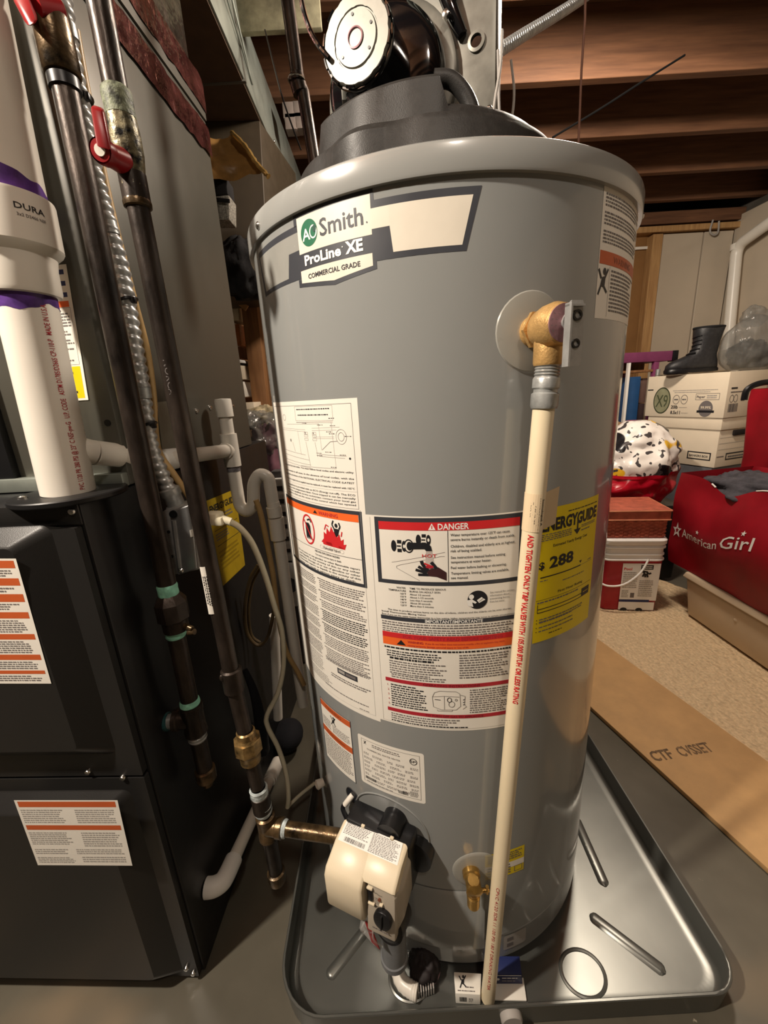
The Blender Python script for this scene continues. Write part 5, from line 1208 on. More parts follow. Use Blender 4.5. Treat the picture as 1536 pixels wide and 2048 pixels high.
for p_, q_ in (((-0.3257, 0.6, 1.4001), (-0.3256, 0.6, 1.3878)), ((-0.3282, 0.605, 1.21), (-0.3271, 0.605, 1.1961)), ((-0.3331, 0.615, 1.0102), (-0.3341, 0.615, 0.9959))):
    b = MB(); b.cyl(p_, q_, .0112, n=20); obj('bright_sleeve', b, ZINC, cn)
b = MB(); b.lathe([(.0115, 0), (.0150, .002), (.0150, .012), (.0130, .015), (.0130, .028), (.0160, .030), (.0160, .036), (.0110, .038)], (-0.3285, 0.622, 0.8627), V((-0.3242, 0.626, 0.8351)) - V((-0.3285, 0.622, 0.8627)), 22); obj('box_connector', b, ZINC, cn)
cb = MB(); cb.tube(smooth([(-0.3318, 0.63, 1.417), (-0.3335, 0.63, 1.3597), (-0.3337, 0.63, 1.2445), (-0.3284, 0.63, 1.1385), (-0.3264, 0.635, 1.0618), (-0.3328, 0.64, 1), (-0.3397, 0.64, 0.9565), (-0.3415, 0.64, 0.9149), (-0.327, 0.64, 0.8827), (-0.317, 0.65, 0.8476), (-0.3152, 0.66, 0.8282)], 8), .0052, 10)
tag(obj('tan_cable', cb, TAN), 'tan sheathed cable tied alongside the spiral metal conduit', 'cable')
for p_ in ((-0.328, 0.602, 1.3338), (-0.3269, 0.61, 1.1207), (-0.3372, 0.615, 0.9581)):
    b = MB(); c0_ = V(p_); b.tube([c0_ + V(.0125 * math.cos(2 * math.pi * k / 20), .0125 * math.sin(2 * math.pi * k / 20) , .003 * math.cos(2 * math.pi * k / 20)) for k in range(20)], .0022, 6, closed=True); b.box(c0_ + V(.013, -.006, -.001), (.006, .006, .008), r=.001); obj('cable_tie', b, BLACKP, cn)

jb = thing('switch_box', 'grey metal switch box on the furnace side behind the gas lines', 'electrical box', (-0.3605, 0.6831, 0.7523))
J = [(-0.3356, 0.6, 0.8302), (-0.2867, 0.6, 0.8412), (-0.2959, 0.6, 0.7327), (-0.343, 0.6, 0.7255)]
def JB(s_, t_, d_):       # box face frame
    a = V(J[0]) * (1 - s_) + V(J[1]) * s_; c = V(J[3]) * (1 - s_) + V(J[2]) * s_; p = a * (1 - t_) + c * t_
    return p + V(-.10, .9, 0).normalized() * d_
b = MB(); b.hexa([JB(0, 1, .055), JB(0, 1, 0), JB(1, 1, 0), JB(1, 1, .055), JB(0, 0, .055), JB(0, 0, 0), JB(1, 0, 0), JB(1, 0, .055)], r=.003); obj('box_body', b, ALUM, jb)
b = MB(); b.hexa([JB(.30, 1.0, .0), JB(.30, 1.0, -.006), JB(1.0, .96, -.008), JB(1.0, .96, .0), JB(.30, .02, .0), JB(.30, .02, -.006), JB(1.0, .0, -.008), JB(1.0, .0, .0)], r=.0028, seg=3)
b.tube([JB(.42, .16, -.006), JB(.42, .55, -.007), JB(.42, .88, -.006)], .0038, 8); obj('raised_cover', b, mat('cover_grey_metal', (160, 160, 160), .32, metal=.7), jb)
b = MB(); b.cyl(JB(.44, .07, -.004), JB(.44, .07, -.009), .0058, n=16); obj('cover_hole', b, BLACKP, jb)
b = MB()
for s_, t_ in ((.16, .32), (.16, .70)): b.cyl(JB(s_, t_, .001), JB(s_, t_, -.0012), .0024, n=12)
obj('knockout_hole', b, BLACKP, jb)
b = MB(); b.lathe([(.0042, -.001), (.0042, .001), (.002, .003), (0, .003)], JB(.45, .93, -.006), V(.05, -1, 0), 12); obj('cover_screw', b, CHROME, jb)
b = MB(); b.hexa([JB(.90, .46, -.0075), JB(.90, .46, -.009), JB(1.0, .46, -.0095), JB(1.0, .46, -.008), JB(.90, .36, -.0075), JB(.90, .36, -.009), JB(1.0, .36, -.0095), JB(1.0, .36, -.008)]); obj('receptacle_slot', b, PVC, jb)
pl = thing('power_cord', 'cream power cord plugged in beside the grey switch box, hanging to the floor', 'cord', (-0.2237, 0.62, 0.2161))
b = MB(); b.box((-0.2601, 0.605, 0.8145), (.026, .022, .020), r=.005, rz=-.2); b.box((-0.2496, 0.6, 0.8114), (.016, .018, .014), r=.004, rz=-.2); b.cyl((-0.2462, 0.6, 0.8136), (-0.2334, 0.6, 0.808), .0062, n=14); obj('plug', b, CORDW, pl)
b = MB(); b.tube(smooth([(-0.2377, 0.6, 0.8098), (-0.225, 0.61, 0.7946), (-0.2158, 0.63, 0.7583), (-0.2101, 0.65, 0.6957), (-0.2085, 0.67, 0.6273), (-0.2071, 0.69, 0.5581), (-0.2163, 0.7, 0.4794), (-0.2353, 0.7, 0.416), (-0.2647, 0.7, 0.3631), (-0.2669, 0.7, 0.3318), (-0.2529, 0.7, 0.2791), (-0.2408, 0.69, 0.2223), (-0.2395, 0.68, 0.1724), (-0.2456, 0.68, 0.1393)], 8), .0050, 10); obj('cord_lead', b, CORDW, pl)
b = MB(); b.tube(smooth([(-0.2601, 0.72, 0.0899), (-0.2341, 0.74, 0.0991), (-0.201, 0.76, 0.109)], 6), .004, 8); tag(obj('thin_floor_cord', b, CORDW), 'short pale cord end running to the tank base from the cream power cord', 'cord')
b = MB(); b.tube(smooth([(-0.267, 0.84, 0.7839), (-0.2611, 0.84, 0.7507), (-0.2568, 0.84, 0.6882), (-0.2539, 0.84, 0.6114), (-0.2556, 0.84, 0.512), (-0.2487, 0.84, 0.4195), (-0.2278, 0.84, 0.3562), (-0.2174, 0.84, 0.3202)], 8), .0058, 10); tag(obj('tan_tubing', b, TAN), 'tan plastic tubing hanging between the cream cord and the white drain pipe', 'tubing')
b = MB(); b.tube(smooth([(-0.2971, 0.88, 0.621), (-0.3172, 0.87, 0.5892), (-0.3353, 0.86, 0.5254), (-0.3404, 0.86, 0.4597), (-0.3217, 0.86, 0.4245), (-0.2958, 0.86, 0.4391), (-0.2733, 0.86, 0.5017), (-0.2633, 0.87, 0.5603)], 8), .0042, 8)
b.tube(smooth([(-0.3002, 0.9, 0.6049), (-0.3217, 0.89, 0.5671), (-0.3368, 0.88, 0.5011), (-0.3385, 0.88, 0.4401), (-0.3209, 0.88, 0.4181)], 8), .0036, 8); tag(obj('coiled_wire', b, mat('olive_brown_wire', (84, 68, 44), .45)), 'dark brown looped wire hanging on the furnace side below the yellow sticker', 'wire')
b = MB(); b.tube(smooth([(-0.3719, 0.6, 0.8434), (-0.3884, 0.6, 0.7556), (-0.3987, 0.6, 0.6511), (-0.392, 0.6, 0.5653), (-0.3848, 0.6, 0.4732), (-0.3976, 0.6, 0.3529), (-0.4263, 0.62, 0.2216), (-0.4155, 0.62, 0.1948), (-0.3975, 0.62, 0.1736), (-0.4078, 0.62, 0.1271), (-0.4314, 0.62, 0.0874)], 8), .0018, 6); tag(obj('thermostat_wire', b, mat('brown_red_wire', (92, 52, 44), .5)), 'thin reddish brown wire drooping down the dark furnace side', 'wire')

# ================================================================== CONDENSATE DRAIN
cdn = thing('condensate_drain', 'white plastic condensate drain with tee, cap and trap beside the cabinet', 'pipe', (-0.2604, 0.95, 0.2023))
A_, B_, C_ = V((-0.3806, 0.578, 0.9234)), V((-0.352, 0.67, 0.8993)), V(-.3190, .87, .8870)
r_ = .0133
b = MB(); b.tube(fillet([A_ - (B_ - A_).normalized() * .02, A_, B_ + V(-.004, -.02, .003), B_ + V(.01, .02, 0), C_], .02, 5), r_, 18); obj('horizontal_run', b, PVC, cdn)
b = MB(); d_ = (B_ - A_).normalized(); b.cyl(A_ - d_ * .02, A_ + d_ * .018, .0168, n=22); b.tube(smooth([A_ - d_ * .02, A_ - d_ * .034 + V(-.004, 0, .004), A_ - d_ * .040 + V(-.016, .01, .016)], 5), .0165, 18); obj('elbow', b, PVC, cdn)
d_ = (C_ - B_).normalized()
b = MB(); b.cyl(B_ - d_ * .012, B_ + d_ * .032, .0172, n=22, bev=.002); obj('white_coupling', b, WHITE, cdn)
def cz(z): return V(-.3160, .875, z)
b = MB(); b.lathe([(.0134, .034), (.0170, .034), (.0172, .018), (.0172, -.018), (.0170, -.034), (.0134, -.034)], cz(.887), (0, 0, 1), 24); b.cyl(C_ - d_ * .014, C_, .0168, n=20); obj('pipe_tee', b, PVC, cdn)
b = MB(); b.cyl(cz(.915), cz(.975), .0133, n=22); obj('riser', b, PVC, cdn)
b = MB(); b.lathe([(.0134, -.02), (.0170, -.02), (.0168, .012), (.0155, .0155), (0, .0165)], cz(.976), (0, 0, 1), 24); obj('end_cap', b, PVC, cdn)
b = MB(); b.tube(fillet([cz(.858), cz(.765), V(-.3020, .87, .7500), V(-.2830, .868, .765), V(-.2760, .868, .815), V(-.2600, .868, .835), V(-.2420, .868, .826), V(-.2400, .868, .76)], .016, 5), r_, 18); obj('trap_bend', b, PVC, cdn)
b = MB(); b.cyl(cz(.858), cz(.842), .0138, n=20); obj('purple_band', b, mat('grey_primer_band', (150, 146, 150), .4, var=.3, scale=80), cdn)
b = MB(); b.cyl(V(-.2400, .868, .770), V(-.2390, .868, .760), .0139, n=20); b.cyl(V(-.2400, .868, .760), V(-.2390, .868, .738), .0162, n=20); b.cyl(V(-.2385, .868, .735), V(-.2385, .868, .685), .0170, n=20); obj('coupling', b, PVC, cdn)
b = MB(); b.cyl(V(-.2385, .868, .735), V(-.2330, .868, .24), .0133, n=20); obj('long_drop', b, PVC, cdn)
b = MB(); b.cyl((-0.293, 0.93, 0.4626), (-0.3232, 0.93, 0.1484), .0125, n=18); tag(obj('second_drain_pipe', b, PVC), 'short white drain pipe ending above the floor, left of the taller drop', 'pipe')
fd = thing('furnace_drain_pipe', 'white plastic drain pipe leaving the furnace side by an elbow and running back', 'pipe', (-0.3403, 0.5401, 0.1367))
p0_, p2_ = V((-0.339, 0.5622, 0.1248)), V((-0.3244, 0.8298, 0.0666)); dd = (p2_ - p0_).normalized()
b = MB(); b.cyl(p0_, p2_, .0125, n=20); obj('pipe_run', b, PVC, fd)
b = MB(); b.cyl(p2_ - dd * .015, p2_ + dd * .045, .0165, n=20); b.cyl(p2_ - dd * .026, p2_ - dd * .018, .0150, n=20); obj('coupling', b, PVC, fd)
b = MB(); b.tube(smooth([p0_ + dd * .034, p0_ + dd * .004, p0_ - dd * .012 + V(-.003, 0, 0), p0_ - dd * .020 + V(-.014, 0, 0), p0_ - dd * .021 + V(-.027, 0, 0)], 6), .0168, 20); obj('elbow', b, WHITE, fd)
# cleats, hose and dark rag in the gap
b = MB(); b.tube(smooth([(-0.3354, 0.8, 0.4008), (-0.3238, 0.8, 0.3394), (-0.3289, 0.82, 0.2441), (-0.3503, 0.86, 0.1137)], 8), .008, 10, rf=lambda i, m: .006 + .012 * i / m); b.ball((-0.3179, 0.9714, 0.05), .045, sc=(1.0, 1.2, .8)); tag(obj('navy_rag', b, mat('navy_rag_cloth', (16, 16, 22), .9, bump=.5, bscale=60)), 'dark navy rag bunched on the floor behind the gas line', 'rag')

# ================================================================== OTHER OVERHEAD PIPES
bp_ = thing('black_stack_pipe', 'slim black pipe with coupling dropping from the joists behind the blower', 'pipe', (-0.1016, 1, 1.456))
b = MB(); b.tube([(-0.1351, 1, 1.7621), (-0.1228, 1, 1.6985), (-0.117, 1, 1.5786), (-0.1094, 1, 1.5586), (-0.0994, 1, 1.4474), (-0.0939, 1, 1.3596)], .0125, 14, rf=lambda i, m: .0125); obj('pipe_run', b, IRON, bp_)
b = MB(); b.cyl((-0.1201, 1, 1.585), (-0.1136, 1, 1.5565), .0155, n=18); obj('pipe_coupling', b, IRON, bp_)
b = MB(); b.tube([V((-0.1191, 0.994, 1.5752)) + V(.0155 * math.cos(2 * math.pi * k / 16), .0155 * math.sin(2 * math.pi * k / 16), 0) for k in range(16)], .0018, 6, closed=True); obj('bright_ring', b, CHROME, bp_)
b = MB(); b.tube(smooth([(-0.2644, 1.55, 2.0294), (-0.2354, 1.45, 1.8959), (-0.1981, 1.3, 1.7349), (-0.1821, 1.3, 1.6768), (-0.161, 1.3, 1.6113)], 5), .0022, 6); tag(obj('dangling_wire', b, BLACKP), 'thin dark wire dangling beside the slim black pipe', 'wire')
fx = thing('flexible_cable', 'bright ribbed metal cable slanting up past the blower to the joists', 'cable', (0.2211, 0.8, 1.4809))
obj('ribbed_jacket', helix_tube(smooth([(0.2096, 0.8, 1.4742), (0.2211, 0.8, 1.4809), (0.2785, 0.86, 1.5373), (0.3411, 0.92, 1.5947), (0.426, 1, 1.6734), (0.5377, 1.1, 1.7789)], 10), .0072, .0085, .24), ALUM, fx, sharp=60)
b = MB(); b.tube([(0.3395, 0.78, 1.5317), (0.3414, 0.78, 1.4976), (0.3406, 0.78, 1.4385), (0.3427, 0.78, 1.3468)], .0017, 6); tag(obj('copper_string', b, mat('dull_copper_cord', (150, 108, 92), .5)), 'thin copper coloured string hanging straight down onto the tank lid', 'string')
b = MB(); b.tube(smooth([(1.1662, 1.83, 2.0808), (1.0368, 1.84, 2.0217), (0.8803, 1.84, 1.9438), (0.7098, 1.84, 1.8657)], 6), .0035, 6); tag(obj('dark_ceiling_wire', b, WIREBLK), 'dark wire slanting under the joists behind the tank lid', 'wire')
b = MB(); b.box((.33, 2.022, 2.20), (.05, .034, .10), r=.003); b.hexa([(.335, 2.0, 2.15), (.375, 2.0, 2.15), (.375, 2.035, 2.15), (.335, 2.035, 2.15), (.365, 2.0, 2.235), (.40, 2.0, 2.235), (.40, 2.035, 2.235), (.365, 2.035, 2.235)], r=.002); tag(obj('joist_blocking', b, JOIST), 'short lumber block nailed against a joist above the tank lid', 'wood block')
for k, (x0_, x1_) in enumerate(((-.62, -.385), (-.375, -.10))):
    b = MB(); b.box(((x0_ + x1_) / 2, 1.60, 2.10), (x1_ - x0_, .02, .09), r=.003); tag(obj('pale_board', b, mat('pale_grey_board_%s' % 'ab'[k], (164, 160, 132), .7, var=.25, scale=14)), ('shorter pale stained board under the joists beside the trunk duct', 'longer pale stained board under the joists above the motor cap')[k], 'board', 'pale boards under the joists')
for k, p_ in enumerate(((-0.2709, 1.95, 2.0441), (-0.232, 1.95, 2.0454), (-0.2673, 1.95, 2.0091), (-0.2282, 1.95, 2.0103))):
    c0_ = V(p_); b = MB(); b.box(c0_, (.046, .05, .052), r=.003); q_ = tag(obj('masonry_block', b, mat('grey_mauve_block_%s' % 'abcd'[k], (136, 124, 118), .85, bump=.3, bscale=60)), ('upper left', 'upper right', 'lower left', 'lower right')[k] + ' pale block in the small stack seen between duct and blower base', 'block', 'masonry blocks beyond the duct')

# ================================================================== RIGHT SIDE CLUTTER
def print_part(sh_, name, parent):
    mb = MB(); ms_ = []
    for (bb, mm) in sh_.parts.values(): ms_.append(mm); mb.add(bb.v, bb.f, len(ms_) - 1)
    return obj(name, mb, ms_, parent, sharp=60)
b = MB(); b.hexa([(.545, 1.265, .001), (.865, .12, .001), (1.085, .24, .0145), (.755, 1.545, .0145), (.545, 1.265, .014), (.865, .12, .014), (1.085, .24, .0275), (.755, 1.545, .0275)], r=.002)
cbd = obj('cardboard_sheet', b, CARDB); tag(cbd, 'flattened brown cardboard sheet lying on the floor beside the drain pan', 'cardboard')
co, cu_ = V((0.6719, 0.8461, 0.016)), V((0.8374, 0.8589, 0.0165)); cuv = (cu_ - co).normalized(); cvv = V(0, 0, 1).cross(cuv)
if cvv.y < 0: cvv = -cvv
def cm(u, v, w):      # lie on the slightly tilted top of the sheet
    p = co + cuv * u + cvv * v; n_ = (V(.865, .12, .014) - V(.545, 1.265, .014)).cross(V(.755, 1.545, .0275) - V(.545, 1.265, .014)); d_ = p - V(.545, 1.265, .014)
    return V(p.x, p.y, .014 - (n_.x * d_.x + n_.y * d_.y) / n_.z + w + .0004)
sh = Sheet(cm); LC = (cu_ - co).length
CPR = mat('faded_brown_print', (120, 94, 66), .8, var=.3, scale=120)
sh.text('CTF', 0, 0, .030, CPR, u1=LC * .34, bold=.03); sh.text('CVSSET', LC * .45, 0, .030, CPR, u1=LC, bold=.03)
obj('printed_letters', sh.parts[CPR.name][0], CPR, cbd)

# bucket with wicker box
bk = thing('bucket', 'square red and white plastic pail with paper label, standing on the carpet', 'bucket', (1.045, 1.69, .012))
def sq(c, hx, hy, r, z, rz=-.17, n=5):
    P = []
    for sx, sy, a0 in ((1, -1, -90), (1, 1, 0), (-1, 1, 90), (-1, -1, 180)):
        for k in range(n + 1):
            a = rad(a0 + 90 * k / n); x, y = sx * (hx - r) + r * math.cos(a), sy * (hy - r) + r * math.sin(a)
            P.append((c[0] + x * math.cos(rz) - y * math.sin(rz), c[1] + x * math.sin(rz) + y * math.cos(rz), z))
    return P
bcn = (1.062, 1.705); BX, BY = .118, .110
b = MB(); b.loft([sq(bcn, BX - .006, BY - .006, .03, .012), sq(bcn, BX - .002, BY - .002, .03, .018), sq(bcn, BX + .004, BY + .004, .034, .245)]); obj('pail_body', b, mat('pail_red_plastic', (176, 26, 44), .35, var=.05), bk)
b = MB()
for z_, e_ in ((.245, .008), (.268, .007), (.300, .009)):
    b.loft([sq(bcn, BX + e_ - .005, BY + e_ - .005, .034, z_), sq(bcn, BX + e_, BY + e_, .036, z_ + .003), sq(bcn, BX + e_, BY + e_, .036, z_ + .008), sq(bcn, BX + e_ - .006, BY + e_ - .006, .034, z_ + .011)])
b.loft([sq(bcn, BX + .003, BY + .003, .034, .244), sq(bcn, BX + .003, BY + .003, .034, .322)]); obj('white_collar', b, WHITE, bk)
b = MB(); b.loft([sq(bcn, BX + .008, BY + .008, .036, .318), sq(bcn, BX + .011, BY + .011, .038, .322), sq(bcn, BX + .011, BY + .011, .038, .338), sq(bcn, BX + .006, BY + .006, .036, .344)]); obj('lid', b, WHITE, bk)
er, et = V(math.cos(-.17), math.sin(-.17), 0), V(-math.sin(-.17), math.cos(-.17), 0)
bf = V(bcn[0], bcn[1], 0) - et * (BY + .0015)
bm_ = lambda u, v, w: bf + er * u + V(0, 0, v) - et * (w + .004 * (v / .24))
sh = Sheet(bm_)
sh.rect(-.042, .062, .105, .236, WHITE, 0); sh.rect(-.042, .054, .078, .066, BLUEINK, 1); sh.rect(-.042, .016, .100, .054, WHITE, 0)
sh.text('Pool', -.036, .205, .012, RED, u1=-.004, bold=.03); sh.rect(.030, .208, .078, .229, INK, 1); sh.micro(.034, .211, .074, .226, 2, WHITE, layer=2, word=.008)
for l in ([(.040, .195), (.052, .200), (.062, .188)], [(.046, .193), (.040, .175)], [(.056, .190), (.060, .172)], [(.050, .190), (.050, .172)], [(.062, .188), (.072, .192)]): sh.line(l, .008, INK, 1)
sh.ell(.040, .199, .007, .006, INK, 1)
sh.micro(-.036, .120, .022, .198, 8, LTINK, word=.008); sh.micro(.030, .080, .086, .160, 9, LTINK, word=.008); sh.rect(.0, .075, .016, .098, GRINK, 1); sh.micro(-.036, .075, -.008, .112, 5, LTINK, word=.008)
sh.ell(-.020, .016, .014, .010, INK, 1); sh.ell(.042, .016, .014, .010, INK, 1)
sh.build('pail_label', WHITE, bk, 'label_print')
b = MB(); b.tube(smooth([bf - er * .135 + V(0, -.0, .150), bf - er * .10 - et * .02 + V(0, 0, .138), bf - er * .04 - et * .028 + V(0, 0, .150), bf + er * .02 - et * .022 + V(0, 0, .200), bf + er * .052 - et * .010 + V(0, 0, .258)], 6), .0042, 8); obj('bail_handle', b, WHITE, bk)
wb = thing('woven_box', 'salmon woven lidded box resting on the red and white pail', 'box', (1.062, 1.705, .345))
b = MB(); b.loft([sq(bcn, .112, .098, .006, .345), sq(bcn, .117, .102, .006, .425)]); obj('box_body', b, WICK, wb)
b = MB()
wc = V(bcn[0], bcn[1], 0)
for r_i in range(5):
    for c_i in range(14):
        for face, L_, D_ in ((0, .115, .1005), (1, .100, .1155)):
            if face == 1 and c_i > 11: continue
            nn = 14 if face == 0 else 12
            u_ = -L_ + (c_i + .5) * 2 * L_ / nn; z_ = .352 + r_i * .0155 + (.006 if c_i % 2 else 0)
            p_ = (wc + er * u_ - et * D_) if face == 0 else (wc - er * D_ + et * u_)
            b.box((p_.x, p_.y, z_), (.015, .006, .0085) if face == 0 else (.006, .015, .0085), r=.002, seg=1, rz=-.17)
wv = obj('weave', b, WICK, wb); wv['kind'] = 'stuff'
b = MB(); b.loft([sq(bcn, .118, .103, .006, .422), sq(bcn, .123, .108, .006, .425), sq(bcn, .123, .108, .006, .462), sq(bcn, .119, .104, .006, .468)]); obj('lid', b, WICK, wb)
b = MB()
for z_ in (.426, .464): b.tube(sq(bcn, .124, .109, .006, z_), .0035, 6, closed=True)
obj('rim_cord', b, WICKR, wb)

# putty bin with lid
bn_ = thing('storage_bin', 'long putty coloured plastic bin with lid standing on the carpet at the right', 'storage bin', (1.52, 1.06, .01))
b = MB(); b.hexa([(1.262, .45, .0165), (1.72, .45, .0165), (1.72, 1.530, .0165), (1.254, 1.530, .0165), (1.246, .44, .178), (1.75, .44, .178), (1.75, 1.550, .178), (1.240, 1.550, .178)], r=.010, seg=3); obj('bin_body', b, BIN, bn_)
b = MB(); b.hexa([(1.236, .43, .180), (1.76, .43, .180), (1.76, 1.562, .180), (1.230, 1.562, .180), (1.243, .44, .205), (1.752, .44, .205), (1.752, 1.552, .205), (1.238, 1.552, .205)], r=.006, seg=3); obj('bin_lid', b, BIN, bn_)
b = MB(); b.ball((1.2485, 1.300, .125), .010, sc=(.5, 1, 1)); obj('latch_nub', b, BIN, bn_)

# red shop bag with lettering on the bin
rb = thing('red_shopping_bag', 'big red shopping bag with white lettering lying full on the putty bin', 'bag', (1.42, 1.25, .207))
def bagface(s_, t_):       # s along the bag (0 far end .. 1 near end), t up
    y = 1.665 - .80 * s_
    ztop = .600 - .050 * math.exp(-((s_ - .30) / .10) ** 2) + .02 * s_
    z = .2075 + (ztop - .2075) * t_
    x = 1.222 + .02 * (1 - t_) * (1 - t_) - .030 * math.sin(math.pi * min(1, t_ * 1.1)) * math.sin(math.pi * min(1, s_ * .9 + .1)) + .05 * t_ * t_ * .6
    x += .010 * mnoise.noise((s_ * 5, t_ * 3, 2)) + .012 * math.sin(t_ * 5 + s_ * 4) * .6
    return V(x, y, z)
NSg, NTg = 40, 20
vs = [bagface(i / NSg, j / NTg) for i in range(NSg + 1) for j in range(NTg + 1)]
fs = [(i * (NTg + 1) + j, (i + 1) * (NTg + 1) + j, (i + 1) * (NTg + 1) + j + 1, i * (NTg + 1) + j + 1) for i in range(NSg) for j in range(NTg)]
b = MB(); b.add(vs, fs)
def bagback(s_, t_):
    p = bagface(s_, t_); return V(p.x + .30 + .02 * mnoise.noise((s_ * 4, t_ * 4, 9)), p.y, p.z + .01)
vs2 = [bagback(i / NSg, j / NTg) for i in range(NSg + 1) for j in range(NTg + 1)]; b.add(vs2, fs)
for i in (0, NSg):
    for j in range(NTg):
        b.add([bagface(i / NSg, j / NTg), bagface(i / NSg, (j + 1) / NTg), bagback(i / NSg, (j + 1) / NTg), bagback(i / NSg, j / NTg)], [(0, 1, 2, 3)])
for i in range(NSg): b.add([bagface(i / NSg, 0), bagface((i + 1) / NSg, 0), bagback((i + 1) / NSg, 0), bagback(i / NSg, 0)], [(0, 1, 2, 3)])
obj('bag_body', b, REDB, rb, sharp=180)
rim_p = [bagface(i / 40, 1.0) for i in range(17, 41)]
b = MB(); b.tube(rim_p, .0028, 6); b.tube([bagface(i / 40, 1.0) for i in range(8, 10)], .0030, 6); obj('white_piping', b, WHITE, rb)
def bag_map(u, v, w):
    s_ = u; p = bagface(s_, v); e = .01; n = (bagface(s_ + e, v) - p).cross(bagface(s_, v + e) - p).normalized()
    if n.x > 0: n = -n
    return p + n * (w + .0012)
def bag_text(u, v, w): return bag_map(.105 + .425 * u / .34, .36 + .16 * u / .34 + v / .385, w)
sh = Sheet(bag_text)
sh.text('American', .004, 0, .036, WHITE, u1=.200, bold=.006); sh.text('Girl', .214, 0, .046, WHITE, u1=.338, bold=.006)
def star(sh, u, v, r, m, k=.42): sh.poly([(u + (r if i % 2 == 0 else r * k) * math.sin(math.pi * i / 5), v + (r if i % 2 == 0 else r * k) * math.cos(math.pi * i / 5)) for i in range(10)], m, 3)
star(sh, -.034, .022, .034, WHITE); star(sh, -.034, .022, .015, REDB)
star(sh, .098, .046, .009, WHITE); star(sh, .293, .054, .010, WHITE)
m_ = MB(); ms = []
for i, (b2, m2) in enumerate(sh.parts.values()): ms.append(m2); m_.add(b2.v, b2.f, i)
obj('white_lettering', m_, ms, rb)

# charcoal clothes heaped in the bag
def heap(c, sx, sy, sz, seed, n=28, amp=.25, fr=3.0):
    mb = MB(); mb.ball((0, 0, 0), 1.0, n=n)
    out = []
    for x in mb.v:
        p = V(x); q = p * (1 + amp * mnoise.noise(p * fr + V(seed, seed * 2, 0)) + amp * .45 * mnoise.noise(p * fr * 2.6 + V(seed, 0, 3)))
        out.append((c[0] + q.x * sx, c[1] + q.y * sy, max(c[2] - sz * .9, c[2] + q.z * sz)))
    mb.v = out; return mb
b = heap((1.385, 1.42, .535), .13, .26, .085, 4.0, 36, .32, 2.6); b2_ = heap((1.40, 1.24, .545), .14, .17, .075, 8.0, 30, .3, 3); b.add(b2_.v, b2_.f); b2_ = heap((1.44, 1.575, .552), .14, .09, .055, 18.0, 32, .3, 2.6); b.add(b2_.v, b2_.f)
tag(obj('charcoal_clothes', b, GREYCL, sharp=180), 'charcoal clothes heaped in the mouth of the red lettered bag', 'clothes')

# second, upright red bag behind
b = MB()
def up_bag(a, z):
    hx, hy = .17, .10; r_ = .03
    P = []
    for sx, sy, a0 in ((1, -1, -90), (1, 1, 0), (-1, 1, 90), (-1, -1, 180)):
        for k in range(6):
            t = rad(a0 + 18 * k); x, y = sx * (hx - r_) + r_ * math.cos(t), sy * (hy - r_) + r_ * math.sin(t)
            x += .014 * mnoise.noise((x * 9, y * 9, z * 7)); y += .014 * mnoise.noise((x * 9 + 4, y * 9, z * 7))
            P.append(V(1.80 + x + .015 * (z - .2), 1.74 + y + .06 * (z - .5), z))
    return P
b.loft([up_bag(0, .0135 + .9 * k / 16) for k in range(17)], cap1=False)
ub = thing('upright_red_bag', 'upright plain red bag with black handle behind the red lettered bag', 'bag', (1.80, 1.74, .0135))
obj('bag_body', b, REDB, ub, sharp=180)
b = MB(); b.tube(smooth([(1.415, 1.62, 0.8822), (1.4198, 1.62, 0.9191), (1.4509, 1.62, 0.9375), (1.5034, 1.62, 0.9437), (1.5915, 1.63, 0.9353)], 8), .011, 8); obj('black_handle', b, BLACKP, ub)
b = MB(); b.ball((1.652, 1.60, .605), .010, sc=(1.4, .5, .7)); b.ball((1.672, 1.60, .588), .008, sc=(1.2, .5, .7)); obj('white_tab', b, WHITE, ub)

# patterned plastic bag on a black tote
b = MB(); b.hexa([(.98, 1.90, .014), (1.42, 1.86, .014), (1.45, 2.20, .014), (1.01, 2.22, .014), (.97, 1.89, .40), (1.43, 1.85, .40), (1.46, 2.21, .40), (1.00, 2.23, .40)], r=.012); tag(obj('black_tote', b, BLACKP), 'black plastic tote in the dark gap behind the pail and the putty bin', 'storage bin')
pb = thing('plastic_bag', 'crumpled white plastic shopping bag with black and yellow patches and glossy red base', 'bag', (1.23, 2.02, .40))
bcx, bcy = 1.235, 2.02
def crum(z, k, n):
    t = (z - .40) / .395
    prof_ = [.160, .195, .205, .205, .200, .188, .165, .125, .05]; i = min(7, int(t * 8)); f_ = t * 8 - i
    r0_ = prof_[i] * (1 - f_) + prof_[i + 1] * f_
    a = 2 * math.pi * k / n; p = V(math.cos(a) * r0_ * 1.0, math.sin(a) * r0_ * .85, z)
    d_ = 1 + .22 * mnoise.noise((p.x * 12, p.y * 12, z * 11)) + .09 * mnoise.noise((p.x * 30, p.y * 30, z * 26))
    return V(bcx + p.x * d_ + .03 * t, bcy + p.y * d_, z)
def crumrings(z0_, z1_, m, n=64): return [[crum(z0_ + (z1_ - z0_) * j / m, k, n) for k in range(n)] for j in range(m + 1)]
b = MB(); b.loft(crumrings(.4005, .545, 14), cap1=False); obj('red_base', b, REDGL, pb, sharp=180)
BAGP = mat('printed_bag_plastic', (232, 226, 218), .25, var=.02)
nt = BAGP.node_tree; N_, L_ = nt.nodes, nt.links; pbn = N_['Principled BSDF']
tc_ = N_.new('ShaderNodeTexCoord'); base_ = rgb(226, 220, 212); prev = None
src = pbn.inputs['Base Color'].links[0].from_socket
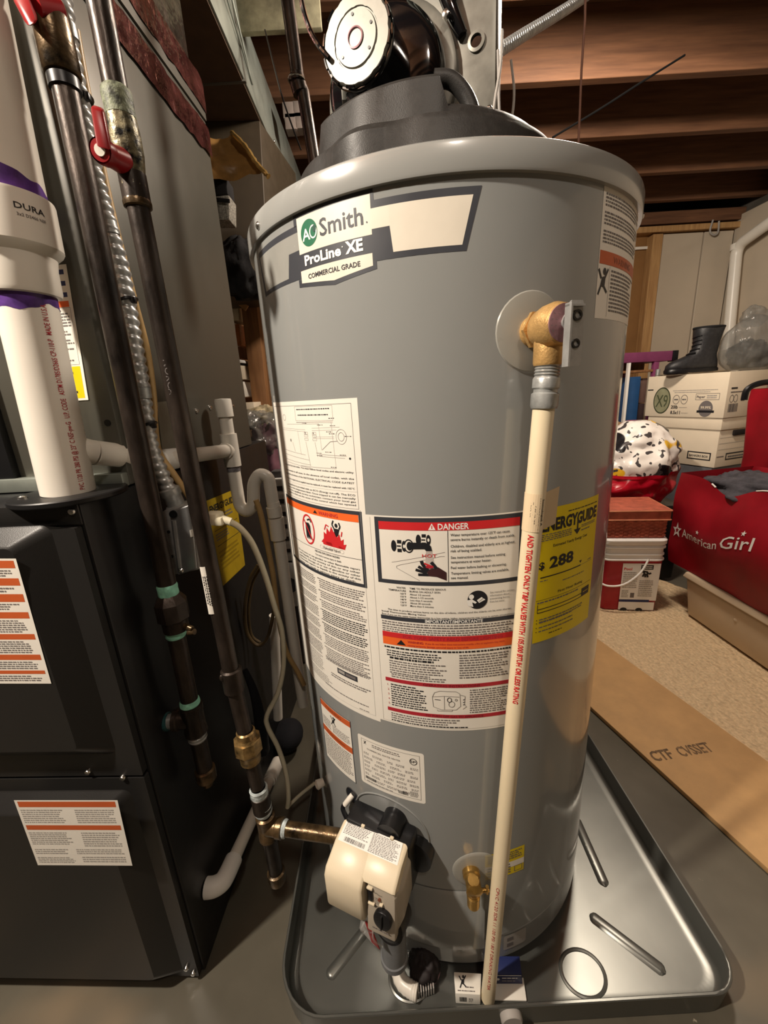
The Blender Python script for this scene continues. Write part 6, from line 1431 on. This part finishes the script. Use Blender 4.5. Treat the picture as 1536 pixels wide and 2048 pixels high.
for sc_v, off_, thr_, c_ in ((6.5, 0, .60, rgb(30, 28, 30)), (5.5, 5.3, .62, rgb(226, 178, 40)), (5.0, 11.7, .63, rgb(196, 30, 44)), (30, 3.1, .60, rgb(70, 66, 66))):
    mp_ = N_.new('ShaderNodeMapping'); mp_.inputs['Location'].default_value = (off_, off_ * .7, off_ * .3); L_.new(tc_.outputs['Object'], mp_.inputs[0])
    nz_ = N_.new('ShaderNodeTexNoise'); nz_.inputs['Scale'].default_value = sc_v; nz_.inputs['Detail'].default_value = 1.0; L_.new(mp_.outputs[0], nz_.inputs['Vector'])
    rp__ = N_.new('ShaderNodeValToRGB'); rp__.color_ramp.elements[0].position = thr_; rp__.color_ramp.elements[1].position = thr_ + .012; L_.new(nz_.outputs['Fac'], rp__.inputs[0])
    mx = N_.new('ShaderNodeMixRGB'); mx.inputs[2].default_value = c_; L_.new(rp__.outputs[0], mx.inputs[0]); L_.new(src, mx.inputs[1]); src = mx.outputs[0]
L_.new(src, pbn.inputs['Base Color'])
b = MB(); b.loft(crumrings(.540, .790, 26), cap0=False); obj('patterned_top', b, BAGP, pb, sharp=180)
b = MB(); b.loft([[V(p) + V(-.005, -.004, 0) for p in r_] for r_ in crumrings(.538, .552, 2)], cap0=False, cap1=False); obj('red_seam', b, REDGL, pb, sharp=180)

# cartons: paper carton on a file box on a tote
th_ = rad(18.3); ex_, ey_ = V(math.cos(th_), math.sin(th_), 0), V(-math.sin(th_), math.cos(th_), 0)
def carton(o_, lx, ly, z0_, z1_, r=.002):
    o_ = V(o_); mb = MB(); c = [o_ + V(0, 0, z0_), o_ + ex_ * lx + V(0, 0, z0_), o_ + ex_ * lx + ey_ * ly + V(0, 0, z0_), o_ + ey_ * ly + V(0, 0, z0_)]
    mb.hexa(c + [p + V(0, 0, z1_ - z0_) for p in c], r=r); return mb
CO = V(1.768, 2.13, 0)
tote = carton(CO + ex_ * .01 + ey_ * .02, .40, .40, .013, .505, .01); tag(obj('grey_tote', tote, mat('grey_tote_plastic', (96, 98, 102), .45)), 'grey tote under the white file box, behind the heaped bags', 'storage bin')
fbx = thing('file_box', 'white cardboard file box with lid under the printed paper carton', 'box', CO + V(.1, .2, .506))
b = carton(CO + ex_ * .006 + ey_ * .008, .318, .40, .506, .755); obj('box_body', b, BOXW, fbx)
b = carton(CO + ex_ * -.002 + ey_ * .0, .334, .416, .705, .7665); obj('lid', b, BOXW, fbx)
lf = plane_map(CO + ex_ * .0055 + ey_ * .408 + V(0, 0, 0), -ey_, (0, 0, 1)); sh = Sheet(lf)       # left face print
sh.frame(.250, .540, .375, .583, .006, INK, 1); sh.text('BANKERS BOX', .262, .555, .012, INK, u1=.362, bold=.02)
rf = plane_map(CO + ex_ * 0 + ey_ * .0075, ex_, (0, 0, 1)); sh2 = Sheet(rf)
sh2.frame(.080, .540, .255, .578, .007, INK, 1); sh2.rect(.012, .560, .066, .565, GRINK, 1)
for v_ in (.600, .632, .662): sh2.line([(.014, v_), (.30, v_)], .002, LTINK, 1)
sh2.micro(.098, .549, .238, .566, 1, GRINK, word=.014)
print_part(sh, 'side_print', fbx); print_part(sh2, 'front_print', fbx)
b = MB(); hh = CO + ex_ * .16 + ey_ * .004; Tz = Matrix.Rotation(th_, 4, 'Z'); b.box((hh.x, hh.y, .683), (.110, .012, .030), r=.0055, T=Tz); obj('hand_hole', b, mat('dark_hand_hole', (30, 22, 18), .9), fbx)
xb = thing('paper_carton', 'white printed copy paper carton stacked on the file box, boot on top', 'box', CO + V(.1, .2, .767))
b = carton(CO - ex_ * .010 - ey_ * .006, .30, .442, .767, .994); obj('carton_body', b, BOXW, xb)
b = MB(); p_ = CO - ex_ * .010 + ey_ * .10 + V(0, 0, .9945)
vs = []
for i in range(17):
    for j in range(5):
        q_ = CO - ex_ * (.016 - .02 * j) + ey_ * (.0 + .40 * i / 16) + V(0, 0, .9955 + .006 * abs(mnoise.noise((i * .7, j * .9, 4))) + (.004 if j == 0 else 0)); vs.append(q_)
b.add(vs, [(i * 5 + j, (i + 1) * 5 + j, (i + 1) * 5 + j + 1, i * 5 + j + 1) for i in range(16) for j in range(4)]); obj('torn_top_flap', b, BOXW, xb, sharp=180)
lf = plane_map(CO - ex_ * .0105 + ey_ * .436 + V(0, 0, .767), -ey_, (0, 0, 1)); sh = Sheet(lf)
KH = mat('khaki_print', (142, 142, 112), .6)
sh.ell(.100, .090, .052, .074, mat('dark_olive_print', (60, 66, 44), .6), 1, 36); sh.ell(.100, .090, .046, .067, KH, 2, 36)
sh.text('X9', .064, .055, .070, mat('olive_print', (74, 80, 56), .6), u1=.136, bold=.01, layer=3)
sh.rect(.004, .148, .040, .154, INK, 1)
sh.micro(.160, .140, .400, .146, 1, LTINK, word=.016); sh.micro(.170, .130, .390, .136, 1, LTINK, word=.016)
for u_ in (.185, .230): sh.ring(u_, .095, .018, .024, .003, GRINK, 1); sh.micro(u_ - .012, .088, u_ + .012, .102, 1, GRINK, word=.02)
sh.frame(.290, .092, .410, .125, .002, GRINK, 1); sh.text('Paper', .296, .102, .013, GRINK, u1=.340, bold=.03); sh.micro(.348, .098, .402, .118, 2, LTINK, word=.012)
sh.text('20lb', .160, .046, .018, INK, u1=.200, bold=.03); sh.micro(.206, .050, .255, .054, 1, GRINK); sh.text('8.5x11', .160, .016, .018, INK, u1=.216, bold=.03); sh.micro(.222, .020, .262, .024, 1, GRINK)
sh.ell(.350, .046, .036, .042, GRINK, 1, 28); sh.rect(.306, .026, .394, .038, INK, 2); sh.text('99.99%', .324, .046, .014, BOXW, u1=.376, bold=.02, layer=3)
rf = plane_map(CO - ex_ * .010 - ey_ * .0065 + V(0, 0, .767), ex_, (0, 0, 1)); sh2 = Sheet(rf)
sh2.rect(.026, .142, .072, .150, INK, 1); sh2.micro(.026, .122, .150, .132, 1, GRINK, word=.03)
for u_ in (.040, .070): sh2.ring(u_, .095, .014, .018, .003, GRINK, 1)
x = .024
while x < .092: w_ = random.uniform(.0015, .0045); sh2.rect(x, .028, x + w_, .070, GRINK, 1); x += w_ + random.uniform(.001, .003)
sh2.rect(.110, .080, .140, .086, INK, 1)
print_part(sh, 'side_print', xb); print_part(sh2, 'front_print', xb)

# boot on the carton, clear bag beside it
BZ = .9995
def boot_rings(f, o_, prof_):
    rings_ = []
    for z_, c_, a_, w_ in prof_:
        n = 28; R_ = []
        for k in range(n):
            t = 2 * math.pi * k / n; ct, st = math.cos(t), math.sin(t)
            q_ = o_ + f * (c_ + a_ * abs(ct) ** .8 * (1 if ct > 0 else -1)) + V(-f.y, f.x, 0) * (w_ * abs(st) ** .8 * (1 if st > 0 else -1)) + V(0, 0, z_)
            q_ = q_ + V(.003 * mnoise.noise(q_ * 22), .003 * mnoise.noise(q_ * 22 + V(4, 0, 0)), 0); R_.append(q_)
        rings_.append(R_)
    return rings_
bf_ = V(-1.0, .08, 0).normalized()
boot = thing('black_boot', 'black leather lace up boot standing on the printed paper carton', 'boot', CO + ex_ * .10 + ey_ * .17 + V(0, 0, BZ))
bo = V(V((1.7896, 2.36, 1.0262)).x, 2.36, BZ)
b = MB(); b.loft(boot_rings(bf_, bo, [(.020, .055, .132, .046), (.045, .054, .130, .047), (.062, .046, .120, .045), (.078, .026, .094, .043), (.096, .006, .070, .042), (.120, -.004, .062, .042), (.150, -.008, .062, .044), (.190, -.010, .067, .048), (.225, -.012, .073, .052), (.232, -.012, .070, .049), (.222, -.012, .066, .045), (.150, -.008, .052, .036)]), cap1=True); obj('boot_upper', b, LEATH, boot, sharp=180)
b = MB(); b.loft(boot_rings(bf_, bo, [(0, .052, .134, .047), (.004, .053, .137, .049), (.018, .054, .137, .050), (.024, .055, .133, .047)])); obj('boot_sole', b, BLACKP, boot)
b = MB()
for z_, c_ in ((.098, .080), (.118, .062), (.140, .056), (.160, .055), (.182, .057)):
    s_ = V(-bf_.y, bf_.x, 0); b.tube(smooth([bo + bf_ * (c_ - .018) + s_ * .036 + V(0, 0, z_ + .006), bo + bf_ * (c_ + .003) + V(0, 0, z_), bo + bf_ * (c_ - .018) - s_ * .036 + V(0, 0, z_ - .004)], 5), .0034, 6)
obj('boot_lace', b, BLACKP, boot)
b = MB(); b.tube([bo + bf_ * (-.012 + .072 * math.cos(2 * math.pi * k / 24)) + V(-bf_.y, bf_.x, 0) * (.0515 * math.sin(2 * math.pi * k / 24)) + V(0, 0, .229) for k in range(24)], .006, 8, closed=True); obj('boot_collar', b, FABRIC, boot)
b = heap((2.01, 2.31, 1.120), .150, .12, .150, 14.0, 56, .16, 1.25)
nb = heap((1.985, 2.30, 1.262), .060, .05, .055, 3.0, 32, .2, 1.6)
cbg = thing('clear_plastic_bag', 'rumpled grey see through plastic bag beside the black boot on the carton', 'bag', (2.01, 2.31, 1.0))
obj('bag_body', b, BAGCL, cbg, sharp=180); obj('tied_neck', nb, BAGCL, cbg, sharp=180)
b = heap((2.01, 2.32, 1.075), .10, .085, .075, 22.0, 24, .3, 2.2); obj('dark_contents', b, LEATH, cbg, sharp=180)

# purple table, blue board, books and pole behind
tb = thing('purple_table', 'purple painted wooden table against the framed wall', 'table', (1.62, 2.72, .013))
b = MB(); b.hexa([(1.20, 2.58, 1.085), (1.775, 2.58, 1.080), (1.775, 2.95, 1.080), (1.20, 2.95, 1.085), (1.20, 2.58, 1.142), (1.775, 2.58, 1.136), (1.775, 2.95, 1.136), (1.20, 2.95, 1.142)], r=.003); obj('table_top', b, PURPW, tb)
b = MB(); b.box((1.792, 2.60, 1.106), (.030, .05, .062), r=.003); obj('black_end_cap', b, BLACKP, tb)
for x_, y_ in ((1.690, 2.60), (1.690, 2.92), (1.22, 2.92), (1.22, 2.60)):
    b = MB(); b.box((x_, y_, .548), (.030, .030, 1.07), r=.003); obj('leg', b, PURPW, tb)
b = MB(); b.box((1.46, 2.66, 1.030), (.46, .14, .014), r=.002); b.box((1.46, 2.72, 1.056), (.46, .03, .045)); obj('dark_shelf', b, BRNWOOD, tb)
b = MB(); b.box((1.62, 2.80, .40), (.44, .34, .03), r=.003); lo_sh = obj('lower_shelf', b, PURPW, tb)
b = MB(); b.hexa([(1.535, 2.60, .416), (1.615, 2.60, .416), (1.615, 2.72, .416), (1.535, 2.72, .416), (1.535, 2.60, 1.00), (1.612, 2.60, 1.00), (1.612, 2.72, 1.00), (1.535, 2.72, 1.00)], r=.003); tag(obj('blue_binder', b, BLUEP), 'tall blue board standing under the purple table top', 'board')
for k, (z_, h_, c_) in enumerate(((.416, .15, (92, 70, 60)), (.567, .13, (120, 96, 88)), (.698, .14, (60, 44, 44)), (.839, .15, (110, 84, 74)))):
    b = MB(); b.box((1.655, 2.70, z_ + h_ / 2), (.05, .12, h_ - .002), r=.004); tag(obj('brown_box', b, mat('brown_carton_%s' % 'abcd'[k], c_, .7)), ('lowest', 'second lowest', 'second highest', 'topmost')[k] + ' small brown carton stacked between blue board and steel pole', 'box', 'small cartons under the purple table')
b = MB(); b.cyl((1.655, 2.555, .012), (1.682, 2.555, 1.035), .012, n=14); tag(obj('steel_pole', b, ZINC), 'slim steel pole standing in front of the purple table', 'pole')
b = MB(); b.box((1.505, 2.56, .80), (.014, .02, .56)); tag(obj('white_strip', b, WHITE), 'thin white upright strip between the tank edge and the blue board', 'strip')
b = heap((1.345, 2.52, .68), .11, .09, .14, 6.0, 24, .25, 2); tag(obj('tan_plush', b, mat('tan_plush_fabric', (170, 140, 104), .95, bump=.6, bscale=160), sharp=180), 'tan fuzzy bundle peeking out between the tank and the patterned bag', 'bundle')
b = MB(); b.box((1.345, 2.52, .28), (.24, .14, .54), r=.01); tag(obj('brown_carton', b, CARDB), 'brown carton under the tan fuzzy bundle behind the tank', 'box')
# white bent pipe and loop on the right wall
b = MB(); b.tube(fillet([(2.64, 3.2424, 1.1572), (2.64, 3.3068, 1.8616), (2.64, 2.998, 1.9406)], .07, 8), .036, 18); b.cyl((2.64, 3.3011, 1.8347), (2.64, 3.3051, 1.8737), .042, n=18)
tag(obj('white_wall_pipe', b, PVC), 'thick white pipe with an elbow running along the white panelled wall', 'pipe')
b = MB(); b.tube(smooth([(2.5085, 3.4, 2.0631), (2.4978, 3.4, 1.9941), (2.5315, 3.4, 1.9668), (2.5578, 3.4, 1.9846), (2.5535, 3.4, 2.0545)], 6), .006, 8); tag(obj('hanging_hook_loop', b, LTINK), 'grey cable loop hanging at the top of the white wall panel', 'cable')

# ================================================================== CLUTTER IN THE LEFT GAP
shf = thing('wooden_shelf_unit', 'brown wooden shelf unit seen in the gap between cabinet and tank', 'shelf', (-.62, 2.15, .0))
for p_, q_ in (((-0.5597, 2.1, 1.4378), (-0.5711, 2.1, 0.9561)), ((-0.5677, 2.3, 1.4789), (-0.5663, 2.3, 0.9504))):
    a_, c_ = V(p_), V(q_); d_ = (c_ - a_) / (c_.z - a_.z)
    lo, hi = a_ + d_ * (.0 - a_.z), a_ + d_ * (1.75 - a_.z); b = MB(); w_ = .036
    b.hexa([lo + V(-w_, -.03, 0), lo + V(w_, -.03, 0), lo + V(w_, .03, 0), lo + V(-w_, .03, 0), hi + V(-w_, -.03, 0), hi + V(w_, -.03, 0), hi + V(w_, .03, 0), hi + V(-w_, .03, 0)], r=.003); obj('post', b, BRNWOOD, shf)
for z_ in (.35, .80, 1.065, 1.185, 1.36):
    b = MB(); b.box((-1.02, 2.22, z_), (.72, .32, .022), r=.002); obj('shelf_board', b, BRNWOOD, shf)
b = MB(); b.box((-1.02, 2.395, .9), (.80, .02, 1.7)); obj('back_board', b, BRNWOOD, shf)
b = MB(); b.hexa([(-0.6219, 1.98, 1.4364), (-0.6022, 1.98, 1.451), (-0.6078, 2.02, 1.4602), (-0.6279, 2.02, 1.4453), (-0.5559, 1.98, 1.3694), (-0.5399, 1.98, 1.3885), (-0.5464, 2.02, 1.3965), (-0.5627, 2.02, 1.377)]); obj('slanted_brace', b, STUD, shf)
def gap_box(pts_px, y, name, m, label, cat, group=None, dep=.14):
    P = [V(p) for p in pts_px]; mb = MB(); mb.hexa([P[0], P[1], P[1] + V(0, dep, 0), P[0] + V(0, dep, 0), P[3], P[2], P[2] + V(0, dep, 0), P[3] + V(0, dep, 0)], r=.003); return tag(obj(name, mb, m), label, cat, group)
gap_box([(-0.677, 2.08, 1.356), (-0.6173, 2.08, 1.3527), (-0.6128, 2.08, 1.4116), (-0.6741, 2.08, 1.4023)], 2.08, 'cream_bowl', CORDW, 'cream bowl shape on the top shelf in the gap beside the tank', 'bowl')
gap_box([(-0.7031, 2.08, 1.2539), (-0.6511, 2.08, 1.2554), (-0.6439, 2.08, 1.3457), (-0.6975, 2.08, 1.3444)], 2.08, 'white_packet', WHITE, 'narrow white packet with a dark line, upper shelf in the gap beside the tank', 'packet')
gap_box([(-0.6587, 2.1, 1.2492), (-0.6305, 2.1, 1.2477), (-0.6258, 2.1, 1.3392), (-0.6538, 2.1, 1.3408)], 2.10, 'amber_bottle', mat('amber_bottle_plastic', (190, 116, 60), .3), 'amber container beside the narrow white packet on the shelf', 'bottle')
cc_ = thing('cream_carton', 'cream carton with white lid and black band in the shelf gap beside the tank', 'box', (-0.6638, 2.1, 1.0933))
def gap_mesh(pts_px, y, dep=.14):
    P = [V(p) for p in pts_px]; mb = MB(); mb.hexa([P[0], P[1], P[1] + V(0, dep, 0), P[0] + V(0, dep, 0), P[3], P[2], P[2] + V(0, dep, 0), P[3] + V(0, dep, 0)], r=.003); return mb
obj('carton_body', gap_mesh([(-0.6956, 2.08, 1.0944), (-0.6169, 2.08, 1.0899), (-0.617, 2.08, 1.1536), (-0.6987, 2.08, 1.1649)], 2.08), BOXW, cc_)
obj('black_band', gap_mesh([(-0.7004, 2.078, 1.1649), (-0.614, 2.078, 1.1533), (-0.6151, 2.078, 1.1623), (-0.6986, 2.078, 1.176)], 2.078), BLACKP, cc_)
obj('lid', gap_mesh([(-0.6975, 2.075, 1.1757), (-0.6118, 2.075, 1.1619), (-0.6145, 2.075, 1.1755), (-0.697, 2.075, 1.1935)], 2.075), WHITE, cc_)
gap_box([(-0.6999, 2.08, 1.0066), (-0.6189, 2.08, 1.0113), (-0.635, 2.08, 1.0818), (-0.703, 2.08, 1.0788)], 2.08, 'white_tag_card', PAPER, 'white slanted card below the cream carton in the shelf gap', 'card')
gap_box([(-0.6437, 1.95, 0.9082), (-0.5673, 1.95, 0.9083), (-0.5656, 1.95, 0.9842), (-0.6411, 1.95, 0.9842)], 1.95, 'white_carton', BOXW, 'white carton above the rumpled plastic bags in the gap', 'box')
b = heap((-0.4283, 1.5, 0.8681), .085, .10, .085, 31.0, 32, .34, 2.6); tag(obj('grey_plastic_bag', b, BAGCL, sharp=180), 'rumpled grey plastic bag between the white carton and the tank', 'bag')
b = heap((-0.4202, 1.6, 0.9185), .085, .08, .05, 41.0, 28, .3, 2.6); tag(obj('cream_plastic_bag', b, mat('cream_bag_plastic', (196, 180, 146), .35, bump=.6, bscale=30), sharp=180), 'cream plastic bag lying over the rumpled grey bag', 'bag')
b = heap((-0.403, 1.55, 0.7687), .075, .09, .15, 51.0, 28, .3, 2.4); tag(obj('mauve_bundle', b, mat('mauve_cloth', (120, 80, 92), .8, bump=.5, bscale=60), sharp=180), 'mauve cloth bundle hanging below the rumpled grey bag beside the tank', 'bundle')
b = MB(); b.box((-.66, 1.62, .33), (.62, .42, .64), r=.01); tag(obj('dark_chest', b, mat('dark_chest_wood', (52, 46, 40), .7)), 'dark chest behind the furnace carrying the rumpled bags', 'chest')
# white slatted crate
sc = thing('slatted_crate', 'white slatted plastic crate half hidden behind the left edge of the tank', 'crate', (-0.3539, 1.35, 0.4794))
cx0, cx1 = V((-0.3737, 1.35, 0.6615)).x, V((-0.2644, 1.35, 0.6547)).x
for k in range(7):
    z_ = .72 - k * .045; b = MB(); b.box(((cx0 + cx1) / 2, 1.36, z_), (cx1 - cx0, .02, .026), r=.003); obj('slat', b, WHITE, sc)
b = MB(); b.box(((cx0 + cx1) / 2, 1.395, .555), (cx1 - cx0, .045, .40), r=.004); b.box(((cx0 + cx1) / 2, 1.395, .18), (cx1 - cx0 - .02, .045, .355), r=.004); obj('crate_body', b, mat('crate_grey', (96, 92, 92), .6), sc)
b = MB(); b.cyl((-0.3518, 1.338, 0.3604), (-0.3547, 1.349, 0.3553), .038, n=24); obj('round_dial', b, BLACKP, sc)
b = MB(); b.box(((cx0 + cx1) / 2, 1.352, .345), (cx1 - cx0, .012, .17), r=.003); obj('lower_panel', b, WHITE, sc)
# black cloth and fuzzy block near the return duct
b = heap((-0.4214, 1.55, 1.4096), .075, .05, .10, 61.0, 24, .25, 2.2); tag(obj('black_cloth', b, FABRIC, sharp=180), 'black cloth hanging in the gap above the shelf unit', 'cloth')
fb = thing('wool_block', 'grey fuzzy wool block with black strap hanging beside the coil cabinet', 'insulation', (-0.3866, 1.28, 1.4853))
b = MB(); P = [V(p) for p in ((-0.4141, 1.28, 1.4579), (-0.3674, 1.28, 1.4555), (-0.3594, 1.28, 1.5135), (-0.4128, 1.28, 1.5117))]; b.hexa([P[0], P[1], P[1] + V(0, .06, 0), P[0] + V(0, .06, 0), P[3], P[2], P[2] + V(0, .06, 0), P[3] + V(0, .06, 0)], r=.004); obj('wool_body', b, mat('grey_wool', (150, 146, 136), .95, var=.3, scale=200, bump=.9, bscale=240), fb)
b = MB(); b.tube([(-0.4085, 1.272, 1.5027), (-0.3582, 1.272, 1.4956)], .005, 8); obj('black_strap', b, BLACKP, fb)
b = MB(); P = [V(p) for p in ((-0.4158, 1.29, 1.517), (-0.3647, 1.29, 1.5189), (-0.3634, 1.29, 1.5594), (-0.4145, 1.29, 1.5697))]; b.hexa([P[0], P[1], P[1] + V(0, .06, 0), P[0] + V(0, .06, 0), P[3], P[2], P[2] + V(0, .06, 0), P[3] + V(0, .06, 0)], r=.006)
obj('black_hanger', b, FABRIC, fb)

# ================================================================== THINGS LYING IN THE PAN
pk = thing('small_carton', 'small white and navy product carton lying in the pan under the thin white pipe', 'box', (.125, .452, .009))
P = [V(p) for p in ((0.0723, 0.4383, 0.0095), (0.1313, 0.4299, 0.0095), (0.1575, 0.4657, 0.0095), (0.0712, 0.4656, 0.0095))]
b = MB(); b.hexa([(.070, .4275, .0092), (.110, .424, .0092), (.118, .452, .0092), (.072, .456, .0092), (.070, .4300, .030), (.110, .4265, .030), (.118, .452, .030), (.072, .456, .030)], r=.001); obj('carton_body', b, PAPER, pk)
fq5 = quad_map((.0705, .4280, .0105), (.1095, .4245, .0105), (.1095, .4262, .0290), (.0705, .4297, .0290), .04, .019); sh = Sheet(lambda u, v, w: fq5(u, v, w + .0003))
x = .006
while x < .018: w_ = random.uniform(.0004, .0010); sh.rect(x, .004, x + w_, .014, INK, 1); x += w_ + random.uniform(.0004, .0008)
sh.micro(.021, .004, .028, .013, 4, GRINK, word=.003)
fq6 = quad_map((.0705, .4305, .0302), (.1095, .4270, .0302), (.1170, .4515, .0302), (.0725, .4555, .0302), .045, .026); sh2 = Sheet(lambda u, v, w: fq6(u, v, w + .0003))
hazard_man(sh2, .014, .014, .9); sh2.micro(.018, .006, .034, .009, 1, GRINK); sh2.micro(.004, .0015, .040, .004, 1, GRINK)
print_part(sh, 'front_print', pk); print_part(sh2, 'top_print', pk)
fl_ = thing('folded_leaflet', 'folded navy and white leaflet in the pan right of the thin white pipe', 'leaflet', (.165, .455, .009))
b = MB(); b.hexa([(.128, .428, .0092), (.186, .4245, .0092), (.190, .452, .0092), (.132, .455, .0092), (.128, .428, .0125), (.186, .4245, .0125), (.190, .452, .0125), (.132, .455, .0125)], r=.0006); obj('white_leaf', b, PAPER, fl_)
b = MB(); b.hexa([(.130, .4465, .0127), (.186, .4440, .0127), (.188, .466, .0127), (.132, .470, .0127), (.131, .4475, .036), (.184, .4450, .036), (.188, .468, .036), (.132, .471, .036)], r=.0008); obj('navy_leaf', b, BLUEINK, fl_)
fq7 = quad_map((.1315, .4468, .014), (.1840, .4443, .014), (.1840, .4452, .035), (.1315, .4477, .035), .053, .021); sh = Sheet(lambda u, v, w: fq7(u, v, w + .0005))
sh.ell(.013, .011, .003, .003, WHITE, 1, 12); sh.micro(.020, .012, .046, .016, 1, WHITE, word=.008); sh.micro(.020, .006, .046, .009, 1, LTINK, word=.006); sh.rect(0, .0195, .052, .0208, WHITE, 1)
m_ = MB(); ms = []
for (bb, mm) in sh.parts.values(): ms.append(mm); m_.add(bb.v, bb.f, len(ms) - 1)
obj('leaflet_print', m_, ms, fl_)
rg = thing('dark_tool_grip', 'dark bundle with white ribbed end lying in the pan below the gas control', 'tool', (.022, .452, .009))
b = heap((.0225, .4700, .031), .026, .026, .024, 71.0, 24, .25, 2.0); obj('dark_grip', b, mat('dark_maroon_rubber', (34, 26, 26), .7), rg, sharp=180)
b = MB(); b.tube(smooth([(-.026, .475, .020), (-.018, .452, .022), (-.002, .441, .022), (.008, .437, .022)], 6), .0115, 14, rf=lambda i, m: .0115 + (.0009 if i % 2 else 0)); obj('white_ribbed_end', b, PVC, rg)
b = MB()
for k in range(7): b.box((.010 + k * .0042, .4395 + k * .0008, .018), (.0022, .010, .016), r=.0005)
obj('white_comb_teeth', b, LTINK, rg)
b = MB(); b.tube(smooth([(.030, .448, .020), (.040, .452, .022), (.046, .462, .022)], 5), .004, 8); obj('pink_trim', b, PINKTAG, rg)
